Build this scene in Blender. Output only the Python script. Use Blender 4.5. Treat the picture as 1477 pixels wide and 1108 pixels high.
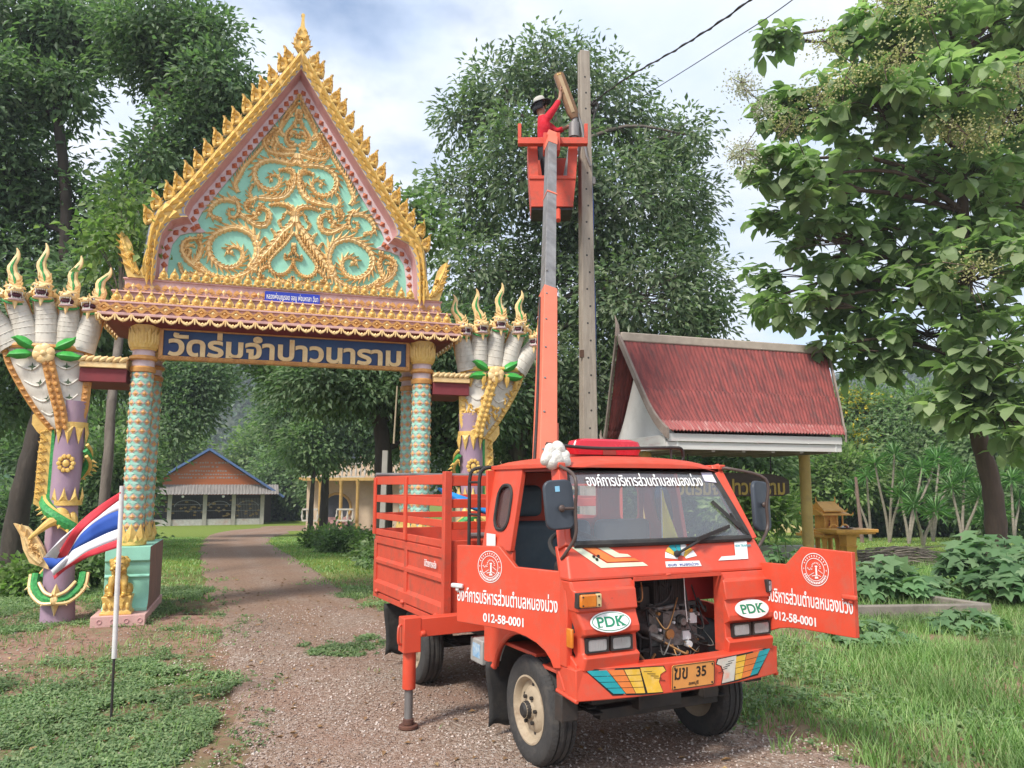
import bpy, math, random
import numpy as np
from mathutils import Vector, Matrix
for o in list(bpy.data.objects): bpy.data.objects.remove(o)
S = bpy.context.scene
COL = S.collection
PI = math.pi
rad = math.radians
random.seed(7)
RNG = np.random.default_rng(11)

# ---------------------------------------------------------------- camera
F_PX, PITCH, EYE = 1109.0, rad(7.5), 1.6
cam = bpy.data.cameras.new('camera'); cam.sensor_width = 36; cam.lens = 36 * F_PX / 1477
cam.clip_start = 0.05; cam.clip_end = 3000
camo = bpy.data.objects.new('camera', cam); COL.objects.link(camo)
camo.location = (0, 0, EYE); camo.rotation_euler = (rad(90) + PITCH, 0, 0)
S.camera = camo

# ---------------------------------------------------------------- sky, sun, exposure
SUN_EL, SUN_AZ = rad(49), rad(216)      # azimuth measured clockwise from +Y
w = bpy.data.worlds.new('World'); S.world = w; w.use_nodes = True
nt = w.node_tree; nt.nodes.clear()
def wn(t, **k):
    n = nt.nodes.new(t)
    for a, b in k.items(): setattr(n, a, b)
    return n
wo = wn('ShaderNodeOutputWorld'); bg = wn('ShaderNodeBackground'); bg.inputs['Strength'].default_value = 0.15
sky = wn('ShaderNodeTexSky', sky_type='NISHITA'); sky.sun_disc = False
sky.sun_elevation = SUN_EL; sky.sun_rotation = SUN_AZ; sky.air_density = 1.0; sky.dust_density = 1.2; sky.ozone_density = 1.5
tc = wn('ShaderNodeTexCoord'); sep = wn('ShaderNodeSeparateXYZ'); nt.links.new(tc.outputs['Generated'], sep.inputs[0])
mz = wn('ShaderNodeMath', operation='MAXIMUM'); nt.links.new(sep.outputs[2], mz.inputs[0]); mz.inputs[1].default_value = 0.03
az = wn('ShaderNodeMath', operation='ADD'); nt.links.new(mz.outputs[0], az.inputs[0]); az.inputs[1].default_value = 0.22
dx = wn('ShaderNodeMath', operation='DIVIDE'); dy = wn('ShaderNodeMath', operation='DIVIDE')
nt.links.new(sep.outputs[0], dx.inputs[0]); nt.links.new(az.outputs[0], dx.inputs[1])
nt.links.new(sep.outputs[1], dy.inputs[0]); nt.links.new(az.outputs[0], dy.inputs[1])
cmb = wn('ShaderNodeCombineXYZ'); nt.links.new(dx.outputs[0], cmb.inputs[0]); nt.links.new(dy.outputs[0], cmb.inputs[1])
cmb.inputs[2].default_value = 3.7
cn = wn('ShaderNodeTexNoise'); cn.inputs['Scale'].default_value = 2.6; cn.inputs['Detail'].default_value = 9; cn.inputs['Roughness'].default_value = 0.55
nt.links.new(cmb.outputs[0], cn.inputs['Vector'])
cr = wn('ShaderNodeValToRGB'); cr.color_ramp.elements[0].position = 0.26; cr.color_ramp.elements[1].position = 0.48
nt.links.new(cn.outputs['Fac'], cr.inputs[0])
cn2 = wn('ShaderNodeTexNoise'); cn2.inputs['Scale'].default_value = 3.4; cn2.inputs['Detail'].default_value = 8
nt.links.new(cmb.outputs[0], cn2.inputs['Vector'])
ccol = wn('ShaderNodeValToRGB')
ccol.color_ramp.elements[0].position = 0.34; ccol.color_ramp.elements[0].color = (3.5, 4.1, 5.1, 1)
ccol.color_ramp.elements[1].position = 0.62; ccol.color_ramp.elements[1].color = (4.75, 4.95, 5.3, 1)
nt.links.new(cn2.outputs['Fac'], ccol.inputs[0])
mixs = wn('ShaderNodeMix', data_type='RGBA')
fmul = wn('ShaderNodeMath', operation='MULTIPLY'); fmul.inputs[1].default_value = 0.94; nt.links.new(cr.outputs[0], fmul.inputs[0])
nt.links.new(fmul.outputs[0], mixs.inputs[0]); nt.links.new(sky.outputs[0], mixs.inputs[6]); nt.links.new(ccol.outputs[0], mixs.inputs[7])
nt.links.new(mixs.outputs[2], bg.inputs['Color']); nt.links.new(bg.outputs[0], wo.inputs[0])

sun = bpy.data.lights.new('sun', 'SUN'); sun.energy = 3.0; sun.angle = rad(11); sun.color = (1.0, 0.95, 0.87)
suno = bpy.data.objects.new('sun', sun); COL.objects.link(suno)
sd = Vector((math.sin(SUN_AZ) * math.cos(SUN_EL), math.cos(SUN_AZ) * math.cos(SUN_EL), math.sin(SUN_EL)))
suno.rotation_euler = sd.to_track_quat('Z', 'Y').to_euler(); suno.location = (0, -5, 30)
S.view_settings.view_transform = 'Standard'; S.view_settings.look = 'None'
S.view_settings.exposure = 0.68; S.view_settings.gamma = 1.0; S.view_settings.use_curve_mapping = False
S.render.engine = 'CYCLES'
S.cycles.max_bounces = 7; S.cycles.transparent_max_bounces = 8; S.cycles.use_denoising = True

# ---------------------------------------------------------------- photo geometry
def ray(px, py):
    xc = (px - 738.5) / F_PX; yc = (554 - py) / F_PX; c, s = math.cos(PITCH), math.sin(PITCH)
    return Vector((xc, c - yc * s, s + yc * c))
def at(px, py, Y):
    d = ray(px, py); return Vector((0, 0, EYE)) + d * (Y / d.y)
def gz(x, y):
    t = min(1, max(0, (y - 11) / 46)); return -1.3 * t * t * (3 - 2 * t)
def gnd(px, py):
    d = ray(px, py); p = Vector((0, 0, EYE)); t = 1.0
    for k in range(4000):
        q = p + d * t
        if q.z <= gz(q.x, q.y): return Vector((q.x, q.y, gz(q.x, q.y)))
        t += 0.02 + t * 0.002
    return p + d * t

# ---------------------------------------------------------------- materials
MATS = {}
def mat(name, c, rough=0.6, metal=0.0, c2=None, scale=6.0, lo=0.35, hi=0.7, bump=0.0, bscale=60.0, dirt=None, dscale=2.5, damt=0.5, spec=0.4, coat=0.0, stretch=None, rvar=0.15, chips=None):
    """procedural paint: two-tone noise, optional patchy dirt of its own shape, fine bump"""
    if name in MATS: return MATS[name]
    m = bpy.data.materials.new(name); m.use_nodes = True; t = m.node_tree; n = t.nodes; L = t.links
    b = n['Principled BSDF']; b.inputs['Roughness'].default_value = rough; b.inputs['Metallic'].default_value = metal
    b.inputs['Specular IOR Level'].default_value = spec
    if coat: b.inputs['Coat Weight'].default_value = coat; b.inputs['Coat Roughness'].default_value = 0.15
    tcn = n.new('ShaderNodeTexCoord'); vec = tcn.outputs['Object']
    if stretch:
        mp = n.new('ShaderNodeMapping'); mp.inputs['Scale'].default_value = stretch; L.new(vec, mp.inputs[0]); vec = mp.outputs[0]
    if c2 is None: c2 = tuple(x * 0.72 for x in c)
    nz = n.new('ShaderNodeTexNoise'); nz.inputs['Scale'].default_value = scale; nz.inputs['Detail'].default_value = 8; nz.inputs['Roughness'].default_value = 0.65
    L.new(vec, nz.inputs['Vector'])
    r = n.new('ShaderNodeValToRGB'); r.color_ramp.elements[0].position = lo; r.color_ramp.elements[1].position = hi
    r.color_ramp.elements[0].color = (*c2, 1); r.color_ramp.elements[1].color = (*c, 1); L.new(nz.outputs['Fac'], r.inputs[0])
    col = r.outputs[0]
    if dirt:
        n2 = n.new('ShaderNodeTexNoise'); n2.inputs['Scale'].default_value = dscale; n2.inputs['Detail'].default_value = 10; n2.inputs['Roughness'].default_value = 0.7
        L.new(vec, n2.inputs['Vector'])
        r2 = n.new('ShaderNodeValToRGB'); r2.color_ramp.elements[0].position = 0.5; r2.color_ramp.elements[1].position = 0.72
        r2.color_ramp.elements[1].color = (damt, damt, damt, 1); L.new(n2.outputs['Fac'], r2.inputs[0])
        mx = n.new('ShaderNodeMix'); mx.data_type = 'RGBA'; L.new(r2.outputs[0], mx.inputs[0]); L.new(col, mx.inputs[6]); mx.inputs[7].default_value = (*dirt, 1)
        col = mx.outputs[2]
    if chips:                                             # chipped and scratched spots
        n3 = n.new('ShaderNodeTexNoise'); n3.inputs['Scale'].default_value = 34; n3.inputs['Detail'].default_value = 7; n3.inputs['Roughness'].default_value = 0.75; L.new(vec, n3.inputs['Vector'])
        n4 = n.new('ShaderNodeTexNoise'); n4.inputs['Scale'].default_value = 3.5; n4.inputs['Detail'].default_value = 4; L.new(vec, n4.inputs['Vector'])
        sm = n.new('ShaderNodeMath'); sm.operation = 'ADD'; L.new(n3.outputs['Fac'], sm.inputs[0]); L.new(n4.outputs['Fac'], sm.inputs[1])
        r3 = n.new('ShaderNodeValToRGB'); r3.color_ramp.elements[0].position = 0.66; r3.color_ramp.elements[1].position = 0.70; r3.color_ramp.elements[1].color = (.8, .8, .8, 1); hv = n.new('ShaderNodeMath'); hv.operation = 'MULTIPLY'; hv.inputs[1].default_value = 0.52; L.new(sm.outputs[0], hv.inputs[0]); L.new(hv.outputs[0], r3.inputs[0])
        m3 = n.new('ShaderNodeMix'); m3.data_type = 'RGBA'; L.new(r3.outputs[0], m3.inputs[0]); L.new(col, m3.inputs[6]); m3.inputs[7].default_value = (*chips, 1); col = m3.outputs[2]
    L.new(col, b.inputs['Base Color'])
    if rvar:
        mr = n.new('ShaderNodeMapRange'); mr.inputs[3].default_value = max(0.02, rough - rvar); mr.inputs[4].default_value = min(1, rough + rvar)
        L.new(nz.outputs['Fac'], mr.inputs[0]); L.new(mr.outputs[0], b.inputs['Roughness'])
    if bump:
        nb = n.new('ShaderNodeTexNoise'); nb.inputs['Scale'].default_value = bscale; nb.inputs['Detail'].default_value = 6; L.new(vec, nb.inputs['Vector'])
        bp = n.new('ShaderNodeBump'); bp.inputs['Strength'].default_value = bump; bp.inputs['Distance'].default_value = 0.02
        L.new(nb.outputs['Fac'], bp.inputs['Height']); L.new(bp.outputs[0], b.inputs['Normal'])
    MATS[name] = m; return m
def leafmat(name, cols, transl=0.35, rough=0.5):
    """foliage: a colour per leaf, light passing through"""
    m = bpy.data.materials.new(name); m.use_nodes = True; t = m.node_tree; n = t.nodes; L = t.links
    b = n['Principled BSDF']; b.inputs['Roughness'].default_value = rough; b.inputs['Specular IOR Level'].default_value = 0.35
    g = n.new('ShaderNodeNewGeometry'); r = n.new('ShaderNodeValToRGB'); cr_ = r.color_ramp
    k = len(cols)
    while len(cr_.elements) < k: cr_.elements.new(0.5)
    for i, c in enumerate(cols): cr_.elements[i].position = i / max(1, k - 1); cr_.elements[i].color = (*c, 1)
    L.new(g.outputs['Random Per Island'], r.inputs[0])
    tcn = n.new('ShaderNodeTexCoord'); nz = n.new('ShaderNodeTexNoise'); nz.inputs['Scale'].default_value = 0.9; nz.inputs['Detail'].default_value = 3
    L.new(tcn.outputs['Object'], nz.inputs['Vector'])
    hs = n.new('ShaderNodeHueSaturation'); mr = n.new('ShaderNodeMapRange'); mr.inputs[1].default_value = 0.3; mr.inputs[2].default_value = 0.7; mr.inputs[3].default_value = 0.65; mr.inputs[4].default_value = 1.4
    L.new(nz.outputs['Fac'], mr.inputs[0]); L.new(mr.outputs[0], hs.inputs['Value']); L.new(r.outputs[0], hs.inputs['Color'])
    L.new(hs.outputs[0], b.inputs['Base Color'])
    tr = n.new('ShaderNodeBsdfTranslucent'); mu = n.new('ShaderNodeMix'); mu.data_type = 'RGBA'; mu.blend_type = 'MULTIPLY'; mu.inputs[0].default_value = 1
    L.new(hs.outputs[0], mu.inputs[6]); mu.inputs[7].default_value = (1.25, 1.6, 0.8, 1); L.new(mu.outputs[2], tr.inputs[0])
    ms = n.new('ShaderNodeMixShader'); ms.inputs[0].default_value = transl
    L.new(b.outputs[0], ms.inputs[1]); L.new(tr.outputs[0], ms.inputs[2]); L.new(ms.outputs[0], n['Material Output'].inputs[0])
    MATS[name] = m; return m

# ---------------------------------------------------------------- scene graph
def setp(o, label=None, cat=None, group=None, kind=None):
    if label: o['label'] = label
    if cat: o['category'] = cat
    if group: o['group'] = group
    if kind: o['kind'] = kind
    return o
def thing(name, label, cat, loc=(0, 0, 0), rotz=0.0, group=None, parent=None):
    o = bpy.data.objects.new(name, None); COL.objects.link(o); o.empty_display_size = 0.2
    o.location = loc; o.rotation_euler = (0, 0, rotz)
    return setp(o, label, cat, group)
def link(name, me, parent=None):
    o = bpy.data.objects.new(name, me); COL.objects.link(o)
    if parent is not None: o.parent = parent
    return o
def dup(o, parent=None):
    """a copy of a thing with copies of its parts and sub-parts"""
    c = o.copy(); COL.objects.link(c)
    if parent is not None: c.parent = parent
    for ch in list(o.children): dup(ch, c)
    return c

class MB:
    """collects shapes, becomes ONE mesh object"""
    def __init__(s): s.v = []; s.f = []; s.m = []
    def add(s, vs, fs, mi=0):
        k = len(s.v); s.v.extend([tuple(v) for v in vs]); s.f.extend([tuple(i + k for i in f) for f in fs]); s.m.extend([mi] * len(fs)); return s
    def box(s, x0, x1, y0, y1, z0, z1, mi=0, T=None):
        v = [Vector(p) for p in ((x0,y0,z0),(x1,y0,z0),(x1,y1,z0),(x0,y1,z0),(x0,y0,z1),(x1,y0,z1),(x1,y1,z1),(x0,y1,z1))]
        if T: v = [T @ p for p in v]
        return s.add(v, [(0,3,2,1),(4,5,6,7),(0,1,5,4),(1,2,6,5),(2,3,7,6),(3,0,4,7)], mi)
    def hexa(s, v, mi=0): return s.add(v, [(0,3,2,1),(4,5,6,7),(0,1,5,4),(1,2,6,5),(2,3,7,6),(3,0,4,7)], mi)
    def bar(s, p, q, wd, ht=None, up=(0,0,1), mi=0, w2=None, h2=None):
        p = Vector(p); q = Vector(q); ht = ht or wd; w2 = w2 or wd; h2 = h2 or ht
        d = (q - p).normalized(); u = Vector(up)
        if abs(d.dot(u)) > 0.98: u = Vector((0, 1, 0))
        a = d.cross(u).normalized(); b = a.cross(d)
        V = []
        for c, x, y in ((p, wd / 2, ht / 2), (q, w2 / 2, h2 / 2)):
            V += [c - a * x - b * y, c + a * x - b * y, c + a * x + b * y, c - a * x + b * y]
        return s.add(V, [(0,3,2,1),(4,5,6,7),(0,1,5,4),(1,2,6,5),(2,3,7,6),(3,0,4,7)], mi)
    def tube(s, pts, r, n=8, mi=0, closed=False, cap=True, flat=1.0, up=None):
        P = [Vector(p) for p in pts]; k = len(P)
        R = r if isinstance(r, (list, tuple)) else [r] * k
        V = []; a = None
        for i in range(k):
            if closed: d = P[(i + 1) % k] - P[i - 1]
            else: d = P[min(i + 1, k - 1)] - P[max(i - 1, 0)]
            if d.length < 1e-9: d = Vector((0, 0, 1))
            d.normalize()
            if up is not None: a = Vector(up).cross(d)
            elif a is None: a = d.cross(Vector((0, 0, 1)) if abs(d.z) < 0.9 else Vector((0, 1, 0)))
            else: a = a - d * a.dot(d)
            if a.length < 1e-6: a = d.cross(Vector((1, 0, 0)))
            a.normalize(); b = d.cross(a)
            for j in range(n):
                t = 2 * PI * j / n; V.append(P[i] + a * (math.cos(t) * R[i]) + b * (math.sin(t) * R[i] * flat))
        Fs = []
        for i in range(k if closed else k - 1):
            i2 = (i + 1) % k
            for j in range(n): Fs.append((i*n+j, i*n+(j+1)%n, i2*n+(j+1)%n, i2*n+j))
        if cap and not closed: Fs.append(tuple(range(n - 1, -1, -1))); Fs.append(tuple((k-1)*n + j for j in range(n)))
        return s.add(V, Fs, mi)
    def cyl(s, p, q, r, n=16, mi=0, r2=None): return s.tube([p, q], [r, r2 if r2 is not None else r], n, mi)
    def lathe(s, prof, c=(0,0,0), n=24, mi=0, T=None, cap=True):
        c = Vector(c); V = []
        for r_, z_ in prof:
            for j in range(n):
                t = 2 * PI * j / n; p = Vector((r_ * math.cos(t), r_ * math.sin(t), z_)); p = (T @ p) if T else p; V.append(p + c)
        k = len(prof); Fs = []
        for i in range(k - 1):
            for j in range(n): Fs.append((i*n+j, i*n+(j+1)%n, (i+1)*n+(j+1)%n, (i+1)*n+j))
        if cap: Fs.append(tuple(range(n - 1, -1, -1))); Fs.append(tuple((k-1)*n + j for j in range(n)))
        return s.add(V, Fs, mi)
    def prism(s, poly, f, d0, d1, mi=0, mside=None):
        """polygon (u,v) extruded from depth d0 to d1; f(u,v,d) -> xyz"""
        n = len(poly); V = [f(u, v, d0) for u, v in poly] + [f(u, v, d1) for u, v in poly]
        s.add(V, [tuple(range(n - 1, -1, -1)), tuple(range(n, 2 * n))], mi)
        k = len(s.v) - 2 * n; Fs = [(k+i, k+(i+1)%n, k+n+(i+1)%n, k+n+i) for i in range(n)]
        s.f.extend(Fs); s.m.extend([mi if mside is None else mside] * n); return s
    def ell(s, c, rx, ry=None, rz=None, n=12, k=8, mi=0, T=None):
        ry = ry or rx; rz = rz or rx; c = Vector(c); V = []
        for i in range(k + 1):
            a = PI * i / k - PI / 2
            for j in range(n):
                t = 2 * PI * j / n; p = Vector((rx * math.cos(a) * math.cos(t), ry * math.cos(a) * math.sin(t), rz * math.sin(a)))
                V.append((T @ p if T else p) + c)
        return s.add(V, [(i*n+j, i*n+(j+1)%n, (i+1)*n+(j+1)%n, (i+1)*n+j) for i in range(k) for j in range(n)], mi)
    def grid(s, fn, nu, nv, mi=0):
        V = [fn(i / nu, j / nv) for i in range(nu + 1) for j in range(nv + 1)]
        return s.add(V, [(i*(nv+1)+j, (i+1)*(nv+1)+j, (i+1)*(nv+1)+j+1, i*(nv+1)+j+1) for i in range(nu) for j in range(nv)], mi)
    def cone(s, p, q, r, n=6, mi=0): return s.tube([p, q], [r, r * 0.05], n, mi)
    def mesh(s, name, mats, sharp=35, recalc=True):
        me = bpy.data.meshes.new(name); me.from_pydata([tuple(v) for v in s.v], [], s.f)
        mats = mats if isinstance(mats, (list, tuple)) else [mats]
        for m in mats: me.materials.append(m)
        me.polygons.foreach_set('material_index', s.m)
        if recalc:
            import bmesh
            b = bmesh.new(); b.from_mesh(me); bmesh.ops.recalc_face_normals(b, faces=b.faces); b.to_mesh(me); b.free()
        me.polygons.foreach_set('use_smooth', [True] * len(me.polygons)); me.set_sharp_from_angle(angle=rad(sharp)); me.update()
        return me
    def build(s, name, mats, parent=None, bevel=0.0, seg=2, sharp=35, solid=0.0):
        o = link(name, s.mesh(name, mats, max(1, sharp)), parent)
        if sharp == 0: o.data.shade_flat()
        if solid: q = o.modifiers.new('s', 'SOLIDIFY'); q.thickness = solid; q.offset = 0
        if bevel:
            q = o.modifiers.new('b', 'BEVEL'); q.width = bevel; q.segments = seg; q.limit_method = 'ANGLE'; q.angle_limit = rad(40)
            q.harden_normals = False
        return o

def npmesh(name, V, F, mat_, parent=None, smooth=False):
    me = bpy.data.meshes.new(name); V = np.ascontiguousarray(V, dtype=np.float32); F = np.ascontiguousarray(F, dtype=np.int32)
    k = F.shape[1]; me.vertices.add(len(V)); me.vertices.foreach_set('co', V.ravel())
    me.loops.add(F.size); me.loops.foreach_set('vertex_index', F.ravel())
    me.polygons.add(len(F)); me.polygons.foreach_set('loop_start', np.arange(0, F.size, k, dtype=np.int32)); me.polygons.foreach_set('loop_total', np.full(len(F), k, dtype=np.int32))
    if smooth: me.polygons.foreach_set('use_smooth', np.ones(len(F), dtype=bool))
    me.update(calc_edges=True); me.validate()
    for m in (mat_ if isinstance(mat_, (list, tuple)) else [mat_]): me.materials.append(m)
    return link(name, me, parent)

def unit(a): return a / np.maximum(1e-9, np.linalg.norm(a, axis=-1, keepdims=True))
def leaves(C, D, N, length, width, fold=0.25):
    """folded leaf blades: C base, D axis, N normal -> verts, tri faces"""
    n = len(C); D = unit(D); Sd = unit(np.cross(D, N)); N2 = np.cross(Sd, D)
    length = np.broadcast_to(length, (n,))[:, None]; width = np.broadcast_to(width, (n,))[:, None]
    mid = C + D * length * 0.45 + N2 * width * fold
    V = np.stack([C, mid - Sd * width * 0.5, C + D * length - N2 * length * 0.12, mid + Sd * width * 0.5], 1)
    V[:, 0] = C
    b = np.arange(n)[:, None] * 4
    Fc = np.concatenate([b + np.array([0, 2, 1]), b + np.array([0, 3, 2])], 0)
    return V.reshape(-1, 3), Fc
def rdir(n, up=0.0):
    d = RNG.normal(size=(n, 3)); d[:, 2] += up; return unit(d)

# text: outline letters, each contour group filled on its own so that overlapping strokes stay solid
def text_mb(body, width=None, height=None, fat=0.0, depth=0.004, squeeze=1.0):
    c = bpy.data.curves.new('txt', 'FONT'); c.body = body; c.size = 1.0; c.resolution_u = 3
    o = bpy.data.objects.new('txt', c); COL.objects.link(o); bpy.context.view_layer.update()
    dg = bpy.context.evaluated_depsgraph_get(); cu = o.evaluated_get(dg).to_curve(dg)
    polys = []
    for sp in cu.splines:
        bz = sp.bezier_points; P = []
        if len(bz) == 0:
            P = [(p.co.x, p.co.y) for p in sp.points]
        else:
            for i in range(len(bz)):
                a, b = bz[i], bz[(i + 1) % len(bz)]; p0, p1, p2, p3 = a.co, a.handle_right, b.handle_left, b.co
                if (p1 - p0).length < 1e-4 and (p2 - p3).length < 1e-4: P.append((p0.x, p0.y)); continue
                for q in range(4):
                    t = q / 4; u = 1 - t; v = p0 * u**3 + p1 * 3*u*u*t + p2 * 3*u*t*t + p3 * t**3; P.append((v.x, v.y))
        if len(P) > 2: polys.append(P)
    bpy.data.objects.remove(o); bpy.data.curves.remove(c)
    def area(P): return 0.5 * sum(P[i][0] * P[(i+1) % len(P)][1] - P[(i+1) % len(P)][0] * P[i][1] for i in range(len(P)))
    def inside(p, P):
        r = False
        for i in range(len(P)):
            a, b = P[i], P[i - 1]
            if (a[1] > p[1]) != (b[1] > p[1]) and p[0] < (b[0]-a[0]) * (p[1]-a[1]) / (b[1]-a[1] + 1e-12) + a[0]: r = not r
        return r
    big = max(polys, key=lambda P: abs(area(P))); sg = 1 if area(big) > 0 else -1
    outs = [P for P in polys if area(P) * sg > 0]; holes = [P for P in polys if area(P) * sg <= 0]
    allx = [p[0] for P in polys for p in P]; ally = [p[1] for P in polys for p in P]
    x0, x1, y0, y1 = min(allx), max(allx), min(ally), max(ally)
    sx = (width / (x1 - x0)) if width else None; sy = (height / (y1 - y0)) if height else None
    sx = sx or sy * squeeze; sy = sy or sx
    mb = MB()
    for gi, P in enumerate(outs):
        c = bpy.data.curves.new('g', 'CURVE'); c.dimensions = '2D'; c.fill_mode = 'BOTH'; c.offset = fat
        for Q in [P] + [h for h in holes if inside(h[0], P) and inside(h[len(h)//2], P)]:
            sp = c.splines.new('POLY'); sp.points.add(len(Q) - 1); sp.use_cyclic_u = True
            for k, p in enumerate(Q): sp.points[k].co = (p[0], p[1], 0, 1)
        c.extrude = 0.5
        o = bpy.data.objects.new('g', c); COL.objects.link(o); bpy.context.view_layer.update()
        me = o.to_mesh()
        zz = depth * (1 + 0.06 * (gi % 5))
        mb.add([((v.co.x - (x0+x1)/2) * sx, (v.co.y - (y0+y1)/2) * sy, (v.co.z + 0.5) * zz) for v in me.vertices], [tuple(p.vertices) for p in me.polygons])
        o.to_mesh_clear(); bpy.data.objects.remove(o); bpy.data.curves.remove(c)
    return mb
def frame(origin, xdir, ydir):
    """matrix taking (x,y,z) of a flat drawing onto a surface: x along xdir, y along ydir, z outwards"""
    x = Vector(xdir).normalized(); z = x.cross(Vector(ydir)).normalized(); y = z.cross(x)
    return Matrix(((x.x, y.x, z.x, origin[0]), (x.y, y.y, z.y, origin[1]), (x.z, y.z, z.z, origin[2]), (0, 0, 0, 1)))
def placed(mb, T):
    mb.v = [tuple(T @ Vector(v)) for v in mb.v]; return mb
def catmull(P, k=6):
    P = [np.array(p, float) for p in P]; out = []
    for i in range(len(P) - 1):
        a = P[max(i-1, 0)]; b = P[i]; c = P[i+1]; d = P[min(i+2, len(P)-1)]
        for q in range(k):
            t = q / k; out.append(0.5 * ((2*b) + (-a+c)*t + (2*a-5*b+4*c-d)*t*t + (-a+3*b-3*c+d)*t**3))
    out.append(P[-1]); return [tuple(p) for p in out]
# ================================================================ GROUND, ROAD, HILLS
def vnoise(x, y, s=1.0, seed=0.0):
    """cheap smooth value noise on numpy arrays, 0..1"""
    x = np.asarray(x) * s + seed * 17.3; y = np.asarray(y) * s + seed * 9.1; xi = np.floor(x); yi = np.floor(y); fx = x - xi; fy = y - yi
    fx = fx*fx*(3-2*fx); fy = fy*fy*(3-2*fy)
    def h(a, b): v = np.sin(a*127.1 + b*311.7) * 43758.5453; return v - np.floor(v)
    return (h(xi,yi)*(1-fx) + h(xi+1,yi)*fx)*(1-fy) + (h(xi,yi+1)*(1-fx) + h(xi+1,yi+1)*fx)*fy
def fbm(x, y, s=1.0, seed=0.0): return (vnoise(x,y,s,seed)*.5 + vnoise(x,y,s*2.1,seed+1)*.3 + vnoise(x,y,s*4.3,seed+2)*.2)
def gza(x, y):
    t = np.clip((y - 11)/46, 0, 1); return -1.3*t*t*(3-2*t)
# road edges in metres
RL = [(-1.9,-6),(-1.75,2)] + [tuple(gnd(*p))[:2] for p in ((338,1108),(338,1050),(328,1000),(318,940),(303,880),(292,835),(288,805),(290,784),(304,771),(330,765.5),(372,762),(430,758))] + [(6,60)]
RR = [(5.5,-6),(3.6,2),(2.35,4.3),(1.75,5.2),(1.45,6.0),(1.0,7.2),(-.1,8.8)] + [tuple(gnd(*p))[:2] for p in ((553,882),(495,850),(445,815),(410,795),(392,784),(392,776),(415,769),(460,765))] + [(6,44)]
def poly_in(x, y, P):
    x = np.asarray(x); y = np.asarray(y); r = np.zeros(x.shape, bool)
    for i in range(len(P)):
        (ax, ay), (bx, by) = P[i], P[i-1]
        c = ((ay > y) != (by > y)) & (x < (bx-ax)*(y-ay)/(by-ay+1e-12) + ax); r ^= c
    return r
ROADP = catmull(RL, 5) + catmull(RR, 5)[::-1]
def on_road(x, y): 
    jx = (vnoise(x, y, 1.6, 5)-.5)*.9 + (vnoise(x, y, 5, 6)-.5)*.35; return poly_in(x + jx, y, ROADP)

def groundmat():
    m = bpy.data.materials.new('lawn_and_soil'); m.use_nodes = True; t = m.node_tree; n = t.nodes; L = t.links; b = n['Principled BSDF']; b.inputs['Roughness'].default_value = .95; b.inputs['Specular IOR Level'].default_value = .1
    tc_ = n.new('ShaderNodeTexCoord')
    def noise(s, d=8, r=.6):
        q = n.new('ShaderNodeTexNoise'); q.inputs['Scale'].default_value = s; q.inputs['Detail'].default_value = d; q.inputs['Roughness'].default_value = r; L.new(tc_.outputs['Object'], q.inputs['Vector']); return q
    def ramp(src, *st):
        q = n.new('ShaderNodeValToRGB'); e = q.color_ramp.elements
        while len(e) < len(st): e.new(.5)
        for i, (p, c) in enumerate(st): e[i].position = p; e[i].color = (*c, 1)
        L.new(src, q.inputs[0]); return q
    n1 = noise(.55); n2 = noise(9, 10, .7); n3 = noise(45, 6, .7)
    soil = ramp(n2.outputs['Fac'], (.3,(.20,.105,.072)),(.5,(.32,.19,.14)),(.72,(.43,.31,.24)))
    gr = ramp(n3.outputs['Fac'], (.3,(.045,.075,.020)),(.55,(.085,.14,.034)),(.75,(.14,.18,.055)))
    mask = n.new('ShaderNodeMath'); mask.operation = 'MULTIPLY_ADD'; L.new(n2.outputs['Fac'], mask.inputs[0]); mask.inputs[1].default_value = .45; L.new(n1.outputs['Fac'], mask.inputs[2])
    mr = ramp(mask.outputs[0], (.68,(0,0,0)),(.88,(1,1,1)))
    # the far lawn is mown grass
    sx = n.new('ShaderNodeSeparateXYZ'); L.new(tc_.outputs['Object'], sx.inputs[0]); far = n.new('ShaderNodeMapRange'); far.inputs[1].default_value = 11; far.inputs[2].default_value = 17; L.new(sx.outputs[1], far.inputs[0])
    mx0 = n.new('ShaderNodeMath'); mx0.operation = 'MAXIMUM'; fm_ = n.new('ShaderNodeMath'); fm_.operation = 'MULTIPLY'; L.new(far.outputs[0], fm_.inputs[0]); fm_.inputs[1].default_value = .85
    L.new(mr.outputs[0], mx0.inputs[0]); L.new(fm_.outputs[0], mx0.inputs[1])
    mx = n.new('ShaderNodeMix'); mx.data_type = 'RGBA'; L.new(mx0.outputs[0], mx.inputs[0]); L.new(soil.outputs[0], mx.inputs[6]); L.new(gr.outputs[0], mx.inputs[7])
    lawn = ramp(n2.outputs['Fac'], (.3,(.12,.17,.03)),(.55,(.18,.235,.045)),(.75,(.25,.25,.08)))
    mx2 = n.new('ShaderNodeMix'); mx2.data_type = 'RGBA'; L.new(far.outputs[0], mx2.inputs[0]); L.new(mx.outputs[2], mx2.inputs[6]); L.new(lawn.outputs[0], mx2.inputs[7])
    L.new(mx2.outputs[2], b.inputs['Base Color'])
    bp = n.new('ShaderNodeBump'); bp.inputs['Strength'].default_value = .6; bp.inputs['Distance'].default_value = .03; L.new(n3.outputs['Fac'], bp.inputs['Height']); L.new(bp.outputs[0], b.inputs['Normal']); return m
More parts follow.
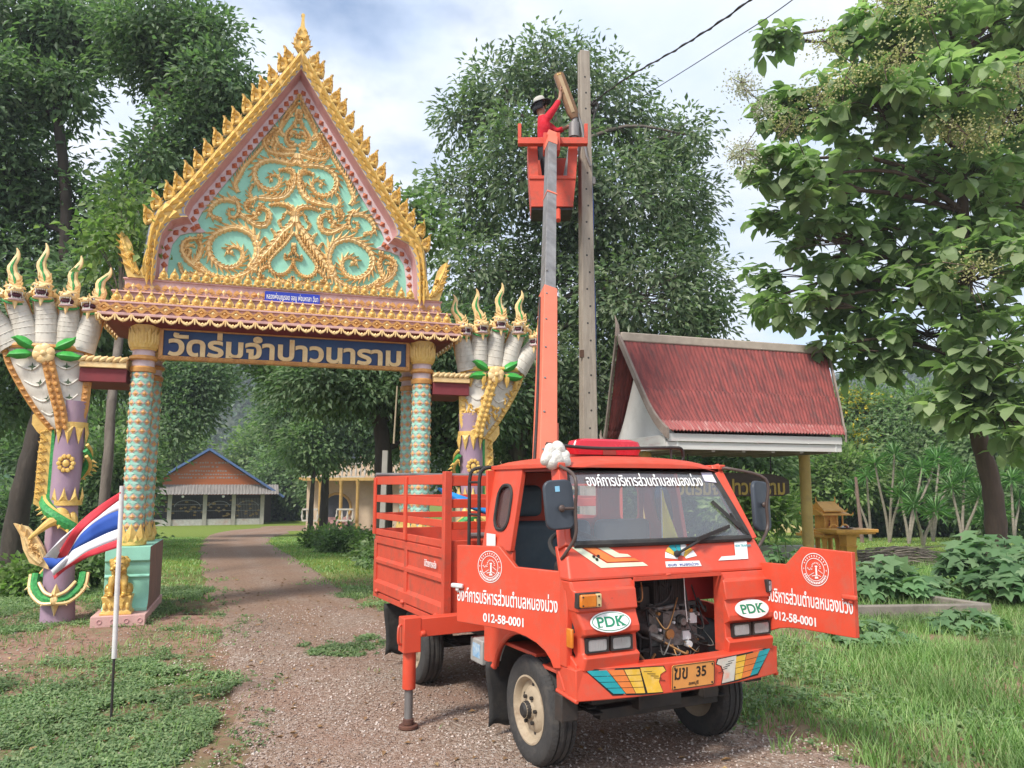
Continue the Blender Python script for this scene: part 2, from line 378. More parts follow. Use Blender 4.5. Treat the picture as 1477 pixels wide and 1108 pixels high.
def gravelmat():
    m = bpy.data.materials.new('gravel'); m.use_nodes = True; t = m.node_tree; n = t.nodes; L = t.links; b = n['Principled BSDF']; b.inputs['Roughness'].default_value = .9; b.inputs['Specular IOR Level'].default_value = .2
    tc_ = n.new('ShaderNodeTexCoord'); v = n.new('ShaderNodeTexVoronoi'); v.inputs['Scale'].default_value = 52; L.new(tc_.outputs['Object'], v.inputs['Vector'])
    v2 = n.new('ShaderNodeTexVoronoi'); v2.inputs['Scale'].default_value = 110; L.new(tc_.outputs['Object'], v2.inputs['Vector'])
    sp = n.new('ShaderNodeSeparateColor'); L.new(v.outputs['Color'], sp.inputs[0])
    r = n.new('ShaderNodeValToRGB'); e = r.color_ramp.elements
    for k in range(3): e.new(.5)
    for i, (p, c) in enumerate(((0,(.18,.125,.09)),(.3,(.285,.205,.155)),(.6,(.345,.262,.205)),(.85,(.42,.34,.285)),(1,(.50,.45,.40)))): e[i].position = p; e[i].color = (*c, 1)
    L.new(sp.outputs[0], r.inputs[0])
    nz = n.new('ShaderNodeTexNoise'); nz.inputs['Scale'].default_value = 1.1; nz.inputs['Detail'].default_value = 9; nz.inputs['Roughness'].default_value = .65; L.new(tc_.outputs['Object'], nz.inputs['Vector'])
    r2 = n.new('ShaderNodeValToRGB'); r2.color_ramp.elements[0].position = .42; r2.color_ramp.elements[1].position = .66; r2.color_ramp.elements[1].color = (.8,.8,.8,1); L.new(nz.outputs['Fac'], r2.inputs[0])
    mx = n.new('ShaderNodeMix'); mx.data_type = 'RGBA'; L.new(r2.outputs[0], mx.inputs[0]); L.new(r.outputs[0], mx.inputs[6]); mx.inputs[7].default_value = (.30,.185,.135,1)
    wa = n.new('ShaderNodeAttribute'); wa.attribute_name = 'wheel_wear'; nf = n.new('ShaderNodeTexNoise'); nf.inputs['Scale'].default_value = 26; nf.inputs['Detail'].default_value = 8; L.new(tc_.outputs['Object'], nf.inputs['Vector'])
    rs_ = n.new('ShaderNodeValToRGB'); rs_.color_ramp.elements[0].position = .3; rs_.color_ramp.elements[0].color = (.20,.115,.072,1); rs_.color_ramp.elements[1].position = .7; rs_.color_ramp.elements[1].color = (.37,.235,.16,1); L.new(nf.outputs['Fac'], rs_.inputs[0])
    wm = n.new('ShaderNodeMath'); wm.operation = 'MULTIPLY_ADD'; L.new(nf.outputs['Fac'], wm.inputs[0]); wm.inputs[1].default_value = 1.2; wm.inputs[2].default_value = -.62
    wa2 = n.new('ShaderNodeMath'); wa2.operation = 'ADD'; wa2.use_clamp = True; L.new(wa.outputs['Fac'], wa2.inputs[0]); L.new(wm.outputs[0], wa2.inputs[1]); wa3 = n.new('ShaderNodeMath'); wa3.operation = 'MULTIPLY'; wa3.inputs[1].default_value = .8; L.new(wa2.outputs[0], wa3.inputs[0])
    mw = n.new('ShaderNodeMix'); mw.data_type = 'RGBA'; L.new(wa3.outputs[0], mw.inputs[0]); L.new(mx.outputs[2], mw.inputs[6]); L.new(rs_.outputs[0], mw.inputs[7])
    L.new(mw.outputs[2], b.inputs['Base Color'])
    ad = n.new('ShaderNodeMath'); ad.operation = 'ADD'; L.new(v.outputs['Distance'], ad.inputs[0]); L.new(v2.outputs['Distance'], ad.inputs[1])
    bp = n.new('ShaderNodeBump'); bp.invert = True; bp.inputs['Strength'].default_value = .9; bp.inputs['Distance'].default_value = .012; L.new(ad.outputs[0], bp.inputs['Height']); L.new(bp.outputs[0], b.inputs['Normal']); return m
# one ground sheet, finer near the camera
ys = np.concatenate([np.linspace(-8, 14, 80), np.linspace(14.5, 60, 60), np.linspace(65, 420, 30)]); us = np.linspace(-1, 1, 120)
Yg, Ug = np.meshgrid(ys, us, indexing='ij'); Xg = np.sign(Ug)*np.abs(Ug)**1.8*(30 + np.maximum(Yg, 0)*.85)
Zg = gza(Xg, Yg) + np.where(Yg < 20, (fbm(Xg, Yg, 1.3)-.5)*.035, 0)
Zg -= .045*(np.abs(Xg) < 300)*(poly_in(Xg, Yg, ROADP))          # the ground dips under the gravel bed
V = np.stack([Xg, Yg, Zg], -1).reshape(-1, 3); nr, nc = Yg.shape
idx = np.arange(nr*nc).reshape(nr, nc); Fq = np.stack([idx[:-1,:-1], idx[:-1,1:], idx[1:,1:], idx[1:,:-1]], -1).reshape(-1, 4)
setp(npmesh('ground', V, Fq, groundmat(), smooth=True), kind='structure')
# gravel drive, a ragged sheet 4 mm and more above the ground
A = np.array(catmull(RL, 14)); B = np.array(catmull(RR, 14))
def resample(P, k):
    d = np.r_[0, np.cumsum(np.linalg.norm(np.diff(P, axis=0), axis=1))]; t = np.linspace(0, 1, k)**1.5*d[-1]; return np.stack([np.interp(t, d, P[:,0]), np.interp(t, d, P[:,1])], 1)
K = 320; A = resample(A, K); B = resample(B, K)
nA = (fbm(A[:,0], A[:,1], 2.2, 3)-.5)*.55; nB = (fbm(B[:,0], B[:,1], 2.2, 8)-.5)*.55; dirn = unit(B-A); A = A + dirn*nA[:,None]; B = B + dirn*nB[:,None]
U = np.linspace(0, 1, 40); R_ = A[:,None]*(1-U[None,:,None]) + B[:,None]*U[None,:,None]
Zr = gza(R_[...,0], R_[...,1]) + .006 + (fbm(R_[...,0], R_[...,1], 1.1, 4)-.5)*.02*np.sin(PI*U)[None,:] - .05*((U < .02)|(U > .98))[None,:]
TRK = np.exp(-((U-.30)/.10)**2) + np.exp(-((U-.68)/.10)**2)
TRK = np.clip(TRK[None]*(.35+.9*fbm(R_[...,0], R_[...,1], .9, 31)) * np.clip((R_[...,1]-5.5)/4, .25, 1) + .55*np.clip((R_[...,1]-7.5)/4, 0, 1) + .5*(U < .16)[None]*fbm(R_[...,0], R_[...,1], 2, 9), 0, 1)
V = np.concatenate([R_, Zr[...,None]], -1).reshape(-1, 3); idx = np.arange(K*40).reshape(K, 40); Fq = np.stack([idx[:-1,:-1], idx[:-1,1:], idx[1:,1:], idx[1:,:-1]], -1).reshape(-1, 4)
ro_ = setp(npmesh('gravel_road', V, Fq, gravelmat(), smooth=True), kind='structure')
at_ = ro_.data.attributes.new('wheel_wear', 'FLOAT', 'POINT'); at_.data.foreach_set('value', TRK.ravel().astype(np.float32))
# loose stones on the drive near the camera
N = 26000; x = RNG.uniform(-3.2, 4.2, N*2); y = 3.6 + RNG.random(N*2)**1.6*7; k = on_road(x, y); x = x[k][:N]; y = y[k][:N]; xs_ = RNG.uniform(-7,-1.6,9000); ys_ = 4+RNG.random(9000)**1.4*6; k = ~on_road(xs_, ys_); x = np.r_[x, xs_[k]]; y = np.r_[y, ys_[k]]; n = len(x)
octa = np.array([(1,0,0),(0,1,0),(-1,0,0),(0,-1,0),(0,0,1),(0,0,-1)], float); of = np.array([(0,1,4),(1,2,4),(2,3,4),(3,0,4),(1,0,5),(2,1,5),(3,2,5),(0,3,5)])
sz = (.004 + .010*RNG.random(n)**2.2)[:,None,None]*np.array([1,.8,.6])*(.7+.6*RNG.random((n,1,3))); a = RNG.random(n)*6.28; P = octa[None]*sz*(.75+.5*RNG.random((n,6,1)))
c, s = np.cos(a)[:,None], np.sin(a)[:,None]; P = np.stack([P[...,0]*c-P[...,1]*s, P[...,0]*s+P[...,1]*c, P[...,2]], -1) + np.stack([x, y, gza(x,y)+.010], -1)[:,None]
def stonemat():
    m = leafmat('loose_stone', [(.17,.11,.085),(.31,.225,.18),(.42,.33,.28),(.56,.49,.44)], transl=0.0, rough=.85); return m
setp(npmesh('loose_gravel', P.reshape(-1,3), (of[None] + 6*np.arange(n)[:,None,None]).reshape(-1,3), stonemat()), kind='stuff')

# wooded hills far behind
m_hill = leafmat('hill_foliage', [(.07,.12,.075),(.10,.155,.09),(.13,.185,.10),(.085,.135,.09)], transl=.2)
def hill(name, X0, X1, Yc, D, hts, seed):
    xs = np.linspace(X0, X1, 60); yy = np.linspace(0, 1, 16); hh = np.interp(np.linspace(0,1,60), np.linspace(0,1,len(hts)), hts)
    Xh, Th = np.meshgrid(xs, yy, indexing='ij'); Zh = hh[:,None]*np.sin(PI*Th*.98)**.8*(.85+.3*fbm(Xh/30, Th*3, 1, seed)) - 2; Yh = Yc + D*(Th-.5)
    V = np.stack([Xh, Yh, Zh], -1).reshape(-1,3); idx = np.arange(60*16).reshape(60,16); Fq = np.stack([idx[:-1,:-1], idx[:-1,1:], idx[1:,1:], idx[1:,:-1]], -1).reshape(-1,4)
    setp(npmesh(name, V, Fq, mat('hill_earth', (.05,.08,.035)), smooth=True), kind='structure')
    n = 9000; i = RNG.random(n); j = RNG.random(n)*.62; X = X0+(X1-X0)*i; Z0 = np.interp(i, np.linspace(0,1,len(hts)), hts)*np.sin(PI*j*.98)**.8*(.85+.3*fbm(X/30, j*3, 1, seed)) - 2; Yt = Yc + D*(j-.5)
    per = 16; C = np.repeat(np.stack([X, Yt, Z0+2.0], -1), per, 0) ; d = rdir(n*per); d[:,2] = np.abs(d[:,2])*1.2 - .2; R = np.repeat(2.6+2.2*RNG.random(n), per)[:,None]
    C = C + d*R*np.array([1,1,.9]); Vv, Ff = leaves(C, unit(d + rdir(n*per)*.9), unit(rdir(n*per)+np.array([0,0,.6])), 1.9, 1.4)
    setp(npmesh('hillside_wood', Vv, Ff, m_hill), kind='stuff')
hill('hills', -260, 120, 300, 170, [18,40,62,74,86,80,60,46,38,34,30], 1)
hill('hills', 90, 330, 330, 150, [26,34,44,52,50,44,40,36,30,24], 4)
# ================================================================ THE TRUCK  (local x = towards photo right, y = -forward)
TYAW = 0.4587
truck = thing('utility_truck', 'small orange bucket truck with both doors open and its engine hatch gone', 'truck', (0.709, 4.997, 0), TYAW)
TM = Matrix.Translation((0.709, 4.997, 0)) @ Matrix.Rotation(TYAW, 4, 'Z'); TMI = TM.inverted()
def wl(p): return TMI @ Vector(p)
OR = (0.65, 0.079, 0.038)
m_or = mat('orange_paint', OR, rough=0.42, c2=(0.57, 0.066, 0.032), scale=3, dirt=(0.38, 0.14, 0.095), dscale=8, damt=0.5, coat=0.05, chips=(0.16, 0.06, 0.04), bump=0.05, bscale=25)
m_orw = mat('worn_orange_paint', (0.62, 0.080, 0.040), rough=0.55, c2=(0.51, 0.064, 0.034), scale=4, dirt=(0.20, 0.09, 0.06), dscale=9, damt=0.6, chips=(0.13, 0.055, 0.04), bump=0.1, bscale=30)
m_boom = mat('boom_salmon_paint', (0.70, 0.17, 0.10), rough=0.6, c2=(0.62, 0.145, 0.082), scale=3, dirt=(0.4, 0.14, 0.09), dscale=8, damt=0.35)
m_steel = mat('weathered_steel', (0.30, 0.29, 0.28), rough=0.5, metal=0.4, c2=(0.17, 0.16, 0.155), scale=7, dirt=(0.18, 0.11, 0.07), dscale=5, damt=0.35, stretch=(1, 1, 0.3))
m_rub = mat('black_rubber', (0.022, 0.022, 0.023), rough=0.75, c2=(0.035, 0.032, 0.03), scale=9, dirt=(0.10, 0.085, 0.07), dscale=6, damt=0.4, bump=0.15)
m_tyre = mat('tyre_rubber', (0.030, 0.030, 0.031), rough=0.82, c2=(0.05, 0.047, 0.044), scale=7, dirt=(0.13, 0.11, 0.09), dscale=8, damt=0.5, bump=0.2)
m_blk = mat('black_chassis', (0.018, 0.018, 0.019), rough=0.6, c2=(0.035, 0.03, 0.026), scale=8, dirt=(0.08, 0.05, 0.035), dscale=6, damt=0.5)
m_rim = mat('cream_wheel_paint', (0.46, 0.37, 0.26), rough=0.65, c2=(0.34, 0.27, 0.185), scale=6, dirt=(0.17, 0.10, 0.06), dscale=9, damt=0.75)
m_white = mat('white_sign_paint', (0.82, 0.82, 0.80), rough=0.5, c2=(0.7, 0.69, 0.67), scale=9)
m_seat = mat('blue_grey_vinyl', (0.10, 0.145, 0.17), rough=0.5, c2=(0.075, 0.11, 0.13), scale=5, dirt=(0.19, 0.2, 0.2), dscale=4, damt=0.3, bump=0.08, bscale=90)
m_dred = mat('dark_red_interior', (0.30, 0.055, 0.04), rough=0.7, c2=(0.2, 0.04, 0.03), scale=5)
m_eng = mat('grey_engine_metal', (0.26, 0.25, 0.235), rough=0.5, metal=0.4, c2=(0.12, 0.11, 0.10), scale=18, dirt=(0.12, 0.07, 0.03), dscale=12, damt=0.6, bump=0.3)
m_chrome = mat('chrome', (0.9, 0.9, 0.89), rough=0.35, metal=0.35, c2=(0.7, 0.7, 0.7), scale=8, rvar=0.05)
m_amber = mat('amber_lens', (0.70, 0.22, 0.02), rough=0.2, c2=(0.55, 0.15, 0.015), scale=12, coat=0.6)
m_cream = mat('cream_plastic', (0.66, 0.52, 0.26), rough=0.4)
m_plate = mat('orange_plate', (0.80, 0.36, 0.09), rough=0.5, c2=(0.72, 0.30, 0.08), scale=8, dirt=(0.4, 0.2, 0.08), damt=0.4)
m_ink = mat('black_ink', (0.02, 0.018, 0.016), rough=0.5)
m_teal = mat('teal_sticker', (0.02, 0.36, 0.40), rough=0.4)
m_yel = mat('yellow_sticker', (0.80, 0.48, 0.05), rough=0.4, dirt=(0.65, 0.6, 0.45), dscale=14, damt=0.4)
m_orst = mat('orange_sticker', (0.78, 0.22, 0.05), rough=0.4)
m_pgrn = mat('badge_green', (0.02, 0.26, 0.13), rough=0.4)
m_pale = mat('pale_sticker', (0.70, 0.72, 0.55), rough=0.45, c2=(0.55, 0.62, 0.42), scale=12)
m_silver = mat('worn_silver_sticker', (0.62, 0.60, 0.52), rough=0.45, dirt=(0.72, 0.16, 0.06), dscale=16, damt=0.6)
def glassmat(name, tint=(0.8, 0.85, 0.88), gloss=0.25, haze=0.1):
    m = bpy.data.materials.new(name); m.use_nodes = True; t = m.node_tree; n = t.nodes; L = t.links
    n.remove(n['Principled BSDF']); tr = n.new('ShaderNodeBsdfTransparent'); tr.inputs[0].default_value = (*tint, 1)
    gl = n.new('ShaderNodeBsdfGlossy'); gl.inputs['Roughness'].default_value = 0.02
    df = n.new('ShaderNodeBsdfDiffuse'); df.inputs[0].default_value = (0.62, 0.62, 0.63, 1)
    fr = n.new('ShaderNodeFresnel'); fr.inputs[0].default_value = 1.5
    ad = n.new('ShaderNodeMath'); ad.operation = 'MULTIPLY_ADD'; ad.inputs[1].default_value = 1.3; ad.inputs[2].default_value = gloss * 0.4; L.new(fr.outputs[0], ad.inputs[0]); ad.use_clamp = True
    a = n.new('ShaderNodeMixShader'); a.inputs[0].default_value = haze; L.new(tr.outputs[0], a.inputs[1]); L.new(df.outputs[0], a.inputs[2])
    b = n.new('ShaderNodeMixShader'); L.new(ad.outputs[0], b.inputs[0]); L.new(a.outputs[0], b.inputs[1]); L.new(gl.outputs[0], b.inputs[2])
    L.new(b.outputs[0], n['Material Output'].inputs[0]); return m
m_glass = glassmat('windscreen_glass', (0.93, 0.94, 0.95), 0.18, 0.12)
m_lens = glassmat('headlamp_glass', (0.98, 0.98, 0.98), 0.3, 0.55)
m_dglass = mat('smoked_glass', (0.06, 0.025, 0.025), rough=0.15, c2=(0.10, 0.045, 0.04), scale=5, coat=0.5)

def loft(mb, rings, mi=0, closed=True, cap=True):
    n = len(rings[0]); V = [p for r in rings for p in r]; Fs = []
    for i in range(len(rings) - 1):
        for j in range(n if closed else n - 1): Fs.append((i*n+j, i*n+(j+1) % n, (i+1)*n+(j+1) % n, (i+1)*n+j))
    if cap and closed: Fs += [tuple(range(n-1, -1, -1)), tuple((len(rings)-1)*n + j for j in range(n))]
    return mb.add(V, Fs, mi)
def sidepoly(mb, poly, r0, r1, mi=0):                 # polygon in (f,z) extruded from r0 to r1
    return mb.prism(poly, lambda u, v, d: (d, -u, v), r0, r1, mi)
def ringpanel(mb, outer, inner, f, d0, d1, mi=0):     # plate with a hole
    n = len(outer); V = [f(u, v, d) for d in (d0, d1) for P in (outer, inner) for u, v in P]
    Fs = []
    for i in range(n):
        j = (i + 1) % n
        Fs += [(i, j, n+j, n+i), (2*n+i, 3*n+i, 3*n+j, 2*n+j), (i, 2*n+i, 2*n+j, j), (n+i, n+j, 3*n+j, 3*n+i)]
    return mb.add(V, Fs, mi)
def rrect(x0, x1, y0, y1, r, k=4):
    P = []
    for cx, cy, a in ((x1-r, y1-r, 0), (x0+r, y1-r, 90), (x0+r, y0+r, 180), (x1-r, y0+r, 270)):
        for i in range(k + 1):
            t = rad(a + 90 * i / k); P.append((cx + r*math.cos(t), cy + r*math.sin(t)))
    return P
def rectn(x0, x1, y0, y1, k=4):                       # rectangle sampled to match rrect
    P = []
    for cx, cy, d0, d1 in ((x1, y1, (0, -1), (-1, 0)), (x0, y1, (1, 0), (0, -1)), (x0, y0, (0, 1), (1, 0)), (x1, y0, (-1, 0), (0, 1))):
        for i in range(k + 1):
            P.append((cx, cy) if k == 0 else (cx + (d0[0]*0.02*(1-i/k*2) if i < k/2 else d1[0]*0.02*(i/k*2-1)), cy + (d0[1]*0.02*(1-i/k*2) if i < k/2 else d1[1]*0.02*(i/k*2-1))))
    return P

# ---- cab shell
cab = MB()
FR = [(.632,.585,.668),(.70,.602,.664),(.718,.572,.66),(.80,.566,.663),(.818,.604,.667),(.848,.604,.672),(.905,.578,.685),(.93,.570,.69),(.938,.588,.696),(1.04,.572,.706),(1.05,.552,.708),(1.088,.538,.712)]
for s in (-1, 1):
    loft(cab, [[(s*.313, -f, z), (s*(ro-.012), -f, z), (s*ro, -f+.014, z), (s*ro, -f+.10, z), (s*.313, -f+.05, z)] for z, f, ro in FR])
loft(cab, [[(-ro, -f+.10, z), (-ro, -f+.014, z), (-ro+.012, -f, z), (ro-.012, -f, z), (ro, -f+.014, z), (ro, -f+.10, z)] for z, f, ro in ((1.090,.536,.712),(1.105,.535,.714),(1.20,.488,.700),(1.268,.455,.682))])
for s in (-1, 1):
    # skin beside the door, front pillar, fender with its wheel arch, rear pillar
    sidepoly(cab, [(.40,.635),(.48,.635),(.49,.95),(.46,1.09),(.385,1.262),(.36,1.262),(.41,1.08)], s*.668, s*.704)
    cab.bar((s*.668, -.425, 1.255), (s*.583, -.195, 1.72), .062, .075, up=(0, 1, .5))
    arch = [(.47*math.cos(t), .385 + .35*math.sin(t)) for t in [rad(x) for x in range(20, 180, 10)]]
    poly = [(-.64,.455),(-.64,1.20),(-.22,1.20),(-.22,.83),(0,.83),(.30,.80),(.54,.66),(.55,.53),(.47,.50)] + arch + [(-.50,.455)]
    sidepoly(cab, poly, s*.655, s*.682)
    cab.tube([(s*.684, -u, v) for u, v in arch + [(-.50,.45)]], .017, 6)
    wn_ = rrect(-.505, -.295, 1.315, 1.60, .085); outer = rectn(-.64, -.215, 1.19, 1.712)
    ringpanel(cab, outer, wn_, lambda u, v, d: (d - s*(v-1.19)*.17, -u, v), s*.665, s*.70)
    cab.bar((s*.60, -.27, 1.716), (s*.60, .66, 1.716), .05, .03)
# rear wall with two windows
def rw(u, v, d): return (u, -d, v)
ringpanel(cab, rectn(-.675, .225, 1.30, 1.70), rrect(-.045, .205, 1.365, 1.61, .04), rw, -.615, -.64)
ringpanel(cab, rectn(.225, .61, 1.30, 1.70), rrect(.40, .57, 1.34, 1.60, .05), rw, -.615, -.64)
cab.box(-.66, .61, .617, .638, .62, 1.30)
cab.box(-.66, .66, -.05, .615, .60, .622)
cab.box(-.66, -.30, -.50, -.05, .56, .58); cab.box(.32, .66, -.50, -.05, .56, .58)
# roof
def roofring(f, zt, hw):
    P = []
    for i in range(13):
        x = -hw + 2*hw*i/12; P.append((x, -f, zt - .045*abs(x/hw)**4 - .012*(x/hw)**2))
    return P + [(hw-.01, -f, 1.700), (-hw+.01, -f, 1.700)]
loft(cab, [roofring(f, zt, hw) for f, zt, hw in ((.255,1.735,.585),(.24,1.752,.592),(.17,1.770,.60),(0,1.785,.615),(-.45,1.79,.622),(-.62,1.785,.62),(-.65,1.768,.615))])
cab_o = cab.build('cab', [m_or], truck, bevel=.005, sharp=12)

wh = MB()
for s in (-1, 1): loft(wh, [[(s*.655, -.46*math.cos(t), .385+.345*math.sin(t)), (s*.36, -.46*math.cos(t), .385+.345*math.sin(t))] for t in [rad(x) for x in range(24, 181, 12)]], closed=False, cap=False)
wh.build('wheel_housing', [m_blk], truck)
lin = MB(); lin.box(-.60, .60, -.20, .61, 1.684, 1.697); lin.box(-.655, .60, .600, .612, .63, 1.29)
lin.box(-.34, .22, -.02, .0, .62, 1.05)
lin.build('cab_lining', [m_dred], truck)
for s in (-1, 1):
    g = MB(); g.prism(rrect(-.50, -.30, 1.32, 1.595, .08), lambda u, v, d: (d - s*(v-1.19)*.17, -u, v), s*.680, s*.690)
    q = g.build('quarter_window', [m_dglass], truck)
    g = MB(); g.tube([(s*.702 - s*(v-1.19)*.17, -u, v) for u, v in rrect(-.505, -.295, 1.315, 1.60, .085)], .012, 6, closed=True)
    g.build('rubber_seal', [m_rub], q)
lab = MB(); lab.box(-.7045, -.7015, .42, .555, 1.205, 1.285); lab.build('paper_label', [m_white], truck)

# ---- windscreen
WB, WT = (.631, .455, 1.274), (.547, .215, 1.693)      # half width, f, z
def wpt(u, v, out=0.0):                                # u -1..1, v 0..1 on the pane
    hw = WB[0] + (WT[0]-WB[0])*v; return Vector((u*hw, -(WB[1]+(WT[1]-WB[1])*v) - .012*(1-u*u) - out*.87, WB[2]+(WT[2]-WB[2])*v + out*.5))
ws = MB(); ws.grid(lambda a, b: wpt(-.985+1.97*a, .02+.96*b, .004), 8, 3)
wso = ws.build('windscreen', [m_glass], truck)
edge = [wpt(-1+2*i/10, 0) for i in range(11)] + [wpt(1, .1+.8*i/6) for i in range(7)] + [wpt(1-2*i/10, 1) for i in range(11)] + [wpt(-1, .9-.8*i/6) for i in range(7)]
ru = MB(); ru.tube(edge, .021, 8, closed=True); ru.build('rubber_seal', [m_rub], wso)
tx = text_mb('องค์การบริหารส่วนตำบลหนองม่วง', width=.86, height=.088, fat=.010, depth=.002)
o_ = wpt(-.02, .845, .010); placed(tx, frame(o_, (1, 0, 0), wpt(0, 1) - wpt(0, 0))); tx.build('lettering', [m_white], wso)
st = MB(); st.prism([(-.045,-.035),(.045,-.045),(.04,.04),(-.05,.045)], lambda u, v, d: (u, v, d), 0, .0015)
placed(st, frame(wpt(.90, .90, .008), (1, 0, 0), wpt(0, 1) - wpt(0, 0))); st.build('tax_sticker', [mat('lilac_paper', (.62, .60, .78), c2=(.75, .70, .72), scale=14)], wso)
def wiper(pts, nm='wiper'):
    g = MB(); a, b, c, d = [Vector(p) for p in pts]; g.tube([a, b], .008, 6); g.bar(c, d, .010, .022); g.ell(a, .02, .02, .02, 8, 6)
    g.build(nm, [m_rub], truck)
wiper([Vector((.03, -.505, 1.205)), wpt(.56, .08, .035), wpt(.28, -.03, .05), wpt(.78, .15, .025)])
wiper([Vector((.62, -.45, 1.262)), wpt(.88, .33, .03), wpt(.74, .52, .015), wpt(.93, .14, .02)])

# ---- doors (built closed, then swung on their hinges)
DP = [(0,.618),(.05,.612)] + [(.06+.35*(1-math.cos(rad(a))), .614+.165*math.sin(rad(a))) for a in range(15, 91, 15)] + [(.76,.785),(.762,1.238),(.43,1.245),(.31,1.135),(0,1.13)]
DP = [(u, v) for u, v in DP]
def emblem(mb, R):
    def ann(r0, r1, k=40):
        V = [(r*math.cos(2*PI*i/k), r*math.sin(2*PI*i/k), h) for h in (0, .0012) for r in (r0, r1) for i in range(k)]
        mb.add(V, [(2*k+i, 2*k+(i+1) % k, 3*k+(i+1) % k, 3*k+i) for i in range(k)])
    def blob(x, y, sx, sy, a=0):
        c, s = math.cos(a), math.sin(a); P = [(-sx,-sy),(sx,-sy*.7),(sx*.8,sy),(-sx*.9,sy*.8)]
        mb.add([(x+c*p-s*q, y+s*p+c*q, .0013) for p, q in P], [(0, 1, 2, 3)])
    ann(R*.955, R); ann(R*.66, R*.70)
    for i in range(16):                                   # ring of small letter strokes, lower half
        a = rad(205 + i * 130/15); blob(R*.82*math.cos(a), R*.82*math.sin(a), R*.045, R*.075, a + PI/2)
        if i % 2: blob(R*.82*math.cos(a+.05), R*.86*math.sin(a+.05), R*.02, R*.06, a)
    for i in range(11):
        a = rad(25 + i * 13); blob(R*.83*math.cos(a), R*.83*math.sin(a), R*.03, R*.06, a + PI/2 + .3*(i % 3 - 1))
    for sx in (-1, 1): blob(sx*R*.83, 0, R*.06, R*.012); blob(sx*R*.83, 0, R*.012, R*.06)
    blob(R*.10, -.12*R, R*.065, R*.30); blob(R*.10, -.48*R, R*.13, R*.07); blob(R*.10, .20*R, R*.10, R*.05)
    for i in range(9):
        a = rad(-10 + i * 24); blob(R*.10 + R*.30*math.cos(a), .16*R + R*.26*math.sin(a), R*.06, R*.022, a + .4)
    for i in range(5):
        blob(-R*(.22+.08*i), R*(.05*math.sin(i*2)), R*.06, R*.02, .5*(-1)**i); blob(-R*(.12+.09*i), -R*(.22+.05*i), R*.07, R*.018, .35)
    for i in range(4): blob(R*(.28+.08*i), -R*(.05*i+.02), R*.05, R*.02, -.4)
    blob(-R*.1, -R*.38, R*.16, R*.025, .2); blob(R*.3, -R*.35, R*.14, R*.022, -.3)
def make_door(s, hinge, ang, lab):
    g = MB(); g.prism(DP, lambda u, v, d: (d, u, v), 0, s*.032)
    d = g.build('door', [m_or], truck, bevel=.004); d.location = hinge; d.rotation_euler = (0, 0, ang); d['label'] = lab
    xd = (0, -1, 0) if s < 0 else (0, 1, 0); pos = lambda u, z: (s*.0335, u, z)
    t = text_mb('องค์การบริหารส่วนตำบลหนองม่วง', width=.735, height=.092, fat=.012, depth=.0015); placed(t, frame(pos(.385, .955), xd, (0, 0, 1))); t.build('lettering', [m_white], d)
    t = text_mb('012-58-0001', width=.295, height=.047, fat=.022, depth=.0015); placed(t, frame(pos(.40 if s < 0 else .36, .832), xd, (0, 0, 1))); t.build('phone_number', [m_white], d)
    e = MB(); emblem(e, .092); placed(e, frame(pos(.50 if s < 0 else .52, 1.125), xd, (0, 0, 1))); e.build('emblem', [m_white], d)
    h = MB(); h.box(s*.034, s*.058, .70, .79, .985, 1.012); h.box(s*.034, s*.05, .735, .76, .965, .99); h.build('handle', [m_chrome if s < 0 else m_orw], d, bevel=.008)
    for z in (.70, 1.06):
        b = MB(); b.cyl((s*.016, -.012, z-.035), (s*.016, -.012, z+.035), .012, 8); b.build('hinge', [m_orw], d)
make_door(-1, (-.672, -.40, 0), rad(25.6), 'orange door swung open beside the driver seat')
make_door(1, (.672, -.40, 0), -rad(176), 'orange door folded right forward past the headlights')

# ---- bumper with plate and wing stickers
def bumf(r): return .652 - .075*(abs(r)/.70)**2.2
bm = MB(); N_ = 16; rings = []
for i in range(N_ + 1):
    r = -.70 + 1.40*i/N_; f = bumf(r); rings.append([(r, -f+.05, .478), (r, -f, .484), (r, -f+.012, .640), (r, -f+.10, .648), (r, -f+.10, .478)])
loft(bm, rings)
for s in (-1, 1):
    loft(bm, [[(s*x, -f, z0), (s*(x+.005), -f, z1), (s*(x-.05), -f, z1+.008), (s*(x-.05), -f, z0)] for x, f, z0, z1 in ((.70,.575,.481,.641),(.692,.40,.484,.632),(.686,.34,.487,.628))])
    bm.tube([(s*.697, -.575, .483), (s*.683, -.34, .49)], .014, 6)
bo = bm.build('bumper', [m_or], truck, bevel=.005)
def bpt(r, z, out=.002):
    k = (z - .484)/.156; return Vector((r, -bumf(r) + .012*k - out, z))
def decal(polys, mts, name, parent, fn):
    g = MB()
    for P, mi in polys:
        g.add([fn(*p) for p in P] , [tuple(range(len(P)))], mi)
    o = g.build(name, mts, parent, sharp=0); q = o.modifiers.new('s', 'SOLIDIFY'); q.thickness = .001; q.offset = 1; return o
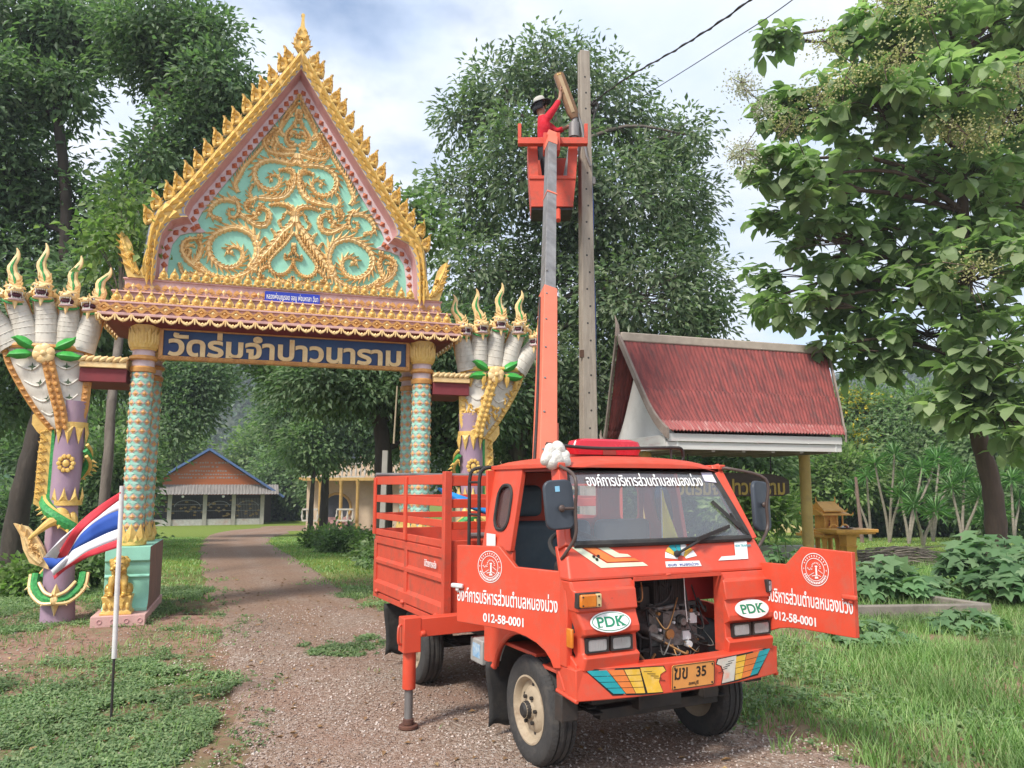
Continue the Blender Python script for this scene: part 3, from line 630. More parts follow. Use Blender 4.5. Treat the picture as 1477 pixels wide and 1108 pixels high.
def wing(s, sil):
    # rows of feathers from the tip (outer) to the head (inner)
    polys = []; T0, T1, B0, B1 = (-.648,.637), (-.192,.620), (-.50,.511), (-.225,.494)
    cuts = [0, .26, .47, .68]; mi_ = [0, 1, 2]
    if sil: cuts = [0, .24, .50, .70]
    def P(u, v):
        top = Vector(T0).lerp(Vector(T1), u); bot = Vector(B0).lerp(Vector(B1), u); q = top.lerp(bot, v); return q
    for ci in range(3):
        for k in range(4):
            a, b = cuts[ci] + .006, cuts[ci+1] - .006; v0, v1 = k/4 + .012, (k+1)/4 - .012
            pts = [P(a, v0), P(b, v0), P(b, v1), P(a, v1)]
            polys.append(([((-s)*p.x if s > 0 else p.x, p.y, .0030) for p in pts], mi_[ci]))
    back = [(-.655,.641),(-.40,.636),(-.185,.628),(-.172,.60),(-.205,.59),(-.222,.552),(-.200,.490),(-.33,.492),(-.505,.503)]
    polys.insert(0, ([((-s)*x if s > 0 else x, z, .0012) for x, z in back], 3))
    head = [(-.335,.630),(-.192,.624),(-.178,.602),(-.212,.588),(-.226,.55),(-.205,.496),(-.30,.500)]
    polys.append(([((-s)*x if s > 0 else x, z, .0034) for x, z in head], 4))
    for k in range(5):
        x = -.315 + .02*k; polys.append(([((-s)*q if s > 0 else q, z, .0042) for q, z in ((x, .61-.012*k), (x+.05, .606-.013*k), (x+.05, .603-.013*k), (x, .607-.012*k))], 3))
    decal(polys, [m_teal, m_orst, m_yel, m_ink, m_silver if sil else m_yel], 'wing_sticker', bo, lambda r, z, o: bpt(r, z, o))
wing(-1, False); wing(1, True)
pl = MB(); pl.prism(rrect(-.148, .148, -.066, .066, .012), lambda u, v, d: (u, v, d), 0, .004)
FRP = frame(bpt(0.0, .563, .008), (1, 0, 0), (0, -.07, 1)); placed(pl, FRP); plo = pl.build('licence_plate', [m_plate], bo)
t = text_mb('ฆข', width=.088, height=.060, fat=.012, depth=.001); placed(t, FRP @ Matrix.Translation((-.088, .018, .0045))); t.build('lettering', [m_ink], plo)
t = text_mb('35', width=.066, height=.054, fat=.02, depth=.001); placed(t, FRP @ Matrix.Translation((.052, .018, .0045))); t.build('lettering', [m_ink], plo)
t = text_mb('ลพบุรี', width=.068, height=.026, fat=.012, depth=.001); placed(t, FRP @ Matrix.Translation((.0, -.042, .0045))); t.build('lettering', [m_ink], plo)
g = MB(); g.tube([FRP @ Vector((x, y, .004)) for x, y in rrect(-.145, .145, -.063, .063, .01)], .0022, 5, closed=True)
for x in (-.13, .13):
    for y in (-.05, .05): g.ell(FRP @ Vector((x, y, .005)), .006, .006, .006, 8, 4)
g.build('plate_rim', [m_ink], plo)

# ---- headlights, turn lamps, badges, stickers on the front
def headlight(r0, r1):
    g = MB(); z0, z1 = .722, .798; fz = .574
    ringpanel(g, rectn(r0, r1, z0, z1), rrect(r0+.012, r1-.012, z0+.009, z1-.009, .012), lambda u, v, d: (u, -d, v), fz-.02, fz+.016)
    h = g.build('headlight', [m_blk], truck)
    g = MB(); cx = (r0+r1)/2
    def cup(a, b):
        u = -1+2*a; v = -1+2*b; q = max(abs(u), abs(v)); return ((cx + u*(r1-r0-.024)/2), -(fz+.006) + .030*(1-q**2.2), (z0+z1)/2 + v*(z1-z0-.018)/2)
    g.grid(cup, 14, 10); g.build('reflector', [m_chrome], h)
    g = MB(); g.ell((cx, -(fz-.02), (z0+z1)/2), .014, .018, .014); g.build('bulb', [m_white], h)
    g = MB(); g.box(r0+.011, r1-.011, -(fz+.013), -(fz+.009), z0+.008, z1-.008)
    for i in range(7):
        x = r0 + .02 + (r1-r0-.04)*i/6; g.box(x-.0016, x+.0016, -(fz+.0145), -(fz+.0128), z0+.01, z1-.01)
    g.build('lens', [m_lens], h)
for a, b in ((-.645, -.505), (-.492, -.352), (.352, .492), (.505, .645)): headlight(a, b)
def lampbox(r0, r1, z0, z1, f, broken=False):
    g = MB(); g.box(r0, r1, -f-.012, -f+.03, z0, z1); h = g.build('turn_signal', [m_blk], truck, bevel=.004)
    g = MB(); cut = r1 - (r1-r0)*.25
    if broken:
        g.grid(lambda a, b: (r0+.008+(r1-r0-.016)*a, -f-.014 - .014*(a*1.7 % .6), z0+.008+(z1-z0-.016)*b), 5, 4); g.build('broken_lens', [mat('cracked_lens', (.08,.08,.085), rough=.1, c2=(.3,.3,.32), scale=30, lo=.5, hi=.62)], h)
    else:
        g.box(r0+.005, cut, -f-.034, -f-.010, z0+.006, z1-.006); g.build('lens', [m_amber], h, bevel=.008)
        g = MB(); g.box(cut, r1-.004, -f-.030, -f-.010, z0+.006, z1-.006)
        g.build('lamp_frame', [m_cream], h, bevel=.004)
        g = MB()
        for x in (r0+.018, cut+.012):
            for z in (z0+.018, z1-.018): g.cyl((x, -f-.036, z), (x, -f-.02, z), .005, 8)
        g.build('screw', [m_blk], h)
lampbox(-.700, -.560, .955, 1.035, .588); lampbox(.625, .690, .962, 1.036, .588, True)
g = MB(); g.box(-.712, -.694, -.545, -.49, .745, .845); sm = g.build('side_marker', [m_amber], truck, bevel=.006)
def badge(rc, ring):
    zc, f = .876, .596; T = frame((rc, -f, zc), (1, 0, 0), (0, .46, 1))
    def oval(a, b, h0, h1, k=36):
        m = MB(); m.prism([(a*math.cos(2*PI*i/k), b*math.sin(2*PI*i/k)) for i in range(k)], lambda u, v, d: (u, v, d), h0, h1); return placed(m, T)
    B = oval(.128, .056, 0, .004).build('badge', [m_white], truck); oval(.118, .049, .004, .0052).build('green_field' if ring else 'white_field', [m_pgrn if ring else m_white], B)
    if ring: oval(.113, .0455, .0053, .0062).build('white_field', [m_white], B)
    t = text_mb('PDK', width=.172, height=.052, fat=.02, depth=.001)
    for x0, x1 in ((-.087, -.045), (-.030, .003), (.034, .05), (.06, .09)):       # slab serifs
        for y in (-.027, .022): t.box(x0 if x0 > 0 or y < 0 else x0, min(x0+.028, x1), y, y+.005, .0001, .0011)
    placed(t, T @ Matrix.Translation((0, 0, .0065))); t.build('lettering', [m_pgrn], B)
badge(-.497, True); badge(.497, False)
def hpt(r, z, out=.002):                                 # a point on the sloping panel under the windscreen
    k = (z - 1.105)/.163; return Vector((r, -(.535 - .08*k) - out, z))
for s in (-1, 1):
    polys = [([(-.655,1.262),(-.60,1.262),(-.455,1.172),(-.215,1.168),(-.185,1.148),(-.50,1.150)], 0),
             ([(-.585,1.262),(-.515,1.262),(-.40,1.196),(-.265,1.192),(-.235,1.176),(-.45,1.178)], 1),
             ([(-.50,1.262),(-.43,1.262),(-.355,1.220),(-.30,1.214),(-.28,1.20),(-.39,1.201)], 0)]
    if s > 0: polys = [([(.325,1.155),(.36,1.176),(.47,1.178),(.50,1.262),(.60,1.262),(.56,1.156)], 2), ([(.345,1.160),(.37,1.170),(.485,1.172),(.51,1.25),(.53,1.25),(.515,1.162)], 1)]
    o = decal([([(x, z, .0015*(mi+1)) for x, z in P], mi) for P, mi in polys], [m_pale, m_orst, m_white], 'stripe_sticker', truck, hpt)
t = text_mb('NEW TRANSAM', width=.125, height=.016, fat=.01, depth=.001); placed(t, frame(hpt(.555, 1.232, .006), (1, 0, 0), (0, .45, 1))); t.build('lettering', [m_teal], truck)
polys = [([(-.06,1.165),(.185,1.160),(.19,1.130),(-.065,1.134)], 0)]
for i in range(7):
    a0, a1 = rad(172 - i*23.5), rad(172 - (i+1)*23.5 + 2); cx, cz = .065, 1.172
    polys.append(([(cx+.03*math.cos(a0), cz+.022*math.sin(a0)), (cx+.118*math.cos(a0), cz+.092*math.sin(a0)), (cx+.118*math.cos(a1), cz+.092*math.sin(a1)), (cx+.03*math.cos(a1), cz+.022*math.sin(a1))], 1 if i in (2, 3) else (2 if i % 2 else 0)))
decal([([(x, z, .003) for x, z in P], mi) for P, mi in polys], [m_white, m_teal, m_yel], 'shell_sticker', truck, hpt)
t = text_mb('อบต. หนองม่วง', width=.22, height=.020, fat=.01, depth=.001); placed(t, frame(hpt(.06, 1.147, .006), (1, -.0, -.02), (0, .45, 1))); t.build('lettering', [mat('blue_ink', (.03,.08,.35))], truck)
g = MB()
for x, z in ((-.53,1.21),(-.515,1.195),(-.50,1.212)): g.cyl(hpt(x, z, -.005), hpt(x, z, .01), .008, 8)
g.build('bolt_heads', [m_blk], truck)
g = MB(); g.box(-.318, -.312, -.56, -.48, .64, 1.08); g.box(.312, .318, -.56, -.48, .64, 1.08); g.bar((-.31, -.55, 1.083), (.31, -.55, 1.083), .012, .02); g.ell((-.07, -.55, 1.098), .02, .01, .007); g.build('hatch_edge', [m_orw], truck)

# ---- engine in its bay
e = MB()
e.box(-.05, .30, -.33, .0, .60, .90, 0); e.box(.02, .27, -.37, -.30, .66, .86, 0); e.box(-.02, .20, -.34, -.1, .89, 1.065, 1); e.box(.01, .17, -.352, -.33, .91, 1.05, 1)
e.box(.22, .52, -.33, -.05, .905, 1.05, 2); e.cyl((.14, -.39, .80), (.14, -.36, .80), .038, 14, 1); e.cyl((.14, -.41, .80), (.14, -.38, .80), .022, 12, 0)
e.cyl((.06, -.385, .73), (.06, -.34, .73), .03, 12, 3); e.cyl((-.06, -.38, .76), (-.06, -.2, .76), .035, 12, 0); e.cyl((-.08, -.36, .74), (-.02, -.41, .71), .02, 8, 0)
e.box(.155, .215, -.380, -.368, .69, .74, 4); e.box(.215, .265, -.377, -.366, .78, .84, 4); e.cyl((.19, -.40, .665), (.19, -.33, .665), .02, 10, 4)
e.box(-.12, .36, -.36, -.30, .60, .66, 1); e.box(-.10, -.03, -.31, -.2, .86, 1.0, 1); e.cyl((-.02, -.36, .875), (.12, -.36, .885), .014, 8, 0)
for i in range(9): e.cyl((-.03+.04*i, -.372, .872), (-.03+.04*i, -.34, .872), .010, 6, i % 2)
for p in ([(-.1,-.3,.95),(-.2,-.36,.86),(-.16,-.38,.74),(-.05,-.38,.71)], [(.1,-.36,1.0),(.0,-.42,.93),(-.12,-.36,.88),(-.2,-.2,.8)], [(.3,-.3,.85),(.34,-.34,.76),(.26,-.36,.68),(.12,-.36,.66)], [(-.25,-.3,.9),(-.28,-.35,.78),(-.22,-.38,.68),(-.1,-.38,.64)], [(.16,-.38,1.05),(.155,-.42,.95),(.165,-.42,.86)]):
    e.tube(catmull(p, 5), .007, 6, 1)
rq = random.Random(9)
for k_ in range(22):                                   # wiring and hoses
    a_ = (rq.uniform(-.28,.34), rq.uniform(-.40,-.30), rq.uniform(.64,1.04)); c_ = (a_[0]+rq.uniform(-.2,.2), rq.uniform(-.42,-.30), max(.63, a_[2]+rq.uniform(-.25,.12))); m__ = ((a_[0]+c_[0])/2+rq.uniform(-.05,.05), -.43, min(a_[2],c_[2])-rq.uniform(0,.06))
    e.tube(catmull([a_, m__, c_], 5), rq.choice([.003,.005,.008]), 5, rq.choice([1,1,1,0,3]))
for k_ in range(16): e.box(-.018+.0136*k_, -.014+.0136*k_, -.357, -.351, .915, 1.045, 1)
for k_ in range(14): x_ = rq.uniform(-.02,.28); z_ = rq.uniform(.68,.86); e.cyl((x_,-.385,z_),(x_,-.36,z_), rq.uniform(.007,.013), 6, rq.choice([0,0,4,3]))
e.box(-.29,-.22,-.36,-.28,.80,.96,4); e.cyl((-.25,-.33,.64),(-.25,-.33,.78),.03,10,0)
e.tube([(.125,-.44,1.075),(.13,-.44,.93),(.15,-.43,.80)], .003, 5, 4)
e.box(.3, .60, -.33, .05, .60, .63, 5); e.tube([(.42+.15*math.cos(t), -.1-.0*t, .60+.16*math.sin(t)) for t in [rad(x) for x in range(0,181,20)]], .05, 6, 5)
for i in range(4): e.box(-.22+.03*i, -.205+.03*i, -.34, -.1, .62, .70+.04*(i % 2), 1)
eo = e.build('engine', [m_eng, m_blk, mat('engine_red', (.42,.03,.03), rough=.45, dirt=(.12,.04,.03)), mat('brass', (.55,.30,.12), metal=.7, rough=.4), m_white, m_dred], truck, bevel=.004)

# ---- seat, steering wheel, flag behind the glass
g = MB(); g.box(-.62, .08, .05, .55, .66, .92); g.box(-.62, .08, .48, .60, .90, 1.36); 
g.box(.14, .60, .05, .55, .66, .90); g.box(.14, .60, .50, .60, .88, 1.36)
so = g.build('seat', [m_seat], truck, bevel=.05, seg=4)
g = MB(); g.box(-.56, -.30, .50, .60, 1.39, 1.60); g.build('headrest', [m_seat], so, bevel=.045, seg=4)
g = MB(); T = frame((-.40, -.14, 1.215), (1, 0, 0), (0, .85, .5))
g.tube([T @ Vector((.19*math.cos(2*PI*i/28), .19*math.sin(2*PI*i/28), 0)) for i in range(28)], .015, 8, closed=True)
g.tube([T @ Vector((-.18, 0, 0)), T @ Vector((0, -.02, -.05)), T @ Vector((.18, 0, 0))], .012, 6); g.tube([T @ Vector((0, 0, -.05)), (-.36, -.35, .8)], .02, 8)
g.build('steering_wheel', [m_rub], truck)
g = MB(); g.box(-.62, .62, -.42, -.18, 1.05, 1.17); g.build('dashboard', [m_blk], truck, bevel=.03)
pen = thing('pennant', 'yellow pennant standing behind the windscreen inside the cab', 'pennant', wl(TM @ Vector((0, 0, 0))), 0)
pen.location = TM @ Vector((.135, -.23, 1.215)); pen.rotation_euler = (0, 0, TYAW)
g = MB(); g.cyl((0, 0, 0), (0, 0, .37), .004, 6); g.build('stick', [m_white], pen)
g = MB(); g.grid(lambda a, b: ((.003 + a*.135*(1-b)**.9), .012*math.sin(6*a+3*b), .015 + .34*b), 8, 10); g.build('cloth', [mat('yellow_cloth', (.95,.80,.06), rough=.8, c2=(.92,.72,.05))], pen, solid=.002)

# ---- mirrors
def mirror(s, c, tilt, big=1.0):
    g = MB(); g.prism(rrect(-.085, .085, -.135, .135, .045), lambda u, v, d: (u, d, v), -.012, .02); o = g.build('mirror', [mat('mirror_shell', (.035,.043,.055), rough=.4, c2=(.05,.06,.075), scale=6)], truck, bevel=.01, seg=3)
    o.location = c; o.rotation_euler = (rad(-4), rad(4*s), tilt); o.scale = (big, 1, big)
    g = MB(); g.box(-.07, .07, .0205, .0215, -.11, .11); g.build('mirror_glass', [mat('mirror_silver', (.8,.8,.8), metal=1, rough=.03, rvar=0)], o)
    if s < 0:
        g = MB(); g.box(-.02, .006, -.0145, -.0125, .07, .10); g.build('blue_sticker', [mat('pale_blue', (.25,.55,.75))], o)
    g = MB(); x = c[0]
    P0 = Vector((s*.60, -.26, 1.705)); P3 = Vector((s*.70, -.43, 1.20)); xx = s*.66 if s < 0 else x + .0
    g.tube(catmull([P0, P0 + Vector((s*.03, -.05, .0)), Vector((xx, c[1]-.045, 1.64)), Vector((xx, c[1]-.045, 1.46)), Vector((xx, c[1]-.045, 1.33)), P3 + Vector((s*.0, -.04, .03)), P3], 5), .010, 8)
    g.tube([(xx, c[1]-.045, 1.475), (x, c[1]-.03, 1.475), (x, c[1]-.005, 1.475)], .009, 6); g.ell((x, c[1]-.03, 1.475), .02, .014, .02)
    g.build('mirror_arm', [mat('brown_tube', (.09,.06,.05), rough=.5)], truck)
mirror(-1, (-.735, -.47, 1.495), rad(-10)); mirror(1, (.815, -.38, 1.465), rad(18), 1.2)

# ---- wheels
def wheel(s, f, x):
    g = MB(); R, W2 = .305, .085
    prof = [(.185,-.075),(.20,-.082),(.25,-.086),(.282,-.082),(.298,-.070),(.304,-.055),(.305,-.045),(.296,-.044),(.296,-.036),(.305,-.035),(.306,-.012),(.297,-.011),(.297,.011),(.306,.012),(.305,.035),(.296,.036),(.296,.044),(.305,.045),(.304,.055),(.298,.070),(.282,.082),(.25,.086),(.20,.082),(.185,.075)]
    Tx = Matrix.Rotation(rad(90), 4, 'Y'); g.lathe(prof, (0,0,0), 56, 0, Tx, cap=False)
    for i in range(64):                                   # shoulder lugs
        a = 2*PI*i/64
        for sx in (-1, 1):
            Rm = Matrix.Rotation(a, 4, 'X'); g.hexa([Rm @ Vector(p) for p in [(sx*.052,-.010,.300),(sx*.074,-.010,.288),(sx*.074,.006,.288),(sx*.052,.006,.300),(sx*.05,-.010,.308),(sx*.079,-.010,.291),(sx*.079,.006,.291),(sx*.05,.006,.308)]])
    t = g.build('wheel', [m_tyre], truck); t.location = (x, -f, .303); t.rotation_euler = (random.random()*3, 0, 0)
    g = MB(); pr = [(.19,.074),(.192,.082),(.182,.083),(.168,.066),(.160,.045),(.13,.040),(.118,.052),(.09,.066),(.06,.068),(.05,.085),(.045,.11),(.0,.112)]
    pr = [(r, s*z) for r, z in pr]; g.lathe(pr, (0,0,0), 40, 0, Tx, cap=False); g.lathe([(.19,-s*.074),(.15,-s*.05),(.10,s*.0),(0,s*.0)], (0,0,0), 32, 0, Tx, cap=False)
    for i in range(6):
        a = 2*PI*i/6; c_ = Vector((s*.070, .078*math.cos(a), .078*math.sin(a))); g.cyl(c_, c_ + Vector((s*.016, 0, 0)), .011, 6, 1)
        a += PI/6; c_ = Vector((s*.0415, .132*math.cos(a), .132*math.sin(a))); g.ell(c_, .003, .013, .013, 10, 5, 1)
    g.lathe([(.052, s*.080),(.046, s*.108),(.030, s*.122),(0, s*.124)], (0,0,0), 18, 1, Tx, cap=False); g.build('rim', [m_rim, m_blk], t)
for s in (-1, 1): wheel(s, 0, s*.605); wheel(s, -2.05, s*.605)

# ---- chassis
g = MB()
for s in (-1, 1): g.box(s*.36-.03, s*.36+.03, -.52, 3.05, .46, .56)
for f in (0, -2.05): g.cyl((-.56, -f, .30), (.56, -f, .30), .045, 12)
g.ell((0, 2.05, .30), .13, .12, .13); g.box(-.42, .42, -.36, -.28, .30, .36); g.box(-.50, .50, -.40, -.32, .40, .47); g.box(-.2,.1,-.42,-.3,.34,.44); g.box(.25,.36,-.44,-.30,.36,.48); g.cyl((0, .0, .36), (0, 2.05, .32), .03, 8)
g.box(-.70, -.60, -.42, -.34, .34, .48); g.box(.56, .68, -.46, -.36, .42, .48)
for f in (0, -2.05):
    for s in (-1, 1):
        for k in range(4): g.box(s*.44-.03, s*.44+.03, -f-.38+.06*k, -f+.38-.06*k, .335+.016*k, .348+.016*k)
for f in (-.75, -1.3, -1.7, -2.5): g.box(-.60, .60, -f-.03, -f+.03, .54, .60)
g.box(-.35, -.1, .4, .9, .36, .52); g.tube([(-.3,.2,.34),(-.2,.8,.30),(-.3,1.5,.32)], .03, 8); g.box(-.55,-.1,-.46,-.2,.5,.56)
g.build('chassis', [m_blk], truck, bevel=.005)
g = MB(); g.box(-.66, -.45, .72, .92, .40, .56); bt = g.build('battery_box', [mat('battery_case', (.42,.42,.40), rough=.5, dirt=(.15,.1,.07))], truck, bevel=.01)
g = MB(); g.box(-.663, -.660, .75, .87, .44, .53); g.build('battery_label', [mat('battery_blue', (.10,.30,.55), c2=(.5,.6,.65), scale=25)], bt)
def flap(x0, x1, y, z0, z1):
    g = MB(); g.grid(lambda a, b: (x0+(x1-x0)*a + .012*math.sin(b*5), y + .025*math.sin(a*3+b*2), z0 + (z1-z0)*b + (.015*math.sin(a*9) if b < .1 else 0)), 8, 8); g.build('mud_flap', [m_rub], truck, solid=.008)
flap(-.71, -.42, .50, .075, .47); flap(.42, .71, .50, .075, .47); flap(-.73, -.44, 2.66, .11, .55); flap(.44, .73, 2.66, .11, .55)

# ---- load bed
BF, BR, BW = -1.13, -2.99, .745
b = MB(); b.box(-BW, BW, -BF, -BR, .60, .645)
for s in (-1, 1):
    x0, x1 = s*(BW-.012), s*BW
    b.box(min(x0,x1), max(x0,x1), -BF+.06, -BR-.05, .62, 1.13)
    b.box(s*BW-.014, s*BW+.014, -BF+.05, -BR-.04, 1.07, 1.135); b.box(s*BW-.012, s*BW+.012, -BF+.02, -BR-.02, 1.145, 1.20)
    loft(b, [[(s*(BW-.005), y, .635), (s*(BW+.022), y, .645), (s*(BW+.022), y, .72), (s*(BW-.005), y, .755)] for y in (-BF+.07, -BR-.05)])
    loft(b, [[(s*(BW-.005), y, .885), (s*(BW+.018), y, .895), (s*(BW+.018), y, .925), (s*(BW-.005), y, .955)] for y in (-BF+.10, -BR-.07)])
    for f in (BF-.06, (BF+BR)/2, BR+.05): b.box(s*BW-.016, s*BW+.02, -f-.035, -f+.035, .63, 1.10)
    b.box(s*BW-.014, s*BW+.014, -BF+.01, -BR-.01, .585, .632)
    for f in (BF-.18, (BF+BR)/2-.03, BR+.16): b.ell((s*(BW+.025), -f, .645), .022, .03, .022, 8, 6)
    b.box(s*BW+.01, s*BW+.04, -BF+.06, -BF+.12, 1.03, 1.075); b.box(s*BW+.01, s*BW+.04, -BR-.10, -BR-.04, 1.03, 1.075)
b.box(-BW, BW, -BF-.01, -BF+.012, .60, 1.20); b.box(-BW, BW, -BR-.02, -BR, .62, 1.20)
for s in (-1, 1): b.box(s*BW-.045, s*BW+.012, -BF-.03, -BF+.03, .585, 1.70)
bed = b.build('load_bed', [m_orw], truck, bevel=.004)
t = text_mb('นิติวรการคลัง', width=.26, height=.055, fat=.01, depth=.001); placed(t, frame((-BW-.018, -BF+.33, 1.01), (0, -1, 0), (0, 0, 1))); t.build('lettering', [m_white], bed)
k = MB()
for z0, z1 in ((1.29,1.345),(1.445,1.51),(1.605,1.68)):
    for s in (-1, 1): k.box(s*BW-.012, s*BW+.008, -BF, -BR-.0, z0, z1)
    k.box(-BW, BW, -BF-.02, -BF, z0-.01, z1-.01); k.box(-BW, BW, -BR-.01, -BR+.01, z0, z1)
for s in (-1, 1):
    for f in (BR+.03, (BF+BR)/2): k.box(s*BW-.03, s*BW-.012, -f-.03, -f+.03, 1.15, 1.67)
k.build('stake_rails', [m_or], bed, bevel=.003)
for a_, b_, r_ in (((-.60, -BF-.05, 1.235), (.70, -BF-.05, 1.235), .022), ((-.62, -BF+.5, 1.655), (.70, -BF-.02, 1.64), .022), ((-BW, -BR+.03, 1.70), (BW, -BR+.03, 1.70), .018)): k = MB(); k.cyl(a_, b_, r_, 10); k.build('bed_tube', [m_steel], bed)
k = MB()
for f in (-.69, -.86): k.tube(catmull([(-.70, -f, .95), (-.70, -f, 1.50), (-.695, -f, 1.66), (-.66, -f-.01, 1.715), (-.54, -f-.02, 1.725)], 5), .013, 8)
for z in (1.15, 1.40, 1.62): k.cyl((-.70, .69, z), (-.70, .86, z), .010, 6)
k.build('cab_ladder', [m_blk], truck)

# ---- outrigger
g = MB(); g.bar((-.40, .90, .665), (-1.10, .91, .655), .11, .12, mi=0); g.box(-1.165, -1.045, .85, .97, .50, .725, 0); g.cyl((-1.105, .91, .26), (-1.105, .91, .52), .044, 18, 0); g.cyl((-1.105, .91, .05), (-1.105, .91, .28), .028, 16, 1)
g.cyl((-1.105, .91, .035), (-1.105, .91, .075), .036, 16, 2); g.cyl((-1.105, .91, .012), (-1.105, .91, .035), .064, 20, 2); g.tube(catmull([(-1.168,.90,.68),(-1.19,.89,.66),(-1.19,.89,.57),(-1.168,.90,.55)], 4), .010, 6); g.cyl((-1.05,.845,.62),(-1.02,.845,.62), .02, 8)
g.build('outrigger', [m_or, m_steel, mat('rusty_iron', (.14,.06,.035), rough=.8, c2=(.09,.04,.03), scale=14)], truck, bevel=.006)

# ---- boom and bucket
PB = Vector((-.08, .90, 1.62)); tipw = at(795, 197, 9.9); PT = wl(tipw); dv = (PT - PB).normalized(); LB = (PT - PB).length
def yproj(p):
    q = TM @ p; x, y, z = q.x, q.y, q.z - EYE; c, s_ = math.cos(PITCH), math.sin(PITCH); d = y*c + z*s_; return 554 - F_PX*(-y*s_ + z*c)/d
lo, hi = 0, LB
for _ in range(40):
    md = (lo+hi)/2
    if yproj(PB + dv*md) > 422: lo = md
    else: hi = md
L1 = lo
sidev = Vector((1, 0, 0)); sidev = (sidev - dv*sidev.dot(dv)).normalized(); upv = sidev.cross(dv).normalized()
bs = MB(); bs.box(-.26, .10, .68, 1.10, .56, .66); bs.lathe([(.15,.64),(.15,.74),(.115,.76),(.11,1.45)], (-.08,.90,0), 20); 
for x in (-.19, .03): bs.hexa([(x-.02,.80,1.40),(x+.02,.80,1.40),(x+.02,1.02,1.40),(x-.02,1.02,1.40),(x-.02,.82,1.76),(x+.02,.82,1.76),(x+.02,1.0,1.76),(x-.02,1.0,1.76)])
bs.cyl((-.22,.90,1.64),(.06,.90,1.64),.03,12)
bmo = bs.build('boom_base', [m_or], truck, bevel=.005)
ax = bs
l1 = MB(); l1.bar(PB - dv*.15, PB + dv*L1, .145, .17, up=upv, w2=.138, h2=.16); l1.bar(PB + dv*.1 + sidev*.083, PB + dv*.62 + sidev*.083, .02, .12, up=upv)
boom = l1.build('boom', [m_boom], truck, bevel=.006)
hs_ = MB(); hs_.tube(catmull([tuple(PB - sidev*.09 - dv*.1), tuple(PB - sidev*.082 + dv*.8 + upv*.02), tuple(PB - sidev*.08 + dv*1.8), tuple(PB - sidev*.078 + dv*(L1-.1) - upv*.02)], 8), .011, 6); hs_.build('hydraulic_hose', [m_rub], boom)
bt_ = MB()
for kk in range(7): bt_.ell(PB + dv*(.25+.42*kk) + upv*(-.086+.001*kk) + sidev*.045, .012, .012, .012, 8, 5); bt_.ell(PB + dv*(.25+.42*kk) + upv*(.086-.001*kk) - sidev*.045, .012, .012, .012, 8, 5)
bt_.build('boom_rivets', [m_steel], boom)
l2 = MB(); l2.bar(PB + dv*(L1-.3), PT + dv*.02, .118, .13, up=upv); l2.build('boom_extension', [m_steel], boom, bevel=.005)
l3 = MB(); q0 = PB + dv*(L1 + (LB-L1)*.53); l3.bar(q0, q0 + dv*.03, .130, .145, up=upv); l3.build('boom_collar', [m_boom], boom); l3 = MB(); l3.bar(PT - dv*.34, PT + dv*.03, .128, .14, up=upv); l3.build('boom_head', [m_boom], boom)
# bucket: corners read from the photo at its own distance
def W_(px, py, Y): return at(px, py, Y)
k = MB(); YF, YB = 10.06, 10.58
def hx(px0, px1, pyt, pyb, Y0, Y1, px0b=None, px1b=None, mi=0):
    A = W_(px0, pyt, Y0); Bp = W_(px1, pyt, Y0); C = W_(px0b or px0, pyb, Y0); D = W_(px1b or px1, pyb, Y0)
    vs = [(C.x, Y0, C.z), (D.x, Y0, D.z), (D.x, Y1, D.z), (C.x, Y1, C.z), (A.x, Y0, A.z), (Bp.x, Y0, Bp.z), (Bp.x, Y1, Bp.z), (A.x, Y1, A.z)]
    k.hexa([wl(v) for v in vs], mi)
hx(763, 831, 255, 295, YF, YF+.02, 766, 827); hx(763, 831, 228, 297, YB-.02, YB, 766, 827)
for a, b_, a2, b2 in ((763, 765.5, 766, 768.5), (828.5, 831, 824.5, 827)): hx(a, b_, 255, 295, YF+.02, YB-.02, a2, b2)
hx(761, 775, 206, 255, YF, YF+.02, 763, 777); hx(820, 834, 206, 255, YF, YF+.02, 818, 831); hx(761, 763.5, 206, 255, YF+.02, YB-.02, 763, 765.5); hx(831.5, 834, 206, 255, YF+.02, YB-.02, 828.5, 831)
hx(761, 834, 206, 211, YB-.02, YB); hx(763, 831, 253, 258, YF-.02, YF)
hx(766, 827, 294, 298, YF, YB)
bk = k.build('bucket', [m_orw], truck, bevel=.005)
k = MB(); hx(767, 826, 297, 303, YF+.03, YB-.03); k.build('bucket_floor', [m_blk], bk)
k = MB(); hx(747, 848, 198, 207, YF-.16, YF-.06); hx(747, 752, 178, 198, YF-.16, YF-.10); hx(843, 848, 178, 198, YF-.16, YF-.10); hx(784, 808, 191, 217, YF-.06, YF); hx(784, 789, 191, 217, YF-.26, YF-.06); hx(803, 808, 191, 217, YF-.26, YF-.06)
k.build('bucket_crossbar', [m_orw], bk, bevel=.005)
k = MB(); c0 = wl(W_(805, 298, YF+.1)); c1 = wl(W_(805, 318, YF-.1)); k.cyl(c0, c1, .035, 10); k.build('bucket_cylinder', [m_orw], bk)

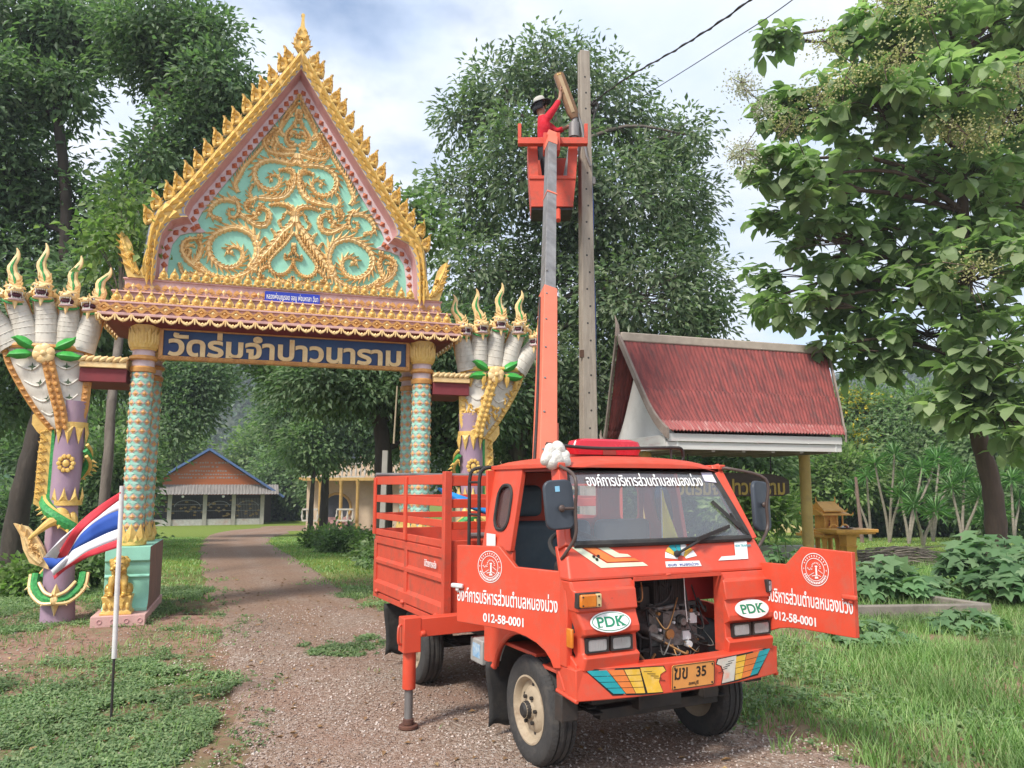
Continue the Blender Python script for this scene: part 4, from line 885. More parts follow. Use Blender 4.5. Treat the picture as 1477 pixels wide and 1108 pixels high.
# ---- roof things
g = MB(); g.prism(rrect(-.66+.0, .0, 0, 1, .0001, 1), lambda u, v, d: (u, d, v), 0, 1)
lb = MB(); P = rrect(-.285, .285, -.06, .06, .055, 6)
for z0, z1, sc0, sc1 in ((0, .045, .92, 1.0), (.045, .09, 1.0, .92), (.09, .105, .92, .70)):
    loft(lb, [[(u*sc, v*sc, z) for u, v in P] for z, sc in ((z0, sc0), (z1, sc1))])
lbo = lb.build('light_bar', [mat('red_lamp_plastic', (.62,.012,.03), rough=.25, c2=(.5,.01,.025), scale=8, coat=.5)], truck, bevel=.004)
lbo.location = (-.0, .20, 1.80)
g = MB(); g.box(-.27, .27, -.03, .03, -.03, .0); g.box(-.05, .05, -.066, -.058, .0, .03); g.build('lamp_mount', [m_dred], lbo)
g = MB(); g.tube(catmull([(-.50, .10, 1.86), (-.2, .02, 1.835), (.15, -.02, 1.84), (.42, .0, 1.85), (.50, .02, 1.845), (.525, .03, 1.80), (.525, .04, 1.76)], 6), .011, 8); g.cyl((.40, .0, 1.77), (.40, .0, 1.85), .008, 6); g.tube(catmull([(.525,.03,1.79),(.48,.0,1.76),(.42,-.02,1.77)],4), .006,6); g.cyl((-.50,.10,1.76),(-.50,.10,1.86),.008,6)
g.build('roof_rod', [m_blk], truck)
# the white bag on the roof corner
bag = thing('plastic_bag', 'knotted white plastic bag lying on the cab roof corner', 'bag', TM @ Vector((-.615, -.22, 1.70)), TYAW)
g = MB(); rs = random.Random(4)
import bmesh
def lump(v):
    return v * (1 + .16*math.sin(v.x*38+1)*math.sin(v.y*31+v.z*27) + .08*math.sin(v.z*50+v.x*60))
for c, r in (((0,0,.045),.062),((.045,.0,.04),.055),((-.03,.01,.095),.045),((.02,.01,.105),.05),((-.055,0,.05),.045),((.06,.0,.07),.035)):
    k0 = len(g.v); g.ell(c, r, r*.9, r*.95, 20, 14); 
    for i in range(k0, len(g.v)):
        v = Vector(g.v[i]) - Vector(c); g.v[i] = tuple(lump(v) + Vector(c))
g.build('bag_film', [mat('white_plastic', (.72,.70,.64), rough=.35, c2=(.6,.57,.5), scale=20, bump=.5, bscale=45)], bag, sharp=60)
# things lying in the bed
bl = thing('roof_sheet', 'bright blue corrugated sheets leaning in the truck bed', 'sheet', TM @ Vector((-.02, 1.42, 1.2)), TYAW)
g = MB(); g.grid(lambda a, b: (-.66+1.2*a, -.18+.30*b, .28 - .40*a + .10*b + .012*math.sin(b*44)), 6, 40); g.build('corrugated_sheet', [mat('blue_plastic', (.02,.30,.72), rough=.4, c2=(.015,.24,.62), scale=5)], bl, solid=.006)
g = MB(); g.tube([(-.3,-.50,.0),(.0,-.50,.02)], .05, 10); g.build('white_roll', [m_white], bl)
# ================================================================ THE TEMPLE GATE  (local x along the gate, y into the grounds)
GYAW = rad(18.5); GO = Vector((-2.98, 10.17, 0)); GM = Matrix.Translation(GO) @ Matrix.Rotation(GYAW, 4, 'Z'); GMI = GM.inverted()
def gp(px, py, yl=0.0):
    o = GMI @ Vector((0, 0, EYE)); d = GMI.to_3x3() @ ray(px, py); p = o + d * ((yl - o.y) / d.y); return (p.x, p.z)
gate = thing('temple_gate', 'ornate gold and green temple gate with tall carved gable over the drive', 'gate', GO, GYAW)
m_gold = mat('gold_paint', (0.80, 0.55, 0.16), rough=0.38, c2=(0.64, 0.39, 0.09), scale=14, dirt=(0.36, 0.20, 0.07), dscale=9, damt=0.3, bump=0.25, bscale=50, spec=0.6)
m_goldl = mat('pale_gold_paint', (0.86, 0.66, 0.33), rough=0.42, c2=(0.74, 0.48, 0.20), scale=10, dirt=(0.45, 0.24, 0.10), dscale=8, damt=0.3, bump=0.15, bscale=60, spec=0.6)
m_goldo = mat('orange_gold_paint', (0.66, 0.34, 0.09), rough=0.45, c2=(0.46, 0.20, 0.05), scale=12, bump=0.2, spec=0.5)
m_mint = mat('mint_plaster', (0.31, 0.63, 0.48), rough=0.6, c2=(0.25, 0.54, 0.41), scale=3, dirt=(0.16, 0.30, 0.22), dscale=4, damt=0.3, bump=0.06)
m_mintd = mat('mint_tile', (0.33, 0.60, 0.47), rough=0.5, c2=(0.24, 0.48, 0.38), scale=6, dirt=(0.20, 0.28, 0.24), dscale=5, damt=0.45)
m_pink = mat('pink_plaster', (0.64, 0.40, 0.36), rough=0.7, c2=(0.54, 0.31, 0.28), scale=4, dirt=(0.22, 0.12, 0.11), dscale=5, damt=0.5, bump=0.08)
m_lpink = mat('pale_pink_plaster', (0.66, 0.54, 0.54), rough=0.7, c2=(0.56, 0.42, 0.42), scale=4, dirt=(0.28, 0.22, 0.24), dscale=5, damt=0.45)
m_rose = mat('rose_plaster', (0.58, 0.34, 0.33), rough=0.65, c2=(0.50, 0.26, 0.26), scale=4, dirt=(0.14, 0.06, 0.06), dscale=5, damt=0.4)
m_rdiam = mat('brick_diamond', (0.50, 0.16, 0.08), rough=0.6, c2=(0.38, 0.10, 0.05), scale=9)
m_soff = mat('soffit_red', (0.22, 0.035, 0.04), rough=0.7, c2=(0.16, 0.025, 0.03), scale=3, dirt=(0.08, 0.03, 0.03), damt=0.4)
m_slate = mat('grey_blue_render', (0.36, 0.37, 0.45), rough=0.7, c2=(0.26, 0.27, 0.34), scale=3, dirt=(0.12, 0.12, 0.14), dscale=4, damt=0.5)
m_navy = mat('navy_board', (0.012, 0.024, 0.11), rough=0.35, c2=(0.010, 0.06, 0.17), scale=1.1)
m_bside = mat('brown_plaster', (0.30, 0.165, 0.13), rough=0.8, c2=(0.22, 0.13, 0.10), scale=3, dirt=(0.12, 0.09, 0.07), dscale=4, damt=0.5, bump=0.15)

def kanok(mb, pts, w, h=0.05, w1=None, lf=1, side=1, mi=0, k=7, gap=1.15, curl=True, y0=0.0, both=False):
    """raised scroll with flame leaflets; pts are (x,z) on the panel, it stands out towards -y"""
    P = catmull(pts, k); n = len(P); w1 = w * .45 if w1 is None else w1
    W = [w + (w1 - w) * (i/(n-1))**1.3 for i in range(n)]; ph = 0.0
    V = []; Fs = []
    for i, (x, z) in enumerate(P):
        a = P[max(i-1, 0)]; b = P[min(i+1, n-1)]; d = Vector((b[0]-a[0], b[1]-a[1])); d = d.normalized() if d.length > 1e-8 else Vector((1, 0)); nn = Vector((-d.y, d.x)); ww = W[i]/2; hh = h*(.55+.45*W[i]/w); ph = (ph + math.dist(P[i], P[i-1])/(W[i]*.95) if i else 0.0); fr_ = (ph % 1.0) if lf else .5; wl_ = .72+.50*fr_; hh *= .74+.42*fr_
        for u, q in ((-1, 0), (-.8, .5), (-.35, .85), (0, .72), (.35, 1.0), (.8, .5), (1, 0)):
            u2 = u*(wl_ if u*side > 0 else 1.0); V.append((x + nn.x*ww*u2, y0 - hh*q, z + nn.y*ww*u2))
    m = 7
    for i in range(n-1):
        for j in range(m-1): Fs.append((i*m+j, (i+1)*m+j, (i+1)*m+j+1, i*m+j+1))
    mb.add(V, Fs, mi)
    if lf:
        dist = 0; nxt = w*.6
        for i in range(1, n-2):
            dist += math.dist(P[i], P[i-1])
            if dist < nxt: continue
            nxt = dist + W[i]*gap; d = Vector((P[i+1][0]-P[i-1][0], P[i+1][1]-P[i-1][1])).normalized(); nn = Vector((-d.y, d.x))
            for sd in ((side, -side) if both else (side,)):
                L = W[i]*(1.15 if sd == side else .45)*lf; base = Vector(P[i]) + nn*sd*W[i]*.25; q = []
                for t, lat, wd in ((0,0,.50),(.35,.30,.55),(.7,.62,.34),(1.0,.98,.05),):
                    q.append((base + d*(L*t*.95) + nn*sd*(L*(lat*.75)), W[i]*wd))
                vs = []; 
                for c, wd in q:
                    pr = Vector((-nn.y, nn.x))*sd*-1
                    e = (d*.55 - nn*sd*.83).normalized()
                    vs += [(c.x-e.x*wd*.5, y0, c.y-e.y*wd*.5), (c.x, y0-h*.95, c.y), (c.x+e.x*wd*.5, y0, c.y+e.y*wd*.5)]
                mb.add(vs, [(i*3, i*3+1, i*3+4, i*3+3) for i in range(3)] + [(i*3+1, i*3+2, i*3+5, i*3+4) for i in range(3)], mi)
    if curl:
        x, z = P[-1]; r = W[-1]*.62; mb.ell((x, y0 - h*.25, z), r, h*.9, r, 8, 6, mi)

# ---- columns on plinths
def petals_row(mb, r, z, n, ph, w, h, mi, push=.0, tilt=0):
    for i in range(n):
        a = 2*PI*(i+ph)/n; d = Vector((math.sin(a), -math.cos(a), 0)); t = Vector((math.cos(a), math.sin(a), 0)); c = d*(r) + Vector((0, 0, z))
        mb.add([c - t*w/2, c - Vector((0,0,h/2)) + d*tilt, c + t*w/2, c + Vector((0,0,h/2)), c + d*(.014+push)], [(0,1,4),(1,2,4),(2,3,4),(3,0,4)], mi)
def column_meshes():
    c = MB(); z0, z1, nr = .93, 3.02, 18; prof = []
    for i in range(nr):
        za = z0 + (z1-z0)*i/nr; zb = z0 + (z1-z0)*(i+.55)/nr; prof += [(.128, za), (.136, zb)]
    prof.append((.128, z1)); c.lathe([(.14, .87)] + prof, (0,0,0), 16, 0)
    for i in range(nr):
        za = z0 + (z1-z0)*(i+.5)/nr
        petals_row(c, .131, za, 8, .5*(i % 2), .108, .100, 1, push=-.007); petals_row(c, .1365, za, 8, .5*(i % 2), .066, .064, 2, push=-.002); petals_row(c, .1305, za + .056, 8, .5*((i+1) % 2), .10, .055, 3, push=-.010)
    col = c.mesh('column', [m_mintd, mat('pinkish_tile', (.62,.44,.36), rough=.6, c2=(.50,.32,.26), scale=9), mat('ochre_tile', (.70,.42,.16), rough=.5, c2=(.55,.28,.09), scale=12), mat('mint_scale', (.44,.68,.56), rough=.5, c2=(.34,.58,.47), scale=8)])
    b = MB(); b.lathe([(.15,.865),(.165,.88),(.165,.92),(.15,.95)], (0,0,0), 20, 0)
    for i in range(8):
        a = 2*PI*i/8
        for dz, hh, ww in ((0, .26, .11), (.5, .17, .09)):
            aa = a + dz*2*PI/8; d = Vector((math.sin(aa), -math.cos(aa), 0)); t = Vector((math.cos(aa), math.sin(aa), 0)); c0 = d*.142 + Vector((0,0,.88))
            b.add([c0 - t*ww/2, c0 + t*ww/2, c0 + t*ww*.62 + Vector((0,0,hh*.5)), c0 + Vector((0,0,hh)) , c0 - t*ww*.62 + Vector((0,0,hh*.5)), c0 + d*.045 + Vector((0,0,hh*.35))], [(0,1,5),(1,2,5),(2,3,5),(3,4,5),(4,0,5)], 0)
    base = b.mesh('base_collar', [m_gold])
    k = MB(); k.lathe([(.13,3.0),(.15,3.01),(.155,3.06),(.14,3.08)], (0,0,0), 20, 1); k.lathe([(.135,3.08),(.13,3.14),(.135,3.155)], (0,0,0), 20, 2); k.lathe([(.15,3.155),(.168,3.17),(.168,3.20),(.15,3.215)], (0,0,0), 20, 1)
    k.lathe([(.135,3.215),(.13,3.27),(.14,3.285)], (0,0,0), 20, 2); k.lathe([(.15,3.285),(.16,3.30),(.165,3.32),(.17,3.36),(.165,3.50),(.175,3.60)], (0,0,0), 20, 0)
    for i in range(14):
        a = 2*PI*i/14; d = Vector((math.sin(a), -math.cos(a), 0)); t = Vector((math.cos(a), math.sin(a), 0))
        for q, hh in ((0, .26), (.5, .20)):
            aa = a + q*2*PI/14; d = Vector((math.sin(aa), -math.cos(aa), 0)); t = Vector((math.cos(aa), math.sin(aa), 0))
            c0 = d*.166 + Vector((0,0,3.31)); k.add([c0 - t*.034, c0 + t*.034, c0 + t*.036 + Vector((0,0,hh*.7)), c0 + Vector((0,0,hh)) + d*.02, c0 - t*.036 + Vector((0,0,hh*.7)), c0 + d*.026 + Vector((0,0,hh*.4))], [(0,1,5),(1,2,5),(2,3,5),(3,4,5),(4,0,5)], 0)
    cap = k.mesh('capital', [m_gold, m_goldo, m_lpink]); return col, base, cap
cm, bm_, km = column_meshes()
for x in (-1.775, 1.80):
    for y in (0, .85):
        c = link('column', cm, gate); c.location = (x, y, 0); link('base_collar', bm_, c); link('capital', km, c)
    p = MB(); prof = [(-.27,.87),(-.27,.71),(-.255,.695),(-.235,.69),(-.235,.60),(-.215,.56),(-.21,.54),(-.225,.53),(-.225,.51),(-.205,.50),(-.195,.34),(-.205,.26),(-.24,.20),(-.30,.165),(-.30,.125)]
    p.prism([(y, z) for y, z in prof] + [(1.12,.125),(1.12,.87)], lambda u, v, d: (x + d, u, v), -.245, .245, 1, 0)
    p.box(x-.30, x+.265, -.60, 1.16, 0, .125, 2)
    pl_ = p.build('plinth', [m_mint, m_bside, m_pink], gate, bevel=.006)
    fl = MB()
    for i in range(4):
        xx = x - .21 + i*.14; fl.tube([(xx + .024*math.cos(t), -.603, .065 + .024*math.sin(t)) for t in [2*PI*q/14 for q in range(14)]], .005, 5, closed=True)
    fl.build('flower_band', [m_rose], pl_)

# ---- eaves: three stepped tiers, swag fringe, soffit
tiers = [(2.235, -.34, 1.20, 3.685, 3.815), (2.13, -.26, 1.11, 3.83, 3.975), (2.02, -.17, 1.02, 3.985, 4.165)]
ev = MB()
for hw, y0, y1, z0, z1 in tiers: ev.box(-hw, hw, y0, y1, z0, z1); 
ev.box(-2.27, 2.27, -.375, 1.235, 3.655, 3.69); ev.box(-2.26, 2.26, -.365, 1.225, 3.81, 3.835); ev.box(-2.15, 2.15, -.285, 1.13, 3.97, 3.99); ev.box(-2.04, 2.04, -.19, 1.04, 4.160, 4.18)
eav = ev.build('eaves', [m_pink], gate, bevel=.006)
so = MB(); loft(so, [[(-2.25,-.355,3.654),(2.25,-.355,3.654),(2.25,1.215,3.654),(-2.25,1.215,3.654)], [(-1.98,-.10,3.585),(1.98,-.10,3.585),(1.98,1.02,3.585),(-1.98,1.02,3.585)]])
so.box(-1.9, 1.9, .06, .16, 3.50, 3.585); so.box(-1.9, 1.9, .73, .97, 3.36, 3.585); so.build('soffit', [m_soff], gate)
og = MB()                                                # gold lattice on the lowest tier
n = 33
for i in range(n):
    x = -2.2 + 4.4*i/(n-1); y = -.345
    og.add([(x-.062,y,3.75),(x,y,3.695),(x+.062,y,3.75),(x,y,3.805),(x,y-.03,3.75)], [(0,1,4),(1,2,4),(2,3,4),(3,0,4)], i % 2)
    for s in (-1, 1):
        for t in (-1, 1): og.bar((x, y-.008, 3.75+t*.052), (x+s*.064, y-.010, 3.75), .030, .028, mi=0)
og.build('lattice_band', [m_goldo, m_goldl], eav)
ot = MB()
for i in range(19):                                      # frieze of leaf sprays on the top tier
    x = -1.92 + 3.84*i/18
    if abs(x) < .40: continue
    for s in (-1, 1):
        for q in range(3): ot.add([(x+s*(.01+.03*q), -.173, 4.08-.03*q), (x+s*(.06+.03*q), -.185, 4.115-.035*q), (x+s*(.105-.0*q), -.173, 4.075-.02*q), (x+s*(.05+.02*q), -.190, 4.055-.025*q)], [(0,1,2,3)], 0)
    ot.add([(x-.03,-.173,4.075),(x,-.173,4.03),(x+.03,-.173,4.075),(x,-.173,4.12),(x,-.20,4.075)], [(0,1,4),(1,2,4),(2,3,4),(3,0,4)], 1)
for x in (-.47, .47): ot.add([(x-.05,-.173,4.075),(x,-.173,4.045),(x+.05,-.173,4.075),(x,-.173,4.105),(x,-.195,4.075)], [(0,1,4),(1,2,4),(2,3,4),(3,0,4)], 0)
for i in range(66):
    x = -1.98 + 3.96*i/65; ot.add([(x-.03,-.178,4.02),(x+.03,-.178,4.02),(x,-.182,3.985),(x,-.20,4.01)], [(0,1,3),(1,2,3),(2,0,3)], 0)
ot.build('leaf_frieze', [m_goldo, m_goldl], eav)
def bud():
    b = MB(); P = [(-.062,0),(.062,0),(.058,.022),(.046,.035),(.052,.06),(.036,.092),(.016,.12),(0,.165),(-.016,.12),(-.036,.092),(-.052,.06),(-.046,.035),(-.058,.022)]
    b.prism(P, lambda u, v, d: (u, d, v), -.006, .006); b.ell((0,-.012,.062), .030, .022, .036, 10, 6); b.ell((0,-.012,.112), .016, .016, .022, 8, 5); b.ell((0,-.02,.06), .014, .022, .016, 8, 5)
    for s in (-1, 1): b.ell((s*.042,-.008,.018), .02, .014, .014, 8, 5)
    return b.mesh('lotus_bud', [m_gold])
budm = bud()
for i in range(33):
    o = link('lotus_bud', budm, eav); o.location = (-2.08 + 4.16*i/32, -.30, 3.835); o.scale = (1.12, 1.2, 1.0)
for i in range(26):
    o = link('lotus_bud', budm, eav); o.location = (-1.58 + 3.16*i/25, -.19, 4.18); o.scale = (1.0, 1.2, 1.0)
for s in (-1, 1):
    for i in range(5):
        o = link('lotus_bud', budm, eav); o.location = (s*2.16, .0 + .22*i, 3.835); o.rotation_euler = (0, 0, s*PI/2)
fr = MB(); n = 25                                         # hanging swags
for i in range(n):
    x0 = -2.25 + 4.5*i/n; w_ = 4.5/n
    fr.tube([(x0 + w_*(.06+.88*t), -.385, 3.662 - .075*math.sin(PI*t)**.6) for t in [q/8 for q in range(9)]], [.010,.012,.015,.017,.018,.017,.015,.012,.010], 6)
    fr.tube([(x0, -.385, 3.67), (x0, -.385, 3.63), (x0, -.385, 3.588)], [.009, .013, .006], 6)
    fr.add([(x0+w_/2-.03,-.385,3.60),(x0+w_/2,-.385,3.562),(x0+w_/2+.03,-.385,3.60),(x0+w_/2,-.385,3.625),(x0+w_/2,-.41,3.60),(x0+w_/2,-.37,3.60)], [(0,1,4),(1,2,4),(2,3,4),(3,0,4),(1,0,5),(2,1,5),(3,2,5),(0,3,5)])
    for q in (.3, .7): fr.ell((x0 + w_*q, -.385, 3.612), .012, .012, .014, 6, 4)
for s in (-1, 1):
    for i in range(8):
        y0 = -.37 + 1.55*i/8; fr.tube([(s*2.28, y0 + .19*t, 3.665 - .062*math.sin(PI*t)) for t in [q/8 for q in range(9)]], .015, 6)
fr.build('swag_fringe', [m_goldl], eav)
# blue donor board
bb = MB(); bb.prism(rrect(-.352, .352, -.078, .072, .018), lambda u, v, d: (u, d, v), 0, .012); bbo = bb.build('donor_board', [mat('royal_blue', (.02,.045,.42), rough=.4, c2=(.02,.04,.34))], eav); bbo.location = (0, -.235, 4.055)
t = text_mb('หลวงพ่อบุญรอด จอนู พ่อมหาลา-ฉิมา', width=.655, height=.108, fat=.012, depth=.002); placed(t, frame((0, -.001, .0), (1, 0, 0), (0, 0, 1))); t.build('lettering', [m_white], bbo)

# ---- name board
sg = MB(); sg.box(-1.59, 1.60, -.015, .05, 3.235, 3.565); nb = sg.build('name_board', [m_navy], gate)
fm = MB()
fm.box(-1.605, 1.615, -.05, .055, 3.185, 3.237); fm.box(-1.605, -1.555, -.05, .055, 3.238, 3.57); fm.box(1.565, 1.615, -.05, .055, 3.238, 3.57); fm.box(-1.61, 1.61, -.04, .05, 3.566, 3.60)
for i in range(90):
    x = -1.59 + 3.19*i/89; fm.bar((x-.014, -.054, 3.192), (x+.014, -.054, 3.230), .012, .014)
fm.build('board_frame', [m_goldo], nb, bevel=.004)
t = text_mb('วัดร่มจำปาวนาราม', width=2.96, height=.305, fat=.030, depth=.03); placed(t, frame((0.0, -.016, 3.40), (1, 0, 0), (0, 0, 1))); t.build('lettering', [m_goldl], nb, bevel=.004, seg=1)

# ---- gable
HP = [(0,7.06),(.30,6.59),(.62,6.09),(.92,5.62),(1.19,5.19),(1.235,5.08),(1.20,4.985),(1.11,4.925),(1.32,4.90),(1.44,4.855),(1.525,4.72),(1.56,4.50),(1.572,4.175)]
HB = [(0,7.25),(.37,6.67),(.71,6.14),(1.02,5.67),(1.295,5.25),(1.345,5.11),(1.335,5.03),(1.29,5.005),(1.37,4.995),(1.51,4.935),(1.61,4.77),(1.65,4.53),(1.662,4.175)]
HI = [(0,7.41),(.42,6.74),(.77,6.20),(1.08,5.72),(1.36,5.30),(1.425,5.16),(1.43,5.09),(1.40,5.075),(1.44,5.075),(1.57,5.00),(1.655,4.82),(1.69,4.56),(1.70,4.175)]
HI = [(a[0]*.62+b[0]*.38, a[1]*.62+b[1]*.38) for a, b in zip(HB, HI)]
HO = [(0,7.60),(.48,6.84),(.85,6.27),(1.17,5.78),(1.45,5.36),(1.55,5.24),(1.56,5.23),(1.58,5.22),(1.60,5.20),(1.69,5.09),(1.765,4.87),(1.795,4.60),(1.80,4.175)]
def full(H, fn=lambda x, z: (x, z)): return [(-x, z) for x, z in reversed(H[1:])] + H
pn = MB(); F_ = full(HP); pn.prism(F_, lambda u, v, d: (u, d, v), .06, .12); tym = pn.build('gable_panel', [m_mint], gate)
def strip(mb, A, B, ya, yb, mi=0):
    n = len(A); mb.add([(x, ya, z) for x, z in A] + [(x, yb, z) for x, z in B], [(i, i+1, n+i+1, n+i) for i in range(n-1)], mi)
bd = MB(); strip(bd, full(HP), full(HP), .06, .035); strip(bd, full(HP), full(HB), .035, .0)
for s in (-1, 1):
    pts = [(s*(a[0]+b[0])/2, (a[1]+b[1])/2) for a, b in zip(HP, HB)]; pts = catmull(pts, 40); acc = 0; nx = .09 if s > 0 else .0
    if s < 0: acc = 0; nx = .09
    for i in range(1, len(pts)):
        acc += math.dist(pts[i], pts[i-1])
        if acc >= nx and i < len(pts)-1:
            nx += .118; x, z = pts[i]; d = Vector((pts[i+1][0]-pts[i-1][0], 0, pts[i+1][1]-pts[i-1][1])).normalized(); u = Vector((-d.z, 0, d.x)); d, u = (d+u).normalized(), (d-u).normalized()
            c0 = Vector((x, .014, z)); a = .035; bd.add([c0-d*a-u*a, c0+d*a-u*a, c0+d*a+u*a, c0-d*a+u*a, c0+Vector((0,-.03,0))], [(0,1,4),(1,2,4),(2,3,4),(3,0,4)], 1)
bd.build('diamond_band', [m_lpink, m_rdiam], tym)
rv = MB(); strip(rv, full(HB), full([((a[0]*.5+b[0]*.5), (a[1]*.5+b[1]*.5)) for a, b in zip(HB, HI)]), .0, -.05, 0); strip(rv, full([((a[0]*.5+b[0]*.5), (a[1]*.5+b[1]*.5)) for a, b in zip(HB, HI)]), full(HI), -.05, -.20, 0); strip(rv, full(HI), full([(a[0]*.8+b[0]*.2, a[1]*.8+b[1]*.2) for a, b in zip(HI, HO)]), -.20, -.215, 1)
rv.build('reveal', [m_rose, m_slate], gate)
HM = [(a[0]*.98+b[0]*.02, a[1]*.98+b[1]*.02) for a, b in zip(HI, HO)]
bg_ = MB(); strip(bg_, full(HM), full(HO), -.205, -.21); strip(bg_, full(HM), full(HM), -.205, .0); strip(bg_, full(HO), full(HO), -.21, .06)
for s in (-1, 1):                                         # gold teeth along the bargeboard
    A = catmull([(s*x, z) for x, z in HM], 12); B = catmull([(s*x, z) for x, z in HO], 12); acc = 0; nx = .03
    for i in range(1, len(A)-1):
        acc += math.dist(B[i], B[i-1])
        if acc < nx: continue
        nx += .125; a = Vector((A[i][0], 0, A[i][1])); b = Vector((B[i][0], 0, B[i][1])); j = min(i+4, len(A)-1); a2 = Vector((A[j][0], 0, A[j][1])); b2 = Vector((B[j][0], 0, B[j][1]))
        dd = Vector((B[i+1][0]-B[i-1][0], 0, B[i+1][1]-B[i-1][1])).normalized()
        for lo_, hi_ in ((.0, .52), (.45, 1.0)):
            p0 = a.lerp(b, lo_); p1 = a.lerp(b, hi_); mid = (p0+p1)/2; L = .135
            bg_.add([p0 + Vector((0,-.212,0)), p1 + Vector((0,-.212,0)), mid + dd*L + Vector((0,-.225,0)), mid - dd*.01 + Vector((0,-.255,0)), mid + dd*.06 + Vector((0,-.262,0))], [(0,1,3),(0,3,4,2),(3,1,2,4)])
bgo = bg_.build('bargeboard', [m_gold], gate)
rf = MB(); strip(rf, full([(x*1.02, z+.02) for x, z in HO]), full([(x*1.02, z+.02) for x, z in HO]), -.12, 1.0); strip(rf, full(HO), full([(x*1.02, z+.02) for x, z in HO]), -.20, -.12)
rf.prism(full([(x, z-.02) for x, z in HO]), lambda u, v, d: (u, d, v), .92, .98)
rf.build('gable_roof', [m_slate], gate)
def flame(h=.30, w=.15):
    b = MB(); P = [(-.42,0),(.42,0),(.50,.18),(.44,.36),(.30,.55),(.22,.72),(.10,.86),(.16,1.0),(-.02,.92),(-.12,.76),(-.34,.60),(-.46,.40),(-.50,.18)]
    b.prism([(x*w, z*h) for x, z in P], lambda u, v, d: (u, d, v), -.02, .03)
    kanok(b, [(-.30*w, .12*h), (-.32*w, .42*h), (0, .55*h), (.22*w, .36*h), (.05*w, .22*h)], w*.26, .03, lf=.9, y0=-.02); kanok(b, [(.3*w,.05*h),(.25*w,.5*h),(.05*w,.75*h),(.08*w,.95*h)], w*.22, .026, lf=.8, y0=-.02, curl=False)
    b.ell((0,-.03,.10*h), w*.26, .025, h*.10, 8, 5); return b.mesh('roof_flame', [m_gold])
flm = flame()
for s in (-1, 1):
    pts = catmull([(s*x, z) for x, z in HO[:11]], 14); tot = sum(math.dist(pts[i], pts[i-1]) for i in range(1, len(pts))); step = (tot-.25)/15.0; acc = 0; nx = .20
    for i in range(1, len(pts)-1):
        acc += math.dist(pts[i], pts[i-1])
        if acc >= nx:
            nx += step; x, z = pts[i]; d = Vector((pts[i+1][0]-pts[i-1][0], pts[i+1][1]-pts[i-1][1])).normalized(); nrm = Vector((d.y, -d.x)) if s < 0 else Vector((-d.y, d.x))
            ang = math.atan2(nrm.x, nrm.y)*.28
            o = link('roof_flame', flm, gate); o.location = (x + nrm.x*.012, -.15, z + nrm.y*.012); o.rotation_euler = (0, ang, 0); o.scale = (s*1.05, 1.1, .90)
fi = MB(); P = [(.05,0),(.10,.08),(.115,.14),(.10,.20),(.075,.27),(.06,.33),(.03,.38),(.022,.46),(.018,.545),(.026,.56),(.012,.575)]
fi.prism([(x, z) for x, z in P] + [(-x, z) for x, z in reversed(P)], lambda u, v, d: (u, d, v), -.03, .03)
fi.lathe([(.03,.36),(.022,.45),(.016,.55),(.026,.565),(.02,.585),(0,.59)], (0,0,0), 10)
for s in (-1, 1): kanok(fi, [(s*.02,.02),(s*.09,.10),(s*.07,.20),(s*.02,.18)], .045, .03, y0=-.03, side=-s); kanok(fi, [(s*.01,.18),(s*.06,.25),(s*.03,.33)], .035, .025, y0=-.03, side=-s)
fi.ell((0,-.04,.11), .03, .03, .05, 8, 6); fio = fi.build('finial', [m_gold], gate); fio.location = (0, -.15, 7.575)
for s in (-1, 1):                                         # upturned serpent tails at the gable's feet
    h = MB(); P = [(1.76,4.18),(2.10,4.18),(2.02,4.34),(1.95,4.50),(2.00,4.66),(2.08,4.80),(2.06,4.93),(2.02,5.03),(1.99,4.93),(1.94,4.83),(1.86,4.70),(1.83,4.56)]
    P = [(1.99,4.18),(2.03,4.30),(2.07,4.44),(2.10,4.56),(2.09,4.68),(2.13,4.80),(2.05,4.72),(2.02,4.70),(1.97,4.62),(1.94,4.50),(1.90,4.36),(1.86,4.26),(1.80,4.40),(1.76,4.62),(1.74,4.18)]
    h.prism([(s*x, z) for x, z in P], lambda u, v, d: (u, d, v), -.21, -.13)
    kanok(h, [(s*x, z) for x, z in [(1.90,4.24),(1.97,4.40),(2.02,4.50),(2.06,4.60),(2.09,4.72)]], .10, .04, y0=-.21, side=-s, curl=False); kanok(h, [(s*x, z) for x, z in [(1.78,4.22),(1.80,4.36),(1.78,4.52),(1.76,4.62)]], .07, .035, y0=-.21, side=s, curl=False)
    kanok(h, [(s*x, z) for x, z in [(1.85,4.22),(1.93,4.30),(1.99,4.42),(1.95,4.48),(1.92,4.42)]], .05, .04, y0=-.22, side=s)
    h.build('tail_finial', [m_gold], gate)

